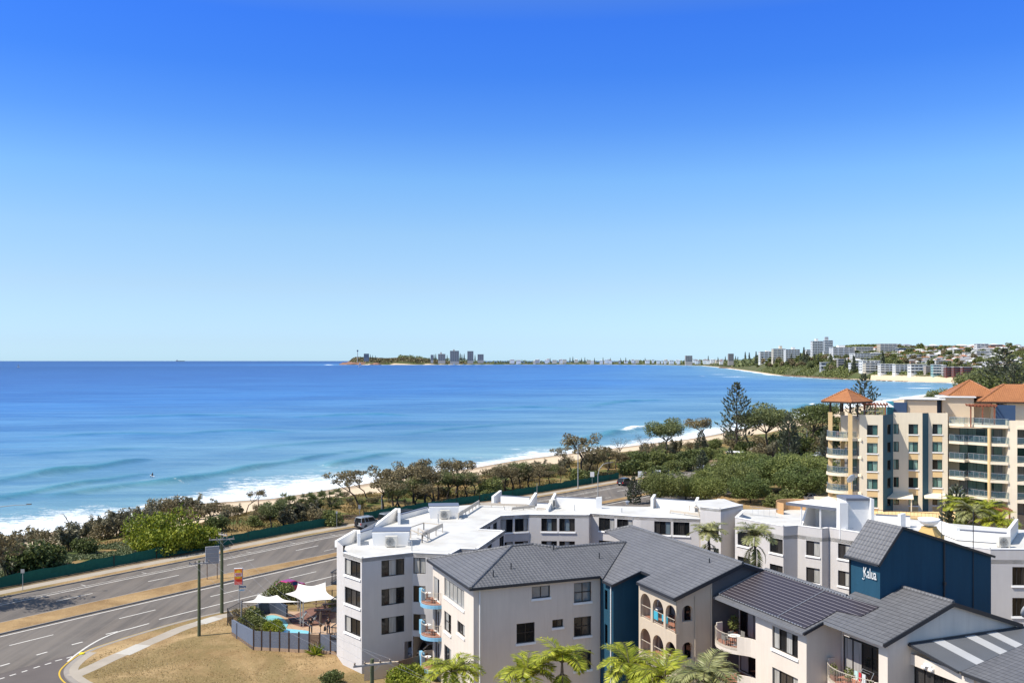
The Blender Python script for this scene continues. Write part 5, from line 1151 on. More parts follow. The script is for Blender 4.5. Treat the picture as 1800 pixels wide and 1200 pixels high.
def norfolk(h,rb,seed=0,gap=.06,dens=9,base=.12,up=.2,leaf=.5):
    rs=random.Random(seed); tr=MB(); tr.tube([(0,0,-.3),(0,0,h*.5),(0,0,h)],[h*.016,h*.01,h*.002],8); C=[]; z=base*h
    while z<h*.985:
        t=(z/h-base)/(1-base); L=rb*(1-t**2.1)**.8*(.9+.15*rs.random())+.12; nb=7 if t<.7 else 5; o=rs.random()*6
        for i in range(nb):
            a=o+6.28*i/nb+rs.uniform(-.12,.12); l=L*rs.uniform(.72,1.08); d=Vector((math.cos(a),math.sin(a),0)); p0=Vector((0,0,z)); p1=p0+d*l*.55+Vector((0,0,l*up*.25)); p2=p0+d*l+Vector((0,0,l*up)); tr.tube([p0,p1,p2],[h*.004,h*.0028,h*.001],4)
            n=max(5,int(dens*l/rb*2.2)); T=1-.62*rng.rand(n)**1.5; P=np.outer(1-T,p0)+np.outer(T,p2); P[:,2]-=l*up*.3*(1-T)*T*2
            side=np.cross(np.array(d),[0,0,1.]); off=(rng.rand(n)-.5)[:,None]*side*l*.42*(1.25-T)[:,None]; P=P+off; P[:,2]+=rng.rand(n)*leaf*.35
            D=np.array(d)*.45+off*1.2/l+np.array([0,0,.85])+unit(n)*.35
            C.append(quads(P,D,unit(n),leaf*(.7+.7*rng.rand(n)),leaf*.42))
        z+=gap*h*(1-.45*t)
    C.append(clump((0,0,h),(h*.015,h*.015,h*.02),8,leaf*.7,.3,-1)); return tr,merge(C)
def palm(h,fl=2.3,n=17,seed=0,dead=3,lw_=.055):
    rs=random.Random(seed); tr=MB(); tr.tube([(0,0,-3.5),(.05,0,h*.5),(0,.05,h)],[.19,.15,.12],9); tr.tube([(0,0,h-.1),(0,0,h+.9)],[.14,.08],8); C=[];rb=MB()
    for i in range(n+dead):
        a=2.399*i+rs.uniform(-.3,.3); isd=i>=n; el=R(rs.uniform(28,86)) if not isd else R(rs.uniform(-50,-20)); l=fl*rs.uniform(.8,1.1); d=np.array([math.cos(a),math.sin(a),0]); p=np.array([0,0,h+.75 if not isd else h+.1]); pts=[p.copy()]; ang=el
        for k in range(9): p=p+(d*math.cos(ang)+np.array([0,0,math.sin(ang)]))*l/9; ang-=R(rs.uniform(8,14)); pts.append(p.copy())
        tr.tube([Vector(q) for q in pts[::2]+[pts[-1]]],[.035,.03,.022,.016,.01,.006],4)
        P=np.array(pts); m=34; T=np.linspace(.14,1,m)*(len(P)-1); i0=np.minimum(T.astype(int),len(P)-2); f=(T-i0)[:,None]; Q=P[i0]*(1-f)+P[i0+1]*f; tan=P[i0+1]-P[i0]; tan/=np.linalg.norm(tan,axis=1)[:,None]
        side=np.cross(tan,[0,0,1.]); side/=np.maximum(np.linalg.norm(side,axis=1),1e-3)[:,None]
        ll=l*.36*np.sin(np.linspace(.5,2.9,m))**.6
        for sg in (1,-1):
            D=side*sg*.9+tan*.6+np.array([0,0,-.12])+unit(m)*.12; D/=np.linalg.norm(D,axis=1)[:,None]
            C.append(quads(Q+D*ll[:,None]*.5,D,np.cross(D,side*sg)+unit(m)*.15,ll,lw_*1.6))
    return tr,merge(C)
def gz(x,y): return float(ground_z([(x,y)])[0])
def at_px(px,py,z=.0):
    """ground point seen at a pixel, on the terrain"""
    for _ in range(4): p=GP(px,py,z); z=gz(p.x,p.y)
    p=GP(px,py,z); p.z=z; return p
def hgt(px,p,ytop): return (H-(ytop-CY)/F*p.y)-p.z
PR={}
u=unit(46); u[:,2]=abs(u[:,2])*.8+.15; PR['agave']=proto('spiky_plant',None,quads(u*.3,u,unit(46),.75,.09),'lime')
for i in range(5): PR['ban%d'%i]=proto('coastal_tree',*branchy(5,((-.22,.05),(.15,0),(-.1,0),(.05,.1),(-.3,0))[i],6,1.25,.30,110,.5,20+i),'banksia','barkdark')
for i in range(3): PR['she%d'%i]=proto('coastal_tree',*branchy(5,((-.05,0),(.1,.05),(-.12,.1))[i],7,1.05,.32,150,.8,40+i,cl=(.7,1.15)),'olive','barkdark')
for i in range(2): PR['wind%d'%i]=proto('coastal_tree',*branchy(5,((-.55,.1),(.5,.1))[i],4,1.0,.30,80,.45,50+i,.13),'banksia','barkdark')
for i in range(2):
    t,c=branchy(5,((.05,0),(-.1,0))[i],7,1.0,.2,9,.5,60+i,.09); PR['bare%d'%i]=proto('bare_tree',t,c,'dryleaf','bark')
for i in range(3): PR['shr%d'%i]=proto('shrub',*spiky(1.6,2.2,1300,70+i),'casuarina','barkdark')
for i in range(3): PR['brn%d'%i]=proto('shrub',*mound(1.7,2.1,1100,.26,75+i,10,.4),'banksia','barkdark')
for i in range(3): PR['grn%d'%i]=proto('shrub',*mound(1.8,1.9,1500,.26,80+i,10),'mid','barkdark')
for i in range(2): PR['drk%d'%i]=proto('shrub',*mound(1.9,2.1,1800,.28,85+i,11),'dark','barkdark')
PR['lime']=proto('shrub',*mound(5.2,4.2,9000,.36,90,26,.6),'lime','barkdark'); PR['lime2']=proto('shrub',*mound(3.6,3.2,4200,.34,91,16,.6),'lime','barkdark')
for i in range(3):
    t,_=branchy(6,(.04,0),7,1.5,.3,10,.8,95+i,.2); c=mound(5.6,5.3,11000,.30,96+i,30,.6,rough=.8)[1]; c[0][:,2]+=1.2; PR['tuck%d'%i]=proto('shade_tree',t,c,('mid','tuck','tuck2')[i],'barkdark')
for i,(r,h) in enumerate(((5.2,19),(2.2,9),(1.5,5))): PR['nor%d'%i]=proto('norfolk_pine',*norfolk(h,r,100+i,(.062,.075,.1)[i],(6,9,10)[i],(.2,.06,.05)[i],(.42,.3,.2)[i],(.85,.6,.42)[i]),'pine','barkdark')
for i in range(3): PR['palm%d'%i]=proto('palm_tree',*palm(6.2,2.9,24,110+i,5),'palm','bark')
PR['palmg']=proto('palm_tree',*palm(7.6,2.9,24,115,5),'palmgrey','bark')
t,c=palm(10,2.4,15,117,3); PR['palmt']=proto('palm_tree',t,c,'palmgrey','bark')
for i in range(2):
    t,c=branchy(5,(.05,0),8,.9,.3,10,.6,120+i,.15); C=[]
    rs_=random.Random(5+i)
    for k in range(16):
        c0=(rs_.uniform(-1.8,1.8),rs_.uniform(-1.6,1.6),rs_.uniform(1.8,4.4)); n=60; u=unit(n); u[:,2]=abs(u[:,2])*.9; C.append(quads(np.array(c0)+u*.5,u,unit(n),1.0,.10))
    PR['pand%d'%i]=proto('pandanus_tree',t,merge(C),'olive','bark')
t,c=branchy(7,(0,0),9,1.25,.34,210,.42,130,.17,cl=(.8,1.2)); PR['dome']=proto('coastal_tree',t,c,'olive','bark')
t,c=branchy(7,(.12,0),9,1.3,.34,260,.35,131,.17,cl=(.8,1.3)); PR['domed']=proto('coastal_tree',t,c,'dark','bark')
# ---- dune trees with their own place
GT='wind-bent brown coastal trees along the dune'
def tree(kind,px,by,ty,label,group=None,cat='tree',rz=None,h0=5.0,base=None):
    p=base or at_px(px,by); h=hgt(px,p,ty); return put(PR[kind],p,max(.3,h/h0),rz,label,cat,group)
tree('wind0',636,895,829,'bent tree leaning left over the sand, first trunk right of the dry grass clearing',rz=0)
tree('wind0',650,881,829,'slim arched tree standing just behind the bent tree at the grass clearing',rz=.3)
tree('ban1',672,901,828,'straight single-trunked brown tree in front of the parked dark four wheel drives',rz=0)
LT='brown windblown tree in the thicket between the grass clearing and white roof'
for k,px,by,ty in [('ban0',682,882,838),('ban2',692,889,826),('ban3',705,893,836),('ban1',727,884,815),('she0',733,892,842),('ban2',747,888,816),('ban4',763,881,830),('ban0',769,878,822),('she1',788,880,832),('ban3',800,878,826),('she2',818,877,834),('ban1',835,874,832),('ban0',760,895,846)]:
    tree(k,px,by,ty,LT,GT)
tree('she0',697,901,852,'low bushy dark tree right against the green fence behind the dark four wheel drives')
tree('ban3',800,868,801,'tall wide-crowned brown tree rising above the thicket against the surf',rz=.5)
tree('wind1',845,868,822,'tree leaning right with long bare branches across the beach sand',rz=.2)
L2='dense brown dune tree behind the white roof left of the tall lamp post'
for k,px,by,ty in [('ban2',872,868,826),('she1',888,862,820),('ban4',900,862,812),('she2',915,860,815),('ban0',930,858,812),('ban1',948,855,818),('she0',965,852,818),('ban2',985,846,818)]: tree(k,px,by,ty,L2,'dense dune trees behind the white roof')
tree('wind0',1007,828,787,'dark tree leaning left with sprawling crown beside the tall lamp post',rz=.1)
tree('ban1',1022,838,769,'tall brown tree immediately right of the tall lamp post, crown against the sea')
L3='brown dune tree in the clump right of the tall lamp post'
for k,px,by,ty in [('ban4',1035,836,790),('she1',1050,832,795),('ban3',1066,828,785),('ban0',1082,824,793),('ban2',1098,822,800)]: tree(k,px,by,ty,L3,'brown dune trees right of the lamp post')
tree('bare0',1090,815,765,'leafless grey tree with spiky upright twigs against the shore break')
tree('bare1',1127,806,762,'leafless bent grey tree nearest the flat-topped green tree')
tree('dome',1172,806,738,'dome-crowned green tree standing alone against the sea, left of tall pine',h0=7)
tree('bare1',1160,815,775,'brown twiggy half-bare tree under the lone dome-crowned green tree')
tree('ban4',1240,782,732,'slim forked tree with two small dark crowns left of the tall pine')
tree('bare0',1272,776,744,'thin half-bare tree between the forked tree and the tall pine')
tree('ban3',1317,778,722,'dark crooked tree just right of the tall norfolk pine')
tree('dome',1347,800,713,'large round-topped olive tree with many grey stems',h0=7)
tree('domed',1428,795,715,'dark green flat-topped tree with pale stems beside the round balcony tower',h0=7)
tree('bare1',1408,800,735,'pale leafless stems under the dark flat-topped tree')
tree('nor0',1295,800,672,'tall open norfolk pine rising above the beach trees',h0=19)
tree('nor1',1387,812,727,'young norfolk pine in the median trees near the twin lamp post',h0=9)
tree('nor1',1453,815,748,'norfolk pine partly hidden behind the round balcony tower',h0=9)
tree('nor2',1231,800,759,'small tiered norfolk pine left of the tall pine, above the green hedge',h0=5)
tree('nor2',1114,886,838,'small dark norfolk pine on the median beside the shade trees',h0=5)
tree('nor2',1235,842,792,'small norfolk pine at roadside in front of dark green hedge',h0=5)
tree('nor2',1283,840,788,'thin young norfolk pine beside the shelter roof at the road',h0=5)
p=DP(1519,720,330); p.z=.0; put(PR['nor0'],p,(28-(657-634)/1650*330)/19*1.0,None,'norfolk pine behind the orange pavilion roof','tree')
# shade trees in the carpark reserve
SG='rounded green shade trees beside the road'; SLb='rounded green shade tree in the dense cluster between road and cream tower'
for i,(px,by,ty) in enumerate([(1160,884,838),(1205,880,826),(1240,886,832),(1248,864,812),(1295,874,806),(1320,886,822),(1345,866,798),(1390,868,802),(1270,850,806),(1315,846,796),(1365,848,794),(1415,846,798),(1432,862,798),(1222,870,836),(1408,878,826),(1182,872,840),(1300,852,803),(1335,836,800)]):
    tree('tuck%d'%((i*2+i//3)%3),px,by,ty+(i*37%19-9),SLb,SG,h0=5.9+(i*53%7)*.22)
tree('grn0',1390,893,858,'low rounded bright shrub at the front of the shade trees near orange wall',cat='shrub',h0=2.1)
tree('grn1',1362,893,866,'small shrub left of the low rounded bright shrub at the orange wall',cat='shrub',h0=2.1)
# hedge mass behind the road
HG='dark green dune shrubs beyond the road'
for i,(px,by,ty) in enumerate([(1125,822,790),(1150,820,789),(1172,818,793),(1195,816,792),(1218,814,786),(1240,808,783),(1262,806,786),(1205,828,802),(1232,822,798),(1178,832,806),(1140,836,808),(1112,836,805),(1160,840,815)]):
    tree(('drk0','grn1','grn0','drk1')[i%4],px,by,ty,'dense green rounded shrub on the dune behind the road, left of tall pine',HG,'shrub',h0=2.2)
for i,(px,by,ty) in enumerate([(1310,800,772),(1330,806,778),(1355,806,775),(1368,802,770),(1340,792,760),(1375,796,757),(1300,796,768),(1398,798,765),(1418,800,762),(1440,800,760),(1450,790,742)]):
    tree(('drk0','brn1','shr0','grn2','brn0')[i%5],px,by,ty,'mixed olive shrub under the trees between tall pine and cream tower','shrubs between the pine and the tower','shrub',h0=2.2)
GB='brown dune scrub along the beach edge'
rb_=random.Random(77)
for i in range(78):
    t=rb_.random(); px=600+t*690; d_=rb_.uniform(0,1)
    y0=np.interp(px,[600,700,850,950,1050,1150,1250,1290],[872,866,842,822,806,794,782,776]); y1=np.interp(px,[600,700,850,950,1050,1150,1250,1290],[890,884,866,850,832,812,796,790])
    by=y0+(y1-y0)*d_; hh=rb_.uniform(11,24)*(1 if px>720 else .5)
    tree(('brn0','shr0','brn1','shr2','brn2','grn1')[i%6],px,by,by-hh,'brown scrubby bush filling the dune between trees and beach, right of the grass clearing',GB,'shrub',h0=2.1)
# nearer dune scrub
def shrub(kind,px,by,ty,label,group=None,h0=2.1): return tree(kind,px,by,ty,label,group,'shrub',h0=h0)
p=at_px(297,982); put(PR['lime'],p+Vector((-2.2,3.6,0)),hgt(297,p,910)/4.4*.82,.4,'huge bright lime green shrub behind green fence, left of timber poles','shrub',sz=1.2)
p=at_px(352,972); put(PR['lime2'],p+Vector((-1.8,2.6,0)),hgt(352,p,922)/3.4*.9,1.4,'smaller lime green shrub joined to right side of the huge one','shrub')
shrub('drk0',45,1006,947,'big dark green bush at the far left behind the green fence',h0=2.15); shrub('drk1',78,1000,952,'dark vine-hung bush touching right side of the big dark bush at far left',h0=2.15)
shrub('drk1',148,972,944,'small dark green bush left of lime shrub, beside a fallen grey branch'); shrub('drk0',378,932,904,'small dark green bush above the right end of the lime shrub')
shrub('shr0',197,944,900,'grey she-oak bush standing alone against the surf, left above the lime shrub'); shrub('shr1',120,968,920,'large greyish twiggy bush behind the small dark bush'); shrub('brn0',112,962,926,'brown-grey bush left of the fallen grey branch')
GS='grey-green scrub along the beach edge'
for i,(px,by,ty) in enumerate([(8,985,940),(-12,990,945),(25,968,938),(60,958,928),(85,960,926),(18,1012,968),(230,938,900),(250,930,889),(268,925,884),(290,920,872),(310,915,878),(325,915,885),(275,935,898),(240,944,908),(345,912,892),(140,950,918),(158,945,914),(170,940,908),(212,936,898),(180,948,915),(222,940,905),(300,905,868),(335,902,872),(372,905,880),(390,902,882),(358,908,888),(405,908,884),(418,905,888),(395,915,896)]):
    shrub(('shr0','brn1','shr2','shr1','brn2')[i%5],px,by,ty,'grey-green scrubby bush on the beach edge left of the leaning bare trees',GS)
GM='olive scrub behind the fence'
for i,(px,by,ty) in enumerate([(455,915,893),(470,912,888),(540,918,880),(560,922,890),(520,912,872),(585,925,895),(505,925,890),(455,898,884)]):
    shrub(('brn0','grn1','shr1','brn2')[i%4],px,by,ty,'olive scrub bush around the pandanus clump behind the green fence',GM)
shrub('grn0',448,925,905,'small bright green bush on brown dune grass left of the pandanus clump')
shrub('grn2',690,902,886,'low lime green bush at foot of trees by the dark four wheel drives'); shrub('grn1',862,874,838,'bright green bush in the gap of brown trees behind white roof'); shrub('grn0',848,880,860,'low bright green bush against the fence behind the white roof'); shrub('grn1',1020,850,822,'green bush at the foot of the tall lamp post'); shrub('drk0',1040,846,826,'dark green bush right of the tall lamp post base')
tree('pand0',500,918,864,'green pandanus tree left in the clump behind the fence',h0=5.2); tree('pand1',545,915,862,'middle pandanus tree of the clump, darker and lower',h0=5.2); tree('pand0',582,912,856,'right-hand pandanus tree of the clump next to the dry grass clearing',h0=5.2)
tree('she1',476,930,885,'dark-trunked leaning tree just left of the pandanus clump')
tree('wind0',388,915,884,'bare grey tree leaning left above the timber poles',rz=.1); tree('wind1',432,902,862,'bare curved tree leaning right over the beach left of the pandanus clump',rz=.2)
m=MB(); p=at_px(148,955); m.tube([p+Vector((0,0,.2)),p+Vector((-2.4,1,2.2)),p+Vector((-3.6,2,3.3)),p+Vector((-4.2,2,4.3)),p+Vector((-5,2,4.4))],[.12,.1,.07,.05,.02],6); m.tube([p+Vector((-3.6,2,3.3)),p+Vector((-3.8,2,4.0))],[.05,.02],5); m.build('fallen_branch',M['bark'],label='bare grey fallen branch sticking up beside a small dark bush',cat='branch',center=True)
# low ground cover on the dune behind the fence
CV=[]
sA=kpx(-30,1052)[0]
n=26000; S=sA+rng.rand(n)*(kpx(360,980)[0]-sA); O=-(5.2+rng.rand(n)**1.5*15); P=np.array([kerb(s,o)[:2] for s,o in zip(S,O)]); nz=fast_noise(P,.35,21)
keep=nz>-.25; P=P[keep]; z=ground_z(P)+.05+.55*np.clip(nz[keep]+.4,0,1)*rng.rand(len(P)); v,q=quads(np.column_stack([P,z]),unit(len(P))+np.array([0,0,.2]),unit(len(P)),.34,.24)
o=np_mesh('ground_cover',v,q,LM['creeper']); tag(o,'low grey-green creeper covering the dune behind the green fence','ground cover',kind='stuff')
n=42000; s0=kpx(330,985)[0]; s1=kpx(1250,820)[0]; S=s0+rng.rand(n)*(s1-s0); O=-(5.0+rng.rand(n)*30); P=np.array([kerb(s,o)[:2] for s,o in zip(S,O)]); nz=fast_noise(P,.3,22)+.5*fast_noise(P,.9,23); k=(nz>-.1)&(shore(P)>30); P=P[k]
v,q=quads(np.column_stack([P,ground_z(P)+.18]),unit(len(P))*.5+np.array([0,0,1.]),unit(len(P)),.5,.16)
LM['grass']=leafmat('dune_grass_blade',(.120,.085,.030),(.230,.165,.060),(.300,.240,.090),.3,.2); o=np_mesh('dune_grass',v,q,LM['grass']); tag(o,'dry straw coloured dune grass between the fence and the sand','grass',kind='stuff')
# tufts on the parched lawn and verges
lawnP=rng.uniform((-48,58),(-4,104),(170000,2)); nz=fast_noise(lawnP,.32,51)+.6*fast_noise(lawnP,1.1,52); ins=inside(lawnP,np.array(out)); keep=ins&(rng.rand(len(lawnP))<np.clip(.18+.35*nz,.03,.6))
okp=[]
pc=np.array([tuple(GP(x,y)[:2]) for x,y in [(128,1190),(200,1157),(285,1121),(352,1096),(420,1079)]])
keep&=segdist(lawnP,pc)>1.0
keep&=~inside(lawnP,np.array([(-30,96),(-25.1,90.7),(-16,89),(-12,82),(0,82),(0,112),(-30,112)]))
keep&=segdist(lawnP,CL)>1.7
q_=lawnP[keep]; v,q=quads(np.column_stack([q_,np.full(len(q_),.145)]),unit(len(q_))+np.array([0,0,.15]),unit(len(q_))*.4+np.array([0,0,1.]),.2,.07)
LM['lawn']=leafmat('lawn_tuft',(.24,.17,.07),(.38,.275,.13),(.50,.38,.20),.12,.35); o=np_mesh('lawn_tufts',v,q,LM['lawn']); tag(o,'tufts of rough dry grass on the brown corner lawn','grass',kind='stuff')
# palms
def palmat(kind,px,py,Y,label,hh,rz=None):
    p=DP(px,py,Y); k=p.z/hh; o=put(PR[kind],(p.x,p.y,0),k,rz,label,'palm'); f=.86 if Y<70 else 1
    o.scale=(f,f,f); o.location.z=p.z-hh*f
palmat('palm0',988,1170,64,'bright green palm in front of the cream wall windows, left of the arches',6.7)
palmat('palm1',1106,1184,62,'bright palm with upright fronds in front of the blue wall',6.7); palmat('palmg',1240,1200,57,'greyish drooping palm below the single arch and balcony',8.1); palmat('palm2',926,1192,65,'low palm left of the bright palm by the cream wall',6.7); palmat('palm0',1168,1200,60,'yellow-green palm below the arches, left of the greyish palm',6.7); palmat('palm2',796,1190,66,'palm at the corner of the cream building by the left balconies',6.7)
palmat('palmt',1246,946,92,'tall palm behind the grey tiled ridge, left one of the courtyard pair',10.5); palmat('palmt',1328,950,88,'tall palm in the courtyard with visible trunk, right one of the pair',10.5)
palmat('palm1',1688,897,122,'yellow-green palm at left of the palms below the tower balconies',6.7); palmat('palm2',1734,902,120,'palm at right of the palms below the tower balconies',6.7); palmat('palmg',1712,908,118,'grey palm between the two greener ones below the tower balconies',8.1); palmat('palm0',1755,925,116,'low palm nearest the white parapet under the timber pergola',6.7); palmat('palm0',1345,1060,82,'palm top peeping over the solar roof beside blue tower',6.7)
p=DP(1681,900,127); p.z=0; put(PR['nor1'],p,(28-(852-634)/1650*127)/9,None,'narrow norfolk pine in front of the cream tower balconies','tree')
def low(kind,px,py,Y,h,label,h0=2.1): p=DP(px,py,Y); p.z=0; put(PR[kind],p,h/h0,None,label,'shrub')
# ================================================================ fence, poles, lamps, signs
t=NT('green_shade_cloth'); n_=t.noise(t.coord('UV'),1.2,5,.7); t.col(t.mix(n_,(.008,.06,.045),(.022,.15,.105))); M['cloth']=t.set(.8,0,.2)
def bends(u): return .06*math.sin(u*2.1)+.05*math.sin(u*.83+1)
def shade_fence(s0,s1,off,h,label,pr=3.2):
    p0=kerb(s0,off); p0.z=gz(p0.x,p0.y); r=empty('shade_cloth_fence',p0,0,label,'fence','green shade cloth fences'); T=Matrix.Translation(-p0)
    n=int((s1-s0)/1.07); m=MB(T); V=[]
    for i in range(n+1):
        s=s0+(s1-s0)*i/n; hh=h*(1+.05*math.sin(s*1.9)+.04*math.sin(s*.7)); a=kerb(s,off+bends(s)*.6,.15); b=kerb(s,off+bends(s+.4),.15+hh); c=kerb(s,off+bends(s)*1.4,.15+hh*.5); V.append((a,c,b))
    for u,v in zip(V[:-1],V[1:]): m.poly(u[0],v[0],v[1],u[1]); m.poly(u[1],v[1],v[2],u[2])
    m.build('cloth',M['cloth'],r,smooth=True)
    pm=MB(); pm.box(-.05,.05,-.05,.05,-.3,h+.25); first=None; k=int((s1-s0)/pr)
    for i in range(k+1):
        q=kerb(s0+i*pr,off-.07,.1)-p0
        if first is None: first=pm.build('post',M['darkpost'],r); first.location=q
        else: c=first.copy(); COL.objects.link(c); c.parent=r; c.location=q
sa=kpx(588,923)[0]; sb=kpx(640,915)[0]
shade_fence(1,sa,-4.5,1.4,'long green shade cloth fence on posts beside the near footpath')
shade_fence(sb,kpx(1118,845)[0],-4.5,1.4,'green shade cloth fence behind the parked dark four wheel drives and white roof')
shade_fence(kpx(1385,801)[0],kpx(1436,795.5)[0],-5,1.6,'far green shade cloth fence by the twin lamp post')
# access gap: timber rails leading to the beach
r=empty('timber_barrier',at_px(606,915),0,'low weathered timber barrier at the beach access gap','barrier'); 
for d in (0,2.5,5): m=MB(); m.bar((d-2.5,0,0),(d-2.5,0,1.0),.14); m.build('post',M['wood'],r)
m=MB(); m.bar((-2.6,0,.95),(2.6,0,.95),.1,.16); m.build('rail',M['wood'],r); m=MB(); m.bar((-2.6,0,.5),(2.6,0,.5),.1,.14); m.build('rail',M['wood'],r)
t=NT('treated_pole'); n_=t.noise(t.coord('Object',(6,6,.6)),1,5,.7); t.col(t.mix(n_,(.045,.06,.03),(.14,.15,.085))); M['pole']=t.set(.85,0,.2); M['arm']=plain('weathered_crossarm',(.33,.31,.29),.8,0,.2,3); M['porc']=plain('brown_insulator',(.12,.09,.07),.3)
def upole(loc,h,arms,label,r0=.17):
    r=empty('power_pole',loc,0,label,'power pole','timber power poles'); m=MB(); m.tube([(0,0,-.2),(0,0,h*.5),(0,0,h)],[r0,r0*.9,r0*.75],10); m.build('pole',M['pole'],r); E=[]
    for z,l,ang,o in arms:
        d=Vector((math.cos(ang),math.sin(ang),0)); n=Vector((-d.y,d.x,0))*(-r0*.9); c=Vector((0,0,z))+n+d*o; m=MB(); m.bar(c-d*l,c+d*l,.1,.12); a=m.build('crossarm',M['arm'],r)
        for k in (-.92,-.4,.4,.92):
            q=c+d*l*k+Vector((0,0,.06)); m=MB(); m.lathe([(.03,0),(.07,.05),(.045,.1),(.07,.15),(.03,.2)],q,8); m.build('insulator',M['porc'],a); E.append(r.location+q+Vector((0,0,.2)))
        m=MB(); m.bar(Vector((0,0,z-.6)),c+d*l*.5,.03); m.bar(Vector((0,0,z-.6)),c-d*l*.5,.03); m.build('brace',M['alu'],a)
    return E
b1=GP(350,1117,.13); e1=upole(b1,hgt(350,b1,985),[(hgt(350,b1,989),1.0,R(20),0)],'timber power pole standing alone on the brown lawn')
b2=GP(390,1077,.13); e2=upole(b2,hgt(390,b2,935),[(hgt(390,b2,947),1.35,R(15),0),(hgt(390,b2,938),.7,R(-35),.4)],'taller timber power pole at the road edge beside burger sign',.19)
b3=DP(654,1157,63); h3=b3.z; b3.z=0; e3=upole(b3,h3,[(h3-.35,1.3,R(20),0)],'power pole head with wide crossarm at the bottom edge of the picture')
def wire(a,b,sag,label,r=.007):
    a=Vector(a);b=Vector(b); P=[a+(b-a)*i/14-Vector((0,0,sag*4*(i/14)*(1-i/14))) for i in range(15)]; m=MB(); m.tube(P,r,4); o=m.build('power_line',M['wirem'],label=label,cat='power line',group='overhead power lines'); return o
M['wirem']=plain('grey_wire',(.22,.22,.23),.6)
for i,lb in ((0,'outer left'),(3,'outer right')): wire(e3[i],e1[i],.9,'thin overhead line from bottom pole to lawn pole, '+lb)
for i,lb in ((1,'first'),(2,'second')): wire(e3[i],e2[i],1.1,'thin overhead line crossing the pool fence to taller pole, %s of two'%lb)
for i,k in ((3,0),(2,1)): wire(e3[i],lw(4.5+k*2,-16,2.0),.3,('line running right and down from end of bottom crossarm','line running right and down from middle of bottom crossarm')[k],.009)
# street lamps
def lamp(loc,h,arms,label,r0=.07,head=.55):
    r=empty('street_lamp',loc,0,label,'street lamp'); m=MB(); m.tube([(0,0,-.2),(0,0,h*.6),(0,0,h)],[r0*1.3,r0,r0*.8],8); m.build('pole',M['lampgrey'],r)
    for z,dx,dy,rise in arms:
        m=MB(); d=Vector((dx,dy,0)); m.tube([Vector((0,0,z)),Vector((0,0,z+rise*.55))+d*.12,Vector((0,0,z+rise*.9))+d*.4,Vector((0,0,z+rise))+d*.75,Vector((0,0,z+rise))+d],[r0*.75]*3+[r0*.6,r0*.5],7); a=m.build('arm',M['lampgrey'],r)
        m=MB(); e=Vector((0,0,z+rise))+d; u=d.normalized(); w_=Vector((-u.y,u.x,0))*.13; m.extr([e-w_*.6,e+w_*.6,e+u*head+w_,e+u*head-w_],(0,0,.13)); m.build('lamp_head',M['acgrey'],a)
M['lampgrey']=plain('galvanised_grey',(.36,.37,.37),.45,.3)
q=kerb(kpx(-17,1052)[0],-.8,.1); q.x-=1.5; lamp(q,9.3,[(9.0,5.3,1.0,1.8)],'street lamp reaching in from the left edge over the sea')
p=at_px(1016,861); lamp(p,hgt(1016,p,778),[],'tall plain grey pole beside the green fence, left of the curved lamp',.1)
p=GP(1051,889,.1); h=hgt(1051,p,824); lamp(p,h-1,[(h-1.2,2.6,1.2,2.3)],'curved grey street lamp standing behind the white roof',.085)
p=at_px(1418.5,794); h=hgt(1418,p,729); lamp(p,h,[(h-.4,3.6,0,.3),(h-3.6,4.2,.2,.7)],'grey lamp post with two arms in front of dark flat-topped tree',.1)
p=at_px(1388,803); h=hgt(1388,p,757); lamp(p,h-.3,[(h-.8,-3.8,.3,.6)],'grey lamp post with arm pointing left beside the young norfolk pine',.09)
p=at_px(944,870); lamp(p,hgt(944,p,848),[],'short thin grey pole at the fence behind white roof',.05)
p=at_px(671,907); lamp(p,hgt(671,p,868),[],'slim dark pole beside the parked dark four wheel drives',.05)
# big sign seen from the back
b=GP(373,1017,.15); r=empty('road_sign',b,R(24),'large grey direction sign seen from behind on the median strip','road sign')
hb=hgt(373,b,990); ht=hgt(373,b,960)
for x in (-.62,.62): m=MB(); m.tube([(x,0,-.2),(x,0,ht-.05)],.05,8); m.build('post',M['wood'],r)
m=MB(); m.box(-.8,.8,-.06,-.03,hb,ht); m.build('panel',M['signback'] if 'signback' in M else plain('sign_back',(.33,.33,.33),.5,.2),r)
m=MB(); 
m.box(-.84,-.8,-.09,-.02,hb-.03,ht+.03); m.box(.8,.84,-.09,-.02,hb-.03,ht+.03); m.box(-.8,.8,-.09,-.02,ht,ht+.03); m.build('edge_frame',M['white'],r)
for i in range(4): z=hb+(ht-hb)*(i+.5)/4; m=MB(); m.box(-.78,.78,-.1,-.062,z-.04,z+.04); m.build('rail',M['alu'],r)
def small_sign(px,by,ty,label,col='alu',w=.45,hh=.6):
    b=at_px(px,by); h=hgt(px,b,ty); r=empty('small_sign',b,0,label,'sign'); m=MB(); m.tube([(0,0,-.1),(0,0,h)],.035,6); m.build('post',M['lampgrey'],r); m=MB(); m.box(-w/2,w/2,-.06,-.03,h-hh,h+.02); m.build('plate',M[col],r)
small_sign(40,1041,1000,'small grey sign on thin post at the far left footpath',hh=.45); small_sign(632,912,887,'small pale notice on a post in the dry grass clearing',hh=.7); small_sign(1041,853,829,'small white sign on post between the tall pole and black car','white',.9,1.1); small_sign(1157,842,826,'white square board beside the dark utility','white',1.2,1.3); small_sign(1126,845,828,'white square board left of the dark utility','white',1.2,1.4); small_sign(1321,803,787,'small pale blue sign by the roadside shelter','white',.7,.9)
small_sign(592,930,898,'thin post sign at the gap end of the green fence',w=.3,hh=.4)
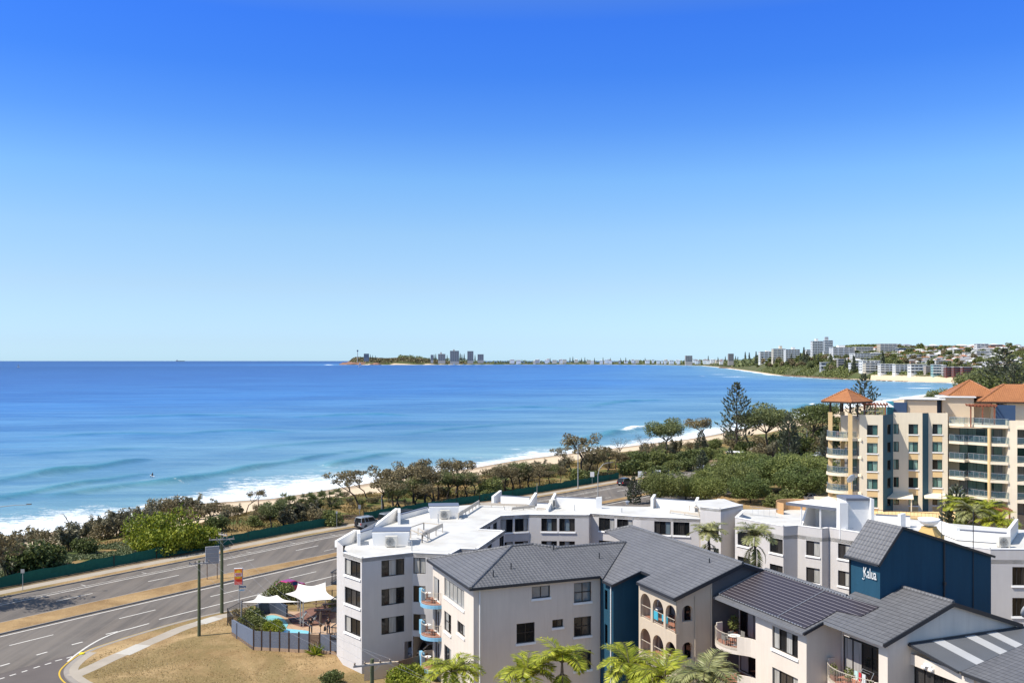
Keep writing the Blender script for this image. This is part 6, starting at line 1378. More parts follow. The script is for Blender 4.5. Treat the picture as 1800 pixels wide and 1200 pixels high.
# burger restaurant sign and street names
b=GP(419,1066,.13); r=empty('restaurant_sign',b,R(12),'tall red and yellow burger restaurant sign on a pole','sign')
h0=hgt(419,b,1027);h1=hgt(419,b,998); W_=.43
m=MB(); m.tube([(0.1,0,-.1),(.1,0,h0+.3)],.06,8); m.build('pole',M['alu'],r)
def em(name,c,k=.0): t=NT(name); t.col(c); return t.set(.35,0,.4)
M['sg_white']=em('sign_white',(.75,.74,.72)); M['sg_red']=em('sign_red',(.62,.03,.02)); M['sg_or']=em('sign_orange',(.80,.22,.03)); M['sg_yel']=em('sign_yellow',(.85,.50,.03)); M['sg_pink']=em('sign_pale_red',(.72,.16,.13)); M['sg_blue']=em('sign_blue_edge',(.04,.06,.22))
m=MB(); m.box(-W_-.03,W_+.03,-.12,.12,h0,h1); bd=m.build('cabinet',M['sg_white'],r)
m=MB(); m.box(W_+.03,W_+.06,-.13,.13,h0-.02,h1+.02); m.build('side_panel',M['sg_blue'],r)
Hh=h1-h0
m=MB(); m.box(-W_,W_,-.128,-.122,h0+Hh*.34,h1-.06); m.build('face',M['sg_or'],bd); m=MB(); m.box(-W_,W_,-.128,-.122,h0+.04,h0+Hh*.2); m.build('face',M['sg_pink'],bd); m=MB(); m.box(-W_,W_,-.128,-.122,h0+Hh*.2,h0+Hh*.34); m.build('face',M['sg_red'],bd)
def bun(z0,z1,up):
    k=12; P=[(-.36+.72*i/k,-.132,z0+(z1-z0)*math.sin(math.pi*i/k)) for i in range(k+1)]
    m=MB(); m.extr(P if up else P[::-1],(0,-.006,0)); m.build('bun',M['sg_yel'],bd)
zc=h0+Hh*.62
bun(zc+.22,zc+.52,True); bun(zc-.2,zc-.42,False)
m=MB(); m.box(-.38,.38,-.14,-.131,zc-.19,zc+.2); m.build('band',M['sg_white'],bd)
text('HUNGRY',.19,(0,-.146,zc+.1),(R(90),0,0),M['sg_red'],bd,sx=.85); text("JACK'S",.23,(0,-.146,zc-.07),(R(90),0,0),M['sg_red'],bd,sx=.85)
m=MB(); m.bar((.1,-.08,h0-.22),(.85,-.2,h0-.22),.03,.2); m.build('street_name_plate',M['rnavy'],r); m=MB(); m.bar((.1,-.08,h0-.62),(.75,.0,h0-.62),.03,.24); m.build('street_name_plate',M['sg_white'],r); m=MB(); m.bar((.12,-.1,h0-.62),(.6,-.03,h0-.62),.03,.1); m.build('street_name_band',M['lightblue'],r)
# yellow marker at the kerb return
p=GP(144,1151,.0); m=MB(); m.lathe([(.26,0),(.26,.09),(.18,.12),(.02,.14)],(0,0,0),10); o=m.build('kerb_marker',plain('bright_yellow',(.75,.6,.02),.5),label='round bright yellow marker at the kerb corner',cat='marker'); o.location=p+Vector((0,0,.13))
# shelter beside the road
b=at_px(1292,809); r=empty('park_shelter',b,R(-30),'small flat roofed park shelter at the roadside beside green hedge','shelter')
for x in (-1.6,1.6):
    for y in (-1,1): m=MB(); m.bar((x,y,-.1),(x,y,2.35),.12); m.build('post',M['wood'],r)
m=MB(); m.box(-2.2,2.2,-1.5,1.5,2.36,2.52); m.build('roof',M['white'],r)
m=MB(); m.box(-.9,.9,-.3,.3,.42,.5); m.box(-.8,-.7,-.25,.25,0,.419); m.box(.7,.8,-.25,.25,0,.419); m.build('seat',M['wood'],r)
b=at_px(1280,811); r=empty('rubbish_bin',b,0,'red topped rubbish bin beside the park shelter','bin'); m=MB(); m.lathe([(.3,0),(.38,.95)],n=8); m.build('bin_body',M['dark_bin'] if 'dark_bin' in M else plain('dark_bin',(.03,.06,.04)),r); m=MB(); m.box(-.42,.42,-.42,.42,.951,1.1); m.build('lid',plain('red_lid',(.45,.06,.04)),r)
# off-frame tree whose shadow falls across the near lanes
put(PR['wind1'],(-63.7,107.0,.1),1.75,-.35,'leaning street tree just left of the picture casting a lacy shadow on the road','tree'); put(PR['ban4'],(-64.6,106.4,.1),1.5,3.3,'second street tree left of the picture beside the leaning one','tree')
# ================================================================ vehicles
M['tyre']=plain('tyre_rubber',(.015,.015,.016),.8); M['rim']=plain('alloy_rim',(.35,.35,.36),.3,.7); M['carglass']=glassmat('car_glass',(.012,.015,.018),.05,.6); M['lampred']=em('tail_lamp_red',(.45,.02,.02)); M['lampclear']=em('headlamp_clear',(.6,.6,.6)); M['plastic']=plain('black_trim',(.02,.02,.022),.6)
def paint(name,c):
    t=NT(name); t.col(t.mix(t.noise(t.coord('Object'),3,2),sc(c,.92),sc(c,1.06))); t.b.inputs['Coat Weight'].default_value=.6; return t.set(.35,.3 if max(c)>.2 else 0,.5)
M['p_silver']=paint('silver_paint',(.36,.36,.35)); M['p_black']=paint('black_paint',(.012,.012,.015)); M['p_navy']=paint('dark_blue_paint',(.02,.028,.04)); M['p_magenta']=paint('magenta_paint',(.42,.012,.11)); M['p_white']=paint('white_car_paint',(.62,.62,.61)); M['p_grey']=paint('light_grey_paint',(.30,.32,.34))
def car(loc,rz,kind,mat,label,roof=None):
    """+x is forwards; kinds: wagon (boxy four wheel drive), suv, sedan, ute"""
    r=empty('parked_car',loc,rz,label,'car','cars along the road')
    L,W,Hb,Ht=dict(wagon=(4.8,1.9,1.15,1.95),suv=(4.5,1.82,1.0,1.68),sedan=(4.5,1.76,.92,1.43),ute=(5.1,1.86,1.08,1.8))[kind]
    cab=dict(wagon=(-.49,.17,-.46,.06),suv=(-.48,.2,-.36,.06),sedan=(-.36,.22,-.2,.07),ute=(-.12,.22,-.08,.1))[kind]
    prof=[(-.5,.42),(-.5,.62*Hb/1),(-.485,Hb-.03),(cab[0]+.01,Hb),(cab[1],Hb),(.36,Hb-.1),(.47,Hb-.17),(.5,Hb-.36),(.5,.4),(.42,.28),(-.44,.28)]
    m=MB(); n=len(prof); Y=[(-.5,.93),(-.47,1),(.47,1),(.5,.93)]; vs=[]
    for y,k in Y:
        for x,z in prof: vs.append((x*L*k,y*W,.28+(z-.28)*(1 if k==1 else .97)))
    fs=[]
    for j in range(3):
        for i in range(n): fs.append((j*n+i,j*n+(i+1)%n,(j+1)*n+(i+1)%n,(j+1)*n+i))
    fs+= [tuple(range(n-1,-1,-1)),tuple(range(3*n,4*n))]; m.add(vs,[f[::-1] for f in fs]); m.build('body',mat,r)
    a0,a1,b0,b1=[q*L for q in cab]; wb=W/2*.94; wt=W/2*.78; zt_=Ht-.09
    m=MB(); m.add([(a0,-wb,Hb-.01),(a1,-wb,Hb-.01),(a1,wb,Hb-.01),(a0,wb,Hb-.01),(b0,-wt,zt_),(b1,-wt,zt_),(b1,wt,zt_),(b0,wt,zt_)],[(0,1,5,4),(1,2,6,5),(2,3,7,6),(3,0,4,7),(4,5,6,7)]); m.build('window',M['carglass'],r)
    m=MB(); m.add([(b0-.06,-wt-.03,zt_),(b1+.06,-wt-.03,zt_),(b1+.06,wt+.03,zt_),(b0-.06,wt+.03,zt_),(b0+.04,-wt+.1,Ht),(b1-.05,-wt+.1,Ht),(b1-.05,wt-.1,Ht),(b0+.04,wt-.1,Ht)],[(3,2,1,0),(0,1,5,4),(1,2,6,5),(2,3,7,6),(3,0,4,7),(4,5,6,7)]); m.build('roof',roof or mat,r)
    for sy in (-1,1):
        for u in (0,1,.52) + ((.26,) if kind in('wagon','suv') else ()):
            p=Vector((a0+(a1-a0)*u,sy*wb,Hb-.02));q=Vector((b0+(b1-b0)*u,sy*wt,zt_)); m=MB(); m.bar(p,q,.09,.07); m.build('pillar',mat,r)
    for x in (.31*L,-.30*L):
        for sy in (-1,1):
            rr_=.38 if kind in('wagon','ute') else .33; T=Matrix.Translation((x,sy*(W/2-.1),rr_))@Matrix.Rotation(R(90)*-sy,4,'X'); w=empty('wheel'); w.parent=r
            m=MB(T); m.lathe([(rr_*.62,-.1),(rr_,-.1),(rr_,.1),(rr_*.62,.12)],n=14); m.build('tyre',M['tyre'],w); m=MB(T); m.lathe([(rr_*.6,.0),(rr_*.6,.122),(.05,.10)],n=12); m.build('rim',M['rim'],w)
    for sy in (-1,1):
        m=MB(); m.box(L*.482,L*.502,sy*W*.36-.16,sy*W*.36+.16,Hb-.42,Hb-.24); m.build('headlight',M['lampclear'],r); m=MB(); m.box(-L*.505,-L*.49,sy*W*.41-.1,sy*W*.41+.1,Hb-.38,Hb-.1); m.build('tail_light',M['lampred'],r)
        m=MB(); m.box(a1-.15,a1+.03,sy*(W/2+.1)-.09,sy*(W/2+.1)+.09,Hb-.03,Hb+.13); m.build('mirror',M['plastic'],r)
    m=MB(); m.box(-L*.515,-L*.49,-W*.46,W*.46,.35,.55); m.build('bumper',M['plastic'],r); m=MB(); m.box(L*.49,L*.512,-W*.46,W*.46,.33,.52); m.build('bumper',M['plastic'],r); m=MB(); m.box(-L*.52,-L*.505,-.26,.26,.6,.72); m.build('number_plate',M['white'],r)
    if kind=='wagon':
        m=MB(Matrix.Translation((-L*.5-.12,.25,.95))@Matrix.Rotation(R(90),4,'Y')); m.lathe([(.2,-.1),(.37,-.1),(.37,.1),(.2,.1)],n=14); m.build('spare_wheel',M['tyre'],r)
        for sy in (-1,1): m=MB(); m.bar((b0+.2,sy*(wt-.1),Ht+.08),(b1-.2,sy*(wt-.1),Ht+.08),.04); m.build('roof_rail',M['alu'],r)
    if kind=='ute':
        m=MB(); m.box(-L*.47,a0-.05,-W*.42,W*.42,Hb+.002,Hb+.05); m.build('tray_cover',M['plastic'],r)
def on_road(px,py,off,kind,mat,label,flip=0,roof=None):
    s,_=kpx(px,py); p=kerb(s,off,.012); q=kerb(s+2,off,.012); car(p,math.atan2(q.y-p.y,q.x-p.x)+(math.pi if flip else 0),kind,mat,label,roof)
on_road(640,925,1.2,'wagon',M['p_silver'],'silver four wheel drive with a spare wheel on its back door, parked by the footpath')
on_road(668,916,1.2,'wagon',M['p_navy'],'dark boxy four wheel drive with pale roof parked right of the silver one',roof=M['p_grey']); on_road(688,909,1.2,'wagon',M['p_black'],'black four wheel drive, third in the row at the fence behind the silver one')
on_road(728,902,1.2,'sedan',M['p_grey'],'grey car roof just showing behind the white fin wall of roof'); on_road(1089,851,2.4,'suv',M['p_black'],'black car parked at the kerb right of the curved street lamp'); on_road(1143,840,1.6,'ute',M['p_black'],'dark utility with a person beside it near the green hedge')
on_road(1232,826,2.2,'sedan',M['p_grey'],'grey car half hidden by a small norfolk pine'); on_road(1428,796,2.0,'sedan',M['p_silver'],'silver sedan parked under the twin lamp post left of tower'); on_road(1403,800,7,'sedan',M['p_grey'],'blue-grey car driving behind shade trees left of tower',1)
s,_=kpx(524,1046); p=kerb(s,25.3,.012); q=kerb(s+2,25.3,.012); car(p,math.atan2(q.y-p.y,q.x-p.x)+math.pi,'sedan',M['p_magenta'],'bright magenta car on the road behind the shade sails')
s,_=kpx(600,978); p=kerb(s,17.4,.012); q=kerb(s+2,17.4,.012); car(p,math.atan2(q.y-p.y,q.x-p.x)+math.pi,'sedan',M['p_black'],'dark car nose just showing left of the grey block at the median')
p=GP(1428,880,.02); p.z=.13; car(p,R(10),'sedan',M['p_white'],'white car beside the apricot wall at the foot of tower')
pp=Vector(PA[3]).lerp(Vector(PA[4]),.3); car(Vector((pp.x+.3,pp.y+2.6,.13)),R(200),'sedan',M['p_white'],'white car parked inside the dark garage under the grey block')
p=GP(1172,838,.02); car(kerb(kpx(1170,838)[0],1.8,.012),R(48),'suv',M['p_white'],'pale van roof near the kerb right of the dark utility')
# ================================================================ people
M['skin']=plain('skin',(.42,.25,.17),.5,0,.05); M['cl_black']=plain('black_cloth',(.018,.018,.02),.9); M['cl_navy']=plain('navy_cloth',(.03,.04,.07),.9); M['cl_grey']=plain('grey_cloth',(.16,.16,.17),.9); M['hair']=plain('dark_hair',(.03,.02,.015),.7); M['board']=plain('white_surfboard',(.72,.72,.70),.25)
JT=dict(pel=(0,0,.95),wst=(0,0,1.08),chs=(0,.01,1.36),nck=(0,.01,1.5),hdb=(0,-.015,1.58),hdt=(0,-.01,1.72))
def skin_obj(name,V,E,Rr,mat,parent,root=0):
    me=bpy.data.meshes.new(name); me.from_pydata([tuple(v) for v in V],E,[]); o=bpy.data.objects.new(name,me); COL.objects.link(o); o.parent=parent; me.materials.append(mat)
    s=o.modifiers.new('skin','SKIN'); s.use_smooth_shade=True
    for i,r in enumerate(Rr): d=me.skin_vertices[0].data[i]; d.radius=(r,r) if not isinstance(r,tuple) else r; d.use_root=(i==root)
    b=o.modifiers.new('sub','SUBSURF'); b.levels=1; b.render_levels=1; return o
def person(loc,rz,label,arms,legs,top='cl_black',bottom='cl_navy',scale=1,lean=(0,0),group=None,hair='hair',bare=False):
    """arms/legs: lists of joint positions for left and right; body is one skinned surface, clothes a second one over it"""
    r=empty('person',loc,rz,label,'person',group); r.scale=(scale,)*3
    lx,ly=lean; T=[(0,0,.95),(lx*.3,ly*.3,1.12),(lx*.8,ly*.8,1.38),(lx,ly,1.49),(lx,ly-.015,1.56),(lx,ly-.03,1.64),(lx,ly-.01,1.73)]
    V=list(T);E=[(i,i+1) for i in range(6)];Rr=[(.15,.11),(.135,.1),(.16,.105),.055,.075,(.085,.1),.05]
    for L in arms:
        b=len(V); V+=L; E+=[(2,b)]+[(b+i,b+i+1) for i in range(len(L)-1)]; Rr+=[.058,.043,.034,.03,.014][:len(L)]
        h=Vector(L[-2]);e=Vector(L[-1]); d=(e-h).normalized(); k=Vector((d.y,-d.x,.2)).normalized()
        for q,(o_,l) in enumerate(((-.03,.075),(-.01,.09),(.01,.085),(.03,.07),(.05,.035))):
            c=len(V); V+=[h+k*o_+d*.05,h+k*o_*1.25+d*(.05+l)]; E+=[(b+len(L)-2,c),(c,c+1)]; Rr+=[.010,.007]
    for L in legs:
        b=len(V); V+=L; E+=[(0,b)]+[(b+i,b+i+1) for i in range(len(L)-1)]; Rr+=[.088,.058,.042,.035][:len(L)]
    skin_obj('body',V,E,Rr,M['skin'],r)
    if not bare:
        V=[T[0],T[1],T[2],(lx,ly,1.46)];E=[(0,1),(1,2),(2,3)];Rr=[(.165,.125),(.15,.115),(.178,.12),.08]
        for L in arms: b=len(V); V+=[L[0],Vector(L[0]).lerp(Vector(L[1]),.75)]; E+=[(2,b),(b,b+1)]; Rr+=[.074,.064]
        skin_obj('shirt',V,E,Rr,M[top],r)
        V=[(0,0,1.0),(0,0,.93)];E=[(0,1)];Rr=[(.158,.12),(.165,.125)]
        for L in legs: b=len(V); V+=L[:3]; E+=[(1,b),(b,b+1),(b+1,b+2)]; Rr+=[.102,.075,.062]
        skin_obj('trousers',V,E,Rr,M[bottom],r)
    m=MB(Matrix.Translation((lx,ly+.012,1.66))); m.lathe([(.095,-.07),(.11,0),(.1,.06),(.06,.105),(.01,.115)],n=12,sy=1.05); m.build('hair',M[hair],r,smooth=True); return r
ARM=lambda s,e,h:[(s*.2,0,1.42),e,h,(h[0]+s*.005,h[1]-.02,h[2]-.08)]
STL=[[(-.1,0,.9),(-.11,-.02,.5),(-.11,.02,.08),(-.12,-.12,.03)],[(.1,0,.9),(.12,-.03,.5),(.13,.03,.08),(.15,-.1,.03)]]
ZD=.45
pa=GP(546,1113,ZD); person(pa,R(200),'person in dark clothes standing with back turned by the pool fence',[ARM(-1,(-.3,.02,1.15),(-.2,-.2,1.05)),ARM(1,(.3,.02,1.15),(.25,-.18,1.0))],STL,'cl_black','cl_black')
pb=GP(577,1114,ZD); rp_=person(pb,R(30),'person in dark shirt with a bag standing nearest the grey block by the pool',[ARM(-1,(-.28,-.02,1.14),(-.3,-.05,.9)),ARM(1,(.28,-.05,1.15),(.1,-.25,1.12))],STL,'cl_black','cl_navy')
m=MB(Matrix.Translation((-.36,-.05,.45))); m.add([(-.1,-.2,0),(.1,-.2,0),(.1,.2,0),(-.1,.2,0),(-.08,-.17,.38),(.08,-.17,.38),(.08,.17,.38),(-.08,.17,.38)],[(3,2,1,0),(4,5,6,7),(0,1,5,4),(1,2,6,5),(2,3,7,6),(3,0,4,7)]); m.tube([(0,-.12,.37),(0,-.08,.5),(0,.08,.5),(0,.12,.37)],.015,5)
o=m.build('hand_bag',M['cl_black'],label='black bag hanging from the hand of the person nearest the grey block',cat='bag',center=True); o.location=Matrix.Translation(pb)@Matrix.Rotation(R(30),4,'Z')@o.location
p=kerb(kpx(1147,842)[0],-.4,.13); person(p,R(40),'person in pale grey shirt standing beside dark utility',[ARM(-1,(-.26,.0,1.15),(-.3,-.1,.95)),ARM(1,(.27,0,1.15),(.28,-.12,.95))],STL,'cl_grey','cl_navy')
p=at_px(454,890); person(p,R(120),'person in dark clothes standing on the beach sand behind the bare trees',[ARM(-1,(-.26,.0,1.15),(-.3,-.1,.95)),ARM(1,(.27,0,1.15),(.28,-.12,.95))],STL,'cl_grey','cl_black')
# surfers
p=GP(421,824.5,SEA); p.z=SEA-.75; person(p,R(60),'dark figure standing waist deep in the sea beyond the waves',[ARM(-1,(-.32,.0,1.2),(-.34,-.15,1.05)),ARM(1,(.32,0,1.2),(.34,-.15,1.05))],STL,'cl_black','cl_black')
p=GP(268,838.5,SEA); p.z=SEA-.42
SIT=[[(-.11,-.02,.9),(-.26,-.38,.82),(-.3,-.42,.42),(-.3,-.52,.36)],[(.11,-.02,.9),(.26,-.38,.82),(.3,-.42,.42),(.3,-.52,.36)]]
person(p,R(240),'surfer in black wetsuit sitting on a white board in the waves',[ARM(-1,(-.3,-.06,1.15),(-.22,-.28,1.0)),ARM(1,(.3,-.06,1.15),(.22,-.28,1.0))],SIT,'cl_black','cl_black')
m=MB(); n=14; top=[];bot=[]
for i in range(n+1):
    t=i/n; w=.27*math.sin(math.pi*t**.8)**.7; x=-1.0+2.1*t; z=.05+.14*max(0,t-.6)**2*4; top.append(((x,-w,z),(x,w,z)))
for (a,b),(c,d) in zip(top[:-1],top[1:]): m.poly(a,c,d,b); A=[Vector(q)-Vector((0,0,.06)) for q in (a,b,d,c)]; m.poly(*A); m.poly(a,A[0],A[3],c); m.poly(b,d,A[2],A[1])
o=m.build('surfboard',M['board'],label='white surfboard under the sitting surfer',cat='surfboard'); o.location=(p.x,p.y,SEA+.36); o.rotation_euler=(0,R(-8),R(150))
# ================================================================ pool terrace
M['bluewall']=brick_paint('slate_blue_wall',(.14,.165,.22),.4,.2,.4,.1); M['slat']=plain('blue_grey_slats',(.14,.155,.19),.6,0,.15); M['paving']=plain('tan_paving',(.40,.27,.17),.8,0,.22,2); M['brickpave']=plain('red_brown_paving',(.17,.085,.06),.8,0,.3,6)
c0=GP(407,1115,.13);c1=GP(445.5,1142,.13);c2=GP(596,1150,.13); c3=Vector((PB[1][0],PB[1][1],.13)); c4=GP(505,1062,.13); c5=GP(418,1078,.13); c3=Vector((-15.6,96.5,.13)); c4=Vector((-20,103.5,.13)); c5=Vector((-29,103.2,.13))
W2=Vector(PA[0]); 
m=MB(); m.prism([tuple(q[:2]) for q in (c0,c1,c2,(W2.x,W2.y),(-14.6,98),c4,c5)],.0,ZD,False); m.build('pool_terrace',M['paving'],kind='structure')
m=MB(); P=[GP(x,y,ZD) for x,y in [(505,1085),(545,1068),(590,1062),(590,1085),(560,1098),(532,1102),(515,1097)]]; m.prism([(q.x,q.y) for q in P],ZD-.1,ZD+.006,False); m.build('brick_paving',M['brickpave'],kind='structure')
def thickwall(mb,a,b,z0,h0,h1=None,t=.22):
    a=Vector((a[0],a[1],z0));b=Vector((b[0],b[1],z0)); d=(b-a).normalized(); n=Vector((-d.y,d.x,0))*t; mb.extr([a,b,b+Vector((0,0,h1 or h0)),a+Vector((0,0,h0))],n)
h_=1.85
r=empty('garden_wall',c0,0,'slate blue rendered wall around the left of the pool terrace','wall'); T=Matrix.Translation(-c0)
m=MB(T); thickwall(m,c0,c1,.1,1.55,h_); m.build('wall',M['bluewall'],r); m=MB(T); d=(c1-c0).normalized(); q=c0+d*1.6; m.bar((q.x-.02,q.y-.03,.1),(q.x-.02,q.y-.03,1.7),.1); m.build('joint',M['greycap'],r)
cb0=GP(457,1086,ZD); r=empty('curved_wall',cb0,0,'curved dark blue feature wall behind the swimming pool','wall'); T=Matrix.Translation(-cb0); m=MB(T)
A=[GP(x,y,ZD) for x,y in [(452,1083),(460,1079),(472,1077.5),(484,1078),(494,1080.5),(503,1084.5)]]
for u,v in zip(A[:-1],A[1:]): thickwall(m,u,v,ZD-.1,1.35,None,.2)
m.build('wall',plain('dark_slate_wall',(.05,.06,.085),.6),r)
# slatted fence along the lawn
r=empty('slatted_fence',c1,0,'blue-grey slatted panel fence with dark posts along the pool','fence'); D=c2-c1; L_=D.length; d=D/L_; n=Vector((-d.y,d.x,0))
pos=[(x-305)/(1300-305) for x in (305,400,500,610,720,835,955,1075,1200,1297)]
for i in range(9):
    if i==6: continue
    a=d*(L_*pos[i]+.07)+n*.03;b=d*(L_*pos[i+1]-.07)+n*.03; m=MB()
    for k in range(9): z=.08+k*.2; m.bar(a+Vector((0,0,z+.08)),b+Vector((0,0,z+.08)),.035,.188)
    m.build('slat_panel',M['slat'],r)
for q in pos: m=MB(); c=d*L_*q+n*.05; m.bar(c+Vector((0,0,-.1)),c+Vector((0,0,1.98)),.13); m.build('post',M['darkpost'],r)
a=d*(L_*pos[6]+.08)+n*.03;b=d*(L_*pos[7]-.08)+n*.03; m=MB()
for k in range(8): q=a.lerp(b,(k+.5)/8); m.bar(q+Vector((0,0,.1)),q+Vector((0,0,1.8)),.09,.03)
m.bar(a+Vector((0,0,.4)),b+Vector((0,0,.4)),.04,.1); m.bar(a+Vector((0,0,1.5)),b+Vector((0,0,1.5)),.04,.1); g_=m.build('gate',M['wood'],r); m=MB(); q=a.lerp(b,.9)-n*.08; m.bar(q+Vector((0,0,1)),q+Vector((0,0,1.15)),.04); m.build('handle',M['alu'],g_)
# black iron fence on the road side
I0=GP(409,1086,.13); r=empty('iron_fence',c0,0,'black iron picket fence curving along the road side of pool terrace','fence'); T=Matrix.Translation(-c0); m=MB(T)
IP=[(c0.x+.1,c0.y+.15),(-30.0,99.0),(-29.4,102.2),(-27,104.4),(-24,106),(-20.5,107),(-17.5,107.2)]
railing(m,IP,.5,1.35,.16,.016); m.build('pickets',M['black'],r)
for q in IP: m=MB(T); m.bar((*q,.0),(*q,1.95),.07); m.build('post',M['black'],r)
m=MB(T); railing(m,[(c0.x+.12,c0.y+.1),(c1.x+.05,c1.y+.12)],1.7,.75,.16,.014); m.build('pickets',M['black'],r)
# pool
PO=catmull([tuple(GP(x,y,ZD)[:2]) for x,y in [(462,1084),(480,1081),(496,1086),(506,1096),(504,1104),(520,1106),(542,1109),(541,1116),(520,1120),(490,1119),(470,1112),(462,1100),(462,1084)]],5)[:-1]
PO=[tuple(q) for q in PO]; ar_=sum(PO[i][0]*PO[(i+1)%len(PO)][1]-PO[(i+1)%len(PO)][0]*PO[i][1] for i in range(len(PO)))
if ar_<0: PO=PO[::-1]
c_=np.mean(PO,axis=0); m=MB(); m.prism([(c_[0]+(q[0]-c_[0])*1.07,c_[1]+(q[1]-c_[1])*1.07) for q in PO],ZD-.05,ZD+.02,False); m.build('pool_coping',M['concrete'],kind='structure')
t=NT('pool_water'); t.col(t.mix(t.noise(t.coord('Object'),1.5,3),(.16,.46,.50),(.30,.62,.64))); t.bump(t.noise(t.coord('Object'),3,2),.2,.05); M['poolw']=t.set(.08,0,.5)
m=MB(); m.prism(PO,ZD-.05,ZD+.03,False); m.build('pool_water',M['poolw'],kind='structure')
# shade sails on posts
def sail(corners,label,posts):
    C=[Vector(c) for c in corners]; ctr=sum(C,Vector())/len(C); ctr.z-=.15; n=12; r=empty('shade_sail',Vector((ctr.x,ctr.y,ZD)),0,label,'shade sail','white shade sails by the pool'); T=Matrix.Translation(-r.location)
    m=MB(T); k=len(C); rim=[]
    for i in range(k):
        a,b=C[i],C[(i+1)%k]
        for j in range(n): t=j/n; q=a.lerp(b,t); q=q.lerp(ctr,.20*math.sin(math.pi*t)); q.z-=.12*math.sin(math.pi*t); rim.append(q)
    rings=[rim]+[[q.lerp(ctr,f)+Vector((0,0,-.10*math.sin(math.pi*f))) for q in rim] for f in (.25,.5,.75)]
    N=len(rim)
    for A,B in zip(rings[:-1],rings[1:]):
        for i in range(N): m.poly(A[i],A[(i+1)%N],B[(i+1)%N],B[i])
    for i in range(N): m.poly(rings[-1][i],rings[-1][(i+1)%N],ctr)
    m.build('canopy',M['sailm'],r,smooth=True)
    for i in posts: m=MB(T); m.tube([(C[i].x,C[i].y,ZD-.2),(C[i].x,C[i].y,C[i].z+.1)],.06,8); m.build('post',M['alu'],r)
M['sailm']=plain('sail_cloth',(.68,.64,.58),.8,0,.04)
sail([GP(424,1058,3.0),GP(528,1057,3.0),GP(487,1045,3.1),GP(454,1044,3.2)],'smaller white shade sail over planting at the left of the pool',(0,1,3))
sail([GP(501,1043,3.3),GP(533,1058,3.0),GP(592,1052,3.2),GP(572,1023,3.4),GP(524,1025,3.4)],'larger white shade sail over the picnic tables',(1,3,4))
# furniture
def picnic(loc,rz,label):
    r=empty('picnic_table',loc,rz,label,'picnic table','timber picnic tables by the pool'); m=MB()
    for k in range(5): m.box(-.95,.95,-.38+k*.155,-.24+k*.155,.72,.76)
    m.build('table_top',M['wood'],r)
    for sy in (-1,1):
        m=MB(); m.box(-.95,.95,sy*.72-.14,sy*.72+.14,.43,.47); m.build('bench_seat',M['wood'],r)
    for x in (-.65,.65):
        m=MB(); m.bar((x,-.2,.71),(x,-.62,0),.08); m.bar((x,.2,.71),(x,.62,0),.08); m.bar((x,-.85,.4),(x,.85,.4),.06,.09); m.build('leg_frame',M['wood'],r)
picnic(GP(568,1083,ZD),R(12),'nearer dark timber picnic table on the pool paving'); picnic(GP(566,1064,ZD),R(10),'farther picnic table under the back of larger sail'); picnic(GP(582,1072,ZD),R(25),'picnic table against the grey block wall')
def lounger(loc,rz,label):
    r=empty('sun_lounger',loc,rz,label,'sun lounger','sun loungers by the pool'); m=MB(); m.box(-.95,.35,-.3,.3,.28,.34); m.build('seat',M['plastic'],r); m=MB(); m.extr([(.36,-.3,.3),(.36,.3,.3),(.9,.3,.95),(.9,-.3,.95)],(.04,0,-.05)); m.build('backrest',M['acgrey'],r)
    for x,y in ((-.8,-.25),(-.8,.25),(.5,-.25),(.5,.25)): m=MB(); m.bar((x,y,0),(x,y,.279),.05); m.build('leg',M['plastic'],r)
M['lounge']=plain('grey_sling',(.30,.31,.32),.7)
lounger(GP(524,1091,ZD),R(25),'black sun lounger with raised back, left of pair by the pool'); lounger(GP(541,1098,ZD),R(15),'black sun lounger with raised grey back, right of pair by the pool')
b=GP(563.5,1114,ZD); r=empty('folded_umbrella',b,0,'tall folded brown umbrella between the two people by the pool','umbrella'); m=MB(); m.tube([(0,0,0),(0,0,2.35),(-.12,0,2.55),(-.35,0,2.6)],.035,7); m.build('pole',M['plastic'],r); m=MB(); m.lathe([(.06,.75),(.17,.9),(.15,1.5),(.1,2.1),(.03,2.3)],n=9); m.build('canopy',plain('brown_canvas',(.10,.07,.05),.9),r)
def at(px,py,z): return GP(px,py,z)
def plant(kind,px,py,ty,label,z=ZD,h0=2.1): p=GP(px,py,z); return put(PR[kind],p,max(.2,hgt(px,p,ty)/h0),None,label,'shrub')
plant('grn0',441,1098,1066,'leafy green bush inside the left wall of pool terrace'); plant('brn0',427,1090,1064,'reddish brown bush behind the iron fence at left of pool'); plant('grn1',456,1108,1082,'low bush between the wall and the pool'); plant('palmt' if False else 'lime2',484,1112,1091,'yellow-green grassy tuft at the pool edge',h0=3.2); plant('grn2',472,1113,1096,'small bush left of the yellow-green tuft'); plant('grn1',492,1058,1022,'flowering bush at road side between the two shade sails',.13); plant('grn0',512,1058,1026,'dark bush under the edge of larger sail',.13); plant('grn2',594,1072,1046,'bush at the corner of the grey block behind the larger sail',.13)
put(PR['agave'],GP(555,1150,.13),1.9,0,'spiky yellow-green plant at the foot of pool fence','plant'); plant('drk0',586,1204,1177,'dark leafy plant top at the bottom edge on the brown lawn',.13)
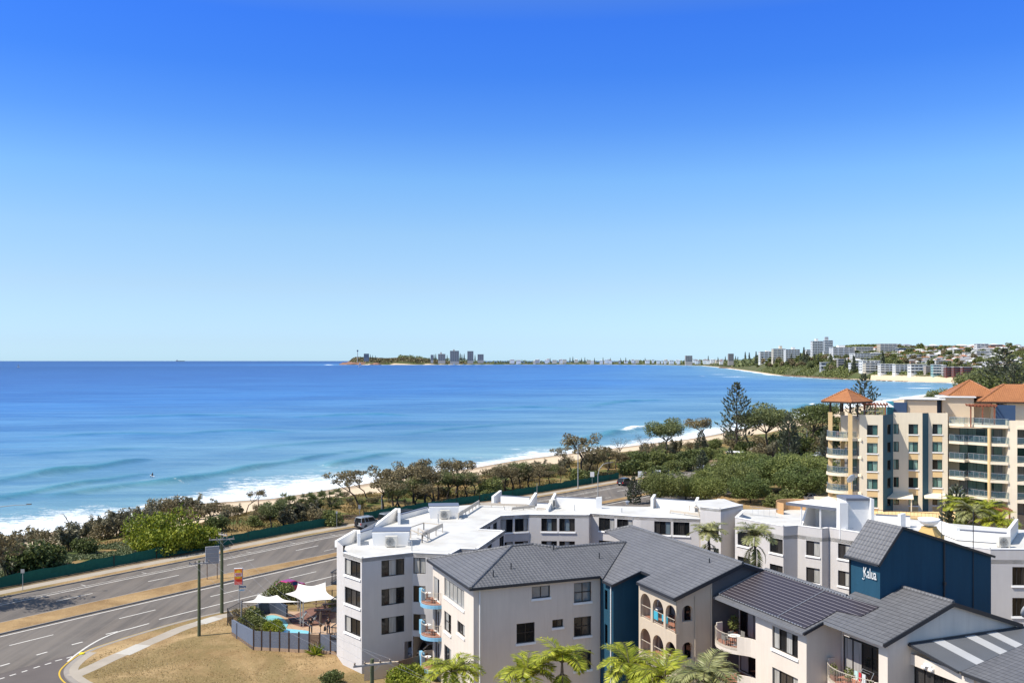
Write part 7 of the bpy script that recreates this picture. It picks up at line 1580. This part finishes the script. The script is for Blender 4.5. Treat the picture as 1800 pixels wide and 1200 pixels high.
# lower foreground: garden wall, fence and shrubs by the garages
def dp(px,py,Y,z=0): q=DP(px,py,Y); return q
m=MB(); a=GP(640,1196,.13);b=GP(700,1188,.13); m.extr([a,b,b+Vector((0,0,1.3)),a+Vector((0,0,1.5))],(0,.2,0)); m.build('garden_wall',M['tan'],label='low tan garden wall at the garage corner of the grey block',cat='wall',center=True)
m=MB(); a=GP(700,1196,.13);b=GP(752,1180,.13)
for k in range(16): q=a.lerp(b,k/16); w=(b-a)/16.8; m.extr([q,q+w,q+w+Vector((0,0,1.7)),q+Vector((0,0,1.7))],(0,.05,0))
m.build('paling_fence',M['wood'],label='grey timber paling fence below the garage opening',cat='fence',center=True)
q=GP(722,1215,.13); put(PR['lime2'],q,.62,None,'round olive bush at the bottom beside the corner palm','shrub'); q=GP(690,1225,.13); put(PR['grn0'],q,.7,None,'small pinkish bush near the bottom power pole','shrub')
# balcony things
def chair(loc,rz,mat,label,group):
    r=empty('patio_chair',loc,rz,label,'chair',group); m=MB(); m.box(-.24,.24,-.24,.24,.42,.46); m.build('seat',M[mat],r); m=MB(); m.box(-.24,.24,.22,.26,.46,.9); m.build('backrest',M[mat],r)
    for x in (-.2,.2):
        for y in (-.2,.2): m=MB(); m.bar((x,y,0),(x,y,.419),.035); m.build('leg',M[mat],r)
def table(loc,mat,label,group,r_=.45):
    r=empty('patio_table',loc,0,label,'table',group); m=MB(); m.lathe([(r_,.70),(r_,.73)],n=16); m.build('table_top',M[mat],r); m=MB(); m.tube([(0,0,.04),(0,0,.699)],.04,6); m.build('pedestal',M['alu'],r); m=MB(); m.lathe([(.25,0),(.25,.03),(.05,.05)],n=10); m.build('base',M['alu'],r)
def pot(loc,s,label,kind='grn0'):
    r=empty('potted_plant',loc,0,label,'pot plant'); m=MB(); m.lathe([(.14*s,0),(.2*s,.34*s),(.17*s,.34*s),(.16*s,.3*s),(.01,.29*s)],n=12); m.build('pot',M['terracotta'],r); v,q=clump((0,0,.75*s),(.3*s,.3*s,.42*s),160,.16*s,.5,0,.3); np_mesh('foliage',v,q,LM['mid'],r)
table(lw(16.6,-11.2,7.11),'white','round white table on the upper curved balcony beside solar roof','balcony tables'); 
for dx,dy,a in ((-.5,.2,90),(.55,.1,-90),(.05,.62,180)): chair(lw(16.6+dx*1.1,-11.2+dy*1.2,7.11),R(a+22),'acgrey','grey chair at the white table on the upper curved balcony','chairs on the upper curved balcony')
pot(lw(17.6,-9.75,7.11),1.5,'tall green potted plant at the left end of upper curved balcony'); pot(lw(18.1,-12.7,7.11),1.1,'potted plant at right end of the upper curved balcony glass door')
pot(lw(18.2,-19.9,7.06),1.0,'white potted palm at the left end of laundry balcony'); pot(lw(18.3,-21.2,7.06),1.1,'terracotta pot plant in the middle of laundry balcony'); pot(lw(18.5,-23.0,7.06),.8,'low pot plant by the column on laundry balcony')
r=empty('clothes_airer',lw(18.9,-21.9,7.06),RZ,'clothes airer hung with towels and a red shirt on the balcony','clothes airer'); m=MB()
for y in (-.5,.5): m.bar((-.35,y,0),(.35,y,1.1),.03); m.bar((.35,y,0),(-.35,y,1.1),.03)
for x in (-.35,0,.35): m.bar((x,-.5,1.1),(x,.5,1.1),.02)
m.build('rack',M['alu'],r)
for y,c,w_,hh in ((.3,(.45,.62,.60),.3,.5),(-.05,(.5,.03,.04),.22,.55),(-.38,(.55,.58,.58),.3,.6)): m=MB(); m.box(-.37,-.345,y-w_/2,y+w_/2,1.1-hh,1.1); m.build('washing',plain('washing_%02d'%int(c[0]*100),c,.9),r)
parasol(lw(14.3,-4.2,7.73),.7,1.7,'white parasol in the leftmost upper arch'); parasol(lw(14.3,-4.4,4.98),.65,1.7,'white parasol in the leftmost lower arch')
table(lw(14.0,-4.6,7.73),'white','white table under the parasol in the leftmost upper arch','balcony tables')
M['aqua']=plain('aqua_towel',(.05,.34,.45),.9)
m=MB(); m.box(-.03,.03,-.55,.55,-.62,.02); o=m.build('beach_towel',M['aqua'],label='aqua towel hanging over the rail in the second upper arch',cat='towel'); o.location=lw(13.08,-5.75,8.66); o.rotation_euler=(0,0,RZ)
m=MB(); m.box(-.03,.03,-.4,.4,-.5,.02); o=m.build('beach_towel',M['aqua'],label='aqua towel hanging over the rail in the third upper arch',cat='towel'); o.location=lw(13.08,-7.3,8.66); o.rotation_euler=(0,0,RZ)
for k,(v,z) in enumerate(((-7.6,7.73),(-6.2,4.98),(-8.0,4.98))): chair(lw(14.1,v,z),R(112),'terracotta',('red-brown chair in the third upper arch','red-brown chair in the second lower arch','red-brown chair in the third lower arch')[k],'loggia chairs')
for k,z in enumerate((6.85,4.05,1.25)): chair(lw(-.35,9.7,z+.01),R(80),'terracotta',('brown chair on the top blue balcony','brown chair on the middle blue balcony','brown chair on the lowest blue balcony')[k],'chairs on the blue balconies'); table(lw(-.3,10.4,z+.01),'white',('white table on the top blue balcony','white table on the middle blue balcony','white table on the lowest blue balcony')[k],'tables on the blue balconies',.3)
for k,z in enumerate(SL[1:]): 
    for j,(u,v) in enumerate(((bL+2.2,5.6),(bL+4.6,4.6),(bm+1.6,3.0))):
        chair(rw(u,v,z),R(random.uniform(0,360)),('white','acgrey','redwood','plastic')[k],'outdoor chair on a cream tower balcony, %s row from the top'%('second','third','fourth','fifth')[k],'chairs on the cream tower balconies, row %d'%(k+2))
        if j!=1: table(rw(u+.8,v+.4,z),('white','acgrey','redwood','plastic')[k],'%s outdoor table on cream tower balcony, %s row from the top'%(('left','right')[j//2],('second','third','fourth','fifth')[k]),'tables on the cream tower balconies',.4)
for k,z in enumerate((15.75,12.95,10.15,7.35)): table(rw(tc_[0]-.3,1.2,z),'plastic','dark table on the round balcony, %s level from top'%('first','second','third','fourth')[k],'tables on the round balconies',.5); chair(rw(tc_[0]+.7,.9,z),R(40),('redwood','plastic','plastic','acgrey')[k],'chair on the round balcony, %s level from top'%('first','second','third','fourth')[k],'chairs on the round balconies'); chair(rw(tc_[0]-1.2,1.0,z),R(-60),('redwood','plastic','plastic','acgrey')[k],'chair at left side of round balcony, %s level from top'%('first','second','third','fourth')[k],'chairs on the round balconies')
# ================================================================ the far shore: houses, blocks, trees, headland
YS=np.geomspace(900,9000,900)
def at_ray(px,py):
    """first terrain point along the sight line of a picture position"""
    X=(px-CX)/F*YS; P=np.stack([X,YS],1); z=H-(py-CY)/F*YS; g=ground_z(P); k=np.where((z<=g)&(g>-3.5))[0]
    if len(k): i=k[0]; return Vector((X[i],YS[i],g[i]))
    q=np.where((YS>1300)&(YS<2600))[0]; i=q[np.argmin((z-g)[q])]; return Vector((X[i],YS[i],z[i]))
FW={}
for n_,c in dict(white=(.66,.65,.62),cream=(.58,.50,.38),grey=(.36,.36,.36),brick=(.27,.15,.10),maroon=(.14,.05,.045),slate=(.12,.14,.18),pink=(.50,.33,.24),yellow=(.55,.45,.22),teal=(.24,.38,.36),brown=(.36,.325,.29),stone=(.42,.36,.30)).items(): FW[n_]=plain('far_wall_'+n_,c,.7,0,.1,.2)  # brown is paled in its colour to stand in for distance haze
FW['rred']=plain('far_roof_terracotta',(.33,.15,.08),.7); FW['rgrey']=plain('far_roof_grey',(.28,.28,.29),.7); FW['rwhite']=plain('far_roof_white',(.68,.67,.65),.6); FW['dark']=glassmat('far_glass',(.14,.145,.15),.25,.4); FW['blueg']=glassmat('far_blue_glass',(.06,.12,.16),.1,.6)
def block(x0,x1,yt,yb,fl,wall,label,cat='building',group=None,glass='dark',roof='rwhite',p=None,rz=0,depth=None,bands=True,top=None,cols=0):
    """far apartment block: walls, a real recessed glazing band and a projecting slab per storey, roof and lift head"""
    p=p or at_ray((x0+x1)/2,yb); w=(x1-x0)/F*p.y; h=(yb-yt)/F*p.y; d=depth or max(8,w*.5); r=empty('apartment_building' if fl>2 else 'house',p,rz,label,cat,group)
    m=MB(); m.box(-w/2,w/2,0,d,-22,h); m.build('wall',FW[wall],r); fh=h/fl; nb=cols or max(2,int(w/9))
    for f in range(fl):
        z=f*fh
        if bands:
            m=MB()
            for k in range(nb):
                a=-w/2+w*(k+.14)/nb;b=-w/2+w*(k+.86)/nb; m.box(a,b,-.12,.3,z+fh*.32,z+fh*.86)
            m.build('window',FW[glass],r)
            m=MB(); m.box(-w/2-.12,-w/2+.3,d*.15,d*.45,z+fh*.35,z+fh*.8); m.box(-w/2-.12,-w/2+.3,d*.58,d*.85,z+fh*.35,z+fh*.8); m.build('window',FW[glass],r)
            m=MB(); m.box(-w/2-.3,w/2+.3,-1.3,-.13,z+fh*.93,z+fh*1.02); m.box(-w/2-.3,w/2+.3,-1.3,-1.15,z+fh*.02,z+fh*.30) if f else None; m.build('balcony',FW['white' if wall in('white','cream','grey','teal') else wall],r)
    m=MB(); m.box(-w/2-.5,w/2+.5,-.8,d+.5,h,h+.5); rf=m.build('roof',FW[roof],r)
    for t0,t1,hh in (top or []): m=MB(); m.box(-w/2+w*t0,-w/2+w*t1,d*.2,d*.8,h+.5,h+hh); m.build('lift_head',FW[wall],rf)
    return r
def house(px,yb,wpx,hpx,wall,roof,label,group,p=None,rz=0):
    """small far house with a hipped roof"""
    p=p or at_ray(px,yb); w=wpx/F*p.y; h=hpx/F*p.y; d=w*.7; r=empty('house',p,rz,label,'house',group); hw=h*.68
    m=MB(); m.box(-w/2,w/2,0,d,-16,hw); m.build('wall',FW[wall],r); e=.5; a=(-w/2-e,-e,hw);b=(w/2+e,-e,hw);c=(w/2+e,d+e,hw);g=(-w/2-e,d+e,hw); t0=(-w*.22,d/2,h);t1=(w*.22,d/2,h)
    m=MB(); m.poly(a,b,t1,t0); m.poly(b,c,t1); m.poly(c,g,t0,t1); m.poly(g,a,t0); m.poly(g,c,b,a); m.build('roof',FW[roof],r)
    for k in range(2 if wpx>6 else 1): x=-w*.28+k*w*.5; m=MB(); m.box(x-w*.13,x+w*.13,-.1,.2,hw*.3,hw*.78); m.build('window',FW['dark'],r)
B=block
B(1336,1358,618,637,5,'white','white stepped apartment block at the left end of the hill, beside two dark pines',cols=3,top=[(.5,.8,4)])
B(1359,1381,613,635,7,'cream','left half of the long pale apartment complex, with tower stub',cols=3,top=[(.55,.75,9)]); B(1381,1406,614,634,6,'white','right half of the long pale apartment complex, curved',cols=5,top=[(.5,.7,6)])
B(1428,1450,599.5,626,9,'white','tallest white apartment tower on the hill, left banded half',cols=5,top=[(.3,.5,6)]); B(1449.5,1464,598.5,626,9,'grey','dark blue glazed right half of tallest hill tower',glass='blueg',cols=2,top=[(.1,.5,8)])
B(1418,1447,614.5,624,3,'white','low white block at the foot of the tallest tower',cols=7); B(1448,1456,618,631,4,'white','narrow white block right below the tallest tower',cols=2)
B(1464,1502,611,630,6,'white','wide stepped block with dark glass and white slabs right of tallest tower',cols=4,top=[(.3,.6,5)])
B(1504,1535,610,620,4,'cream','terraced cream building on the crest left of the big trees',cols=6); B(1502,1551,621,632,3,'white','long low white building below the terraced cream one',cols=9)
B(1516,1551,634,653,4,'white','white flats above the beach between two pines',cols=5); B(1495,1516,638,652,3,'white','small white flats left of the flats between two pines',cols=3); B(1473,1484,631,648,4,'brown','narrow brown block with dark balconies above the cliff',cols=2)
B(1443,1459,637,650,2,'grey','pale blue-grey house with gable above the cliff path',cols=2); B(1547,1577,604.5,620,5,'cream','cream apartment building with white roof on the hill crest',cols=4); B(1579,1607,612,621,3,'slate','dark blue low apartments on the crest',glass='blueg',cols=4)
B(1598,1620,624,633,2,'grey','grey flat-roofed house in the middle of the hill',cols=4); B(1521,1547,638,655,4,'cream','left cream flats in the row facing the bay beach',cols=3); B(1547.5,1572,640,656,4,'white','white flats second in the row facing the bay beach',cols=3)
B(1573.5,1598,641,656,4,'white','white and blue flats third in the row facing the bay beach',glass='blueg',cols=3); B(1601,1629,640.5,656.5,3,'white','white flats fourth in the row facing the bay beach',cols=4); B(1627,1639,643,657,4,'stone','narrow stone flats left of the teal glazed corner building',cols=2)
B(1640,1657,642,661,4,'teal','teal glazed corner building facing the bay beach',glass='blueg',cols=3); B(1657.5,1663,643,660,4,'grey','slim grey stair block beside the teal glazed building',cols=1)
for i,(a,b) in enumerate(((1663,1675),(1676.5,1690),(1692,1709))): B(a,b,645,661.5,4,'maroon',('left','middle','right')[i]+' maroon brick flats with dark balconies by the beach','building','maroon flats',cols=1)
B(1645,1675,634,641,2,'white','white-roofed low building behind the teal glazed one',cols=5); B(1717,1738,604.5,616,3,'white','large white house on the crest at the right',cols=3); B(1716,1747,617,627,3,'white','stepped white villas below the crest house at right',cols=4); B(1696,1717,620,626,2,'white','long white low house left of the stepped villas',cols=4); B(1741,1762,606,614,2,'brick','brick house on the crest right of the white one',cols=3)
B(1600,1628,634,640,2,'pink','pink low building above the beach flats',cols=4); B(1676,1693,613.5,622,3,'white','white house pair left of the crest villas',cols=2); B(1630,1650,608,617,2,'cream','cream house with wide roof on the crest',cols=3)
rs_=random.Random(3); W_=['white','white','white','cream','grey','pink','brick','white','stone']; RF=['rgrey','rwhite','rred','rgrey','rwhite','rgrey']
HL='small pale house among trees on the far hillside'; n_=0
for row,(y0,x0,x1) in enumerate([(612,1560,1800),(617,1540,1800),(622,1575,1800),(626,1560,1800),(631,1620,1800),(636,1580,1800),(641,1680,1800),(646,1712,1800),(652,1715,1800),(614,1640,1800),(624,1470,1560),(633,1455,1500),(610,1690,1770),(619.5,1590,1800),(628.5,1570,1800),(634,1650,1800),(639,1600,1720),(644,1712,1800),(649,1712,1800),(629,1500,1600),(636,1470,1530)]):
    x=x0+rs_.uniform(0,8)
    while x<x1:
        house(x,y0+rs_.uniform(-2,2),rs_.uniform(7,17),rs_.uniform(4.2,7),rs_.choice(W_),rs_.choice(RF),HL,'small hillside houses',rz=rs_.uniform(-.4,.4)); x+=rs_.uniform(7,14)
for i in range(3):
    c=merge([clump((rs_.uniform(-2.6,2.6),rs_.uniform(-2.6,2.6),rs_.uniform(2.5,6.5)),(2.2,2.2,1.8),60,1.3,.7,0,.5) for k in range(9)]); t=MB(); t.tube([(0,0,-1),(0,0,4)],[.4,.25],5); PR['hill%d'%i]=proto('hillside_tree',t,c,('olive','mid','banksia')[i],'barkdark')
t=MB(); t.tube([(0,0,-1),(0,0,18)],[.5,.1],5); c=merge([clump((0,0,z),(3.6*(1-z/21),3.6*(1-z/21),1.1),46,1.5,.5,.2,.3) for z in np.linspace(3,18.5,12)]); PR['hillpine']=proto('norfolk_pine',t,c,'pine','barkdark')
HT='dark bushy tree between the houses on the far hillside'
for k in range(210):
    x=rs_.uniform(1330,1800); y=rs_.uniform(613,655); 
    if x<1450: y=rs_.uniform(630,648)
    elif x<1520: y=rs_.uniform(622,652)
    p=at_ray(x,y); p.z=gz(p.x,p.y)
    put(PR['hill%d'%rs_.randint(0,2)],p,rs_.uniform(.9,1.9)*p.y/1900,None,HT,'tree','trees on the far hillside')
for x,yb,yt in [(1310,640,619),(1317,641,620),(1329,642,618),(1391,640,622),(1407,640,620),(1413,643,611),(1418,642,618),(1432,641,622),(1438,642,623),(1460,646,622),(1486,652,629),(1491,651,631),(1500,655,625),(1502,655,627),(1526,655,634),(1551,656,619),(1553,655,621),(1360,640,628),(1340,640,627),(1293,640,626),(1297,640,627),(1570,640,628),(1586,656,640),(1632,650,632),(1615,655,643),(1690,655,640)]:
    p=at_ray(x,yb); put(PR['hillpine'],p,hgt(x,p,yt)/19,None,'dark pointed norfolk pine standing before the hill buildings','tree','norfolk pines on the far hill')
# big pines and bushy trees at the bay end, right edge
for i,(x,y,Y,yt,k,lab) in enumerate([(1765,690,520,612,'nor0','tall norfolk pine at the right edge above the orange roofs'),(1742,690,540,634,'nor0','shorter norfolk pine left of the tall one above orange roofs'),(1783,690,500,640,'nor0','norfolk pine half cut by the right edge above orange roofs')]):
    p=DP(x,y,Y); p.z=0; q=put(PR[k],p,hgt(x,p,yt)/19,None,lab,'tree'); q.scale.x*=1.5; q.scale.y*=1.5
for i,(x,Y,yt) in enumerate([(1722,560,646),(1738,545,650),(1752,530,652),(1775,520,655),(1795,515,650),(1712,575,656),(1760,545,644),(1790,540,638)]):
    p=DP(x,690,Y); p.z=0; put(PR['dome' if i%2 else 'tuck%d'%(i%3)],p,hgt(x,p,yt)/7,None,'bushy olive tree in the clump behind the orange tiled roofs','tree','bushy trees behind the orange roofs')
for x,Y,yt in [(1655,420,690),(1664,415,692),(1648,430,694)]: p=DP(x,710,Y); p.z=0; put(PR['she0'],p,hgt(x,p,yt)/5,None,'dark scrubby tree top just behind the tan penthouse wall','tree','tree tops behind the penthouse')
def scatter(name,pts,z,size,mat,label,up=.4,cat=None):
    v,q=quads(np.column_stack([pts,z]),unit(len(pts))+np.array([0,0,up]),unit(len(pts)),size,size*.7 if np.isscalar(size) else size*.7); o=np_mesh(name,v,q,LM[mat]); tag(o,label,cat or name.replace('_',' '),kind='stuff'); return o
def region(n,xr,yr,fn,seed):
    r_=np.random.RandomState(seed); X=r_.uniform(*xr,n);Y=np.exp(r_.uniform(math.log(yr[0]),math.log(yr[1]),n)); P=np.stack([(X-CX)/F*Y,Y],1); d=shore(P); k=fn(P,d); return P[k],d[k],r_
# headland scrub on the slope above the rocks
P,D_,r_=region(170000,(1290,1800),(1300,2700),lambda P,d:(d>np.where(P[:,0]/P[:,1]*F<630,12,34))&(d<330)&(fast_noise(P,.03,41)+.5*fast_noise(P,.09,44)>-.28),31)
scatter('headland_scrub',P,ground_z(P)+r_.rand(len(P))*np.where(fast_noise(P,.02,42)>.1,7.0,2.2)*1.0,3.4,'mid','green and brown scrub covering the headland slope above the rocks')
P,D_,r_=region(90000,(1290,1800),(1300,2700),lambda P,d:(d>np.where(P[:,0]/P[:,1]*F<630,12,34))&(d<260)&(fast_noise(P,.05,43)>.05),32)
scatter('headland_bushes',P,ground_z(P)+r_.rand(len(P))*5,3.2,'olive','olive bushes over the headland slope')
# far wooded shore and point
P,D_,r_=region(90000,(700,1335),(2600,9000),lambda P,d:(d>60)&(d<900),33)
hz_=12+24*np.clip(.5+.8*fast_noise(P,.012,45)+.4*fast_noise(P,.05,46),0,1.2); scatter('far_woodland',P,ground_z(P)+r_.rand(len(P))*hz_,14,'olive','dark wooded strip along the far beach')
P,D_,r_=region(40000,(600,880),(6600,8200),lambda P,d:(d>35)&(d<700),34)
scatter('point_scrub',P,ground_z(P)+r_.rand(len(P))*9,14,'banksia','dull brown scrub on the far point')
TW=lambda x0,x1,yt,yb,fl,wall,label,**k: block(x0,x1,yt,yb,fl,wall,label,p=DP((x0+x1)/2,yb,7350),**k)
TW(757,761.5,623.5,633,6,'brown','low dull block, leftmost of the far point towers'); TW(770,782.5,622,634,7,'stone','tan high-rise second from left on the far point',cols=3,top=[(.3,.5,14)]); TW(791,806.5,616.5,635,10,'brown','broadest brown-grey high-rise on the far point',cols=4,top=[(.35,.5,12)]); TW(821.5,832,617,634,10,'brown','slimmer rounded high-rise on the far point',cols=3); TW(839.5,850,622.5,633,6,'brown','shortest high-rise at right of the far point towers',cols=3); TW(639.5,648,621.5,630,3,'slate','squat blue-grey building beside the lighthouse on the point',cols=2)
block(1205,1217,625,635,6,'stone','pair-like tan block in the distant wooded shore',p=DP(1211,635,5200),cols=3); block(1280.5,1290,621.5,634,7,'brown','grey-brown tower block where the far shore meets the hill',p=DP(1285,634,4600),cols=3)
p=DP(628.5,632,7300); s=p.y/F; r=empty('lighthouse',p,0,'slender lighthouse tower with a bulb top on the far headland','lighthouse'); m=MB(); m.tube([(0,0,-20),(0,0,15*s)],[.62*s,.5*s],8); m.build('tower',FW['stone'],r); m=MB(); m.lathe([(.6*s,14*s),(1.5*s,15*s),(1.5*s,16.4*s),(.4*s,17.4*s)],n=10); m.build('lantern',FW['slate'],r)
for i,(x,yb,yt) in enumerate([(634,632,626),(651,631,623),(655,631,624),(660,632,625),(763,633,623),(766,633,622),(809,634,621),(812,634,623),(816,634,622),(786,634,624),(835,634,624),(672,633,628),(1002,637,628),(1007,637,627),(1022,637,629),(1028,637,628),(1045,637,629),(1060,637,628),(1073,637,629),(1091,637,629),(1100,637,628),(1134,638,629),(967,637,629),(1245,636,625),(1262,636,627),(1275,637,626)]):
    p=DP(x,yb,7300 if x<900 else 5600); put(PR['hillpine'],p,(yb-yt)/F*p.y/19,None,'tiny dark pine breaking the skyline of far shore','tree','pines on the far shore')
for i in range(60):
    x=rs_.uniform(895,1275); p=DP(x,rs_.uniform(632.6,635.6),rs_.uniform(5200,6200)); house(0,0,rs_.uniform(3,8),rs_.uniform(1.2,2.2),rs_.choice(['white','cream','white','grey']),rs_.choice(['rwhite','rgrey','rred']),'tiny pale house in the wooded far shore','far shore houses',p=p)
# rocks at the headland foot and in the break
m=MB(); rr2=random.Random(8)
def rocks(name,px0,py0,px1,py1,n,s,label,mat):
    m=MB()
    for i in range(n):
        t=rr2.random(); p=GP(px0+(px1-px0)*t+rr2.uniform(-2,2),py0+(py1-py0)*t+rr2.uniform(-.35,.35),SEA); q=s*rr2.uniform(.5,1.6); k=7
        prof=[(q*rr2.uniform(.9,1.2),-1),(q*rr2.uniform(.8,1.1),q*.2),(q*.55,q*rr2.uniform(.35,.6)),(.05,q*rr2.uniform(.5,.7))]; m.lathe(prof,p,k,rr2.uniform(1,2),1)
    o=m.build(name,mat); tag(o,label,'rocks',kind='stuff')
RK=plain('brown_rock',(.15,.10,.065),.9,0,.35,.1); rocks('rocks',1265,646.5,1300,647.5,40,5,'dark rocks off the first headland point',RK); rocks('rocks',1372,660.2,1480,666.6,90,3.0,'brown rock shelf along the headland foot',RK); rocks('rocks',1480,667,1600,671,40,1.6,'scattered rocks at the end of the bay beach',RK)
rocks('cliff_rocks',606,640.6,660,640.9,70,26,'red-brown cliff rocks of the far point',plain('red_cliff',(.22,.12,.085),.9,0,.3,.02))
# boats
def sailboat(px,py,hpx,label):
    p=GP(px,py,SEA); s=hpx/F*p.y; r=empty('sailboat',p,.5,label,'sailboat'); m=MB(); m.add([(-.3*s,-.08*s,.08*s),(.3*s,-.07*s,.08*s),(.42*s,0,.1*s),(.3*s,.07*s,.08*s),(-.3*s,.08*s,.08*s),(-.25*s,0,-.05*s),(.3*s,0,-.05*s)],[(0,1,6,5),(1,2,6),(2,3,6),(3,4,5,6),(4,0,5),(0,4,3,2,1)]); m.build('hull',M['white'],r)
    m=MB(); m.extr([(.02*s,0,.12*s),(.02*s,0,1.0*s),(-.3*s,.04*s,.15*s)],(0,.01*s,0)); m.extr([(.05*s,0,.9*s),(.38*s,0,.14*s),(.06*s,.03*s,.14*s)],(0,.01*s,0)); m.build('sail',M['white'],r); m=MB(); m.tube([(.03*s,0,.05*s),(.03*s,0,1.03*s)],.008*s,5); m.build('mast',M['alu'],r)
sailboat(32,646,7,'white sailing boat alone far out at the left'); sailboat(632.5,645,9,'white sailing boat just off the far point'); sailboat(798,641.5,4,'small white yacht under the far towers'); sailboat(815,641.3,3,'tiny white yacht right of the one under the far towers')
p=GP(317,635.05,SEA); s=p.y/F; r=empty('cargo_ship',p,0,'faint cargo ship on the horizon at left','ship'); m=MB(); m.add([(-8*s,-1*s,1.1*s),(8*s,-1*s,1.1*s),(8*s,1*s,1.1*s),(-8*s,1*s,1.1*s),(-7*s,-.8*s,-.2*s),(6.6*s,-.8*s,-.2*s),(6.6*s,.8*s,-.2*s),(-7*s,.8*s,-.2*s)],[(0,1,2,3),(7,6,5,4),(0,4,5,1),(1,5,6,2),(2,6,7,3),(3,7,4,0)]); m.build('hull',FW['slate'],r); m=MB(); m.box(-7*s,-5*s,-.8*s,.8*s,1.1*s,3*s); m.build('bridge',FW['white'],r)
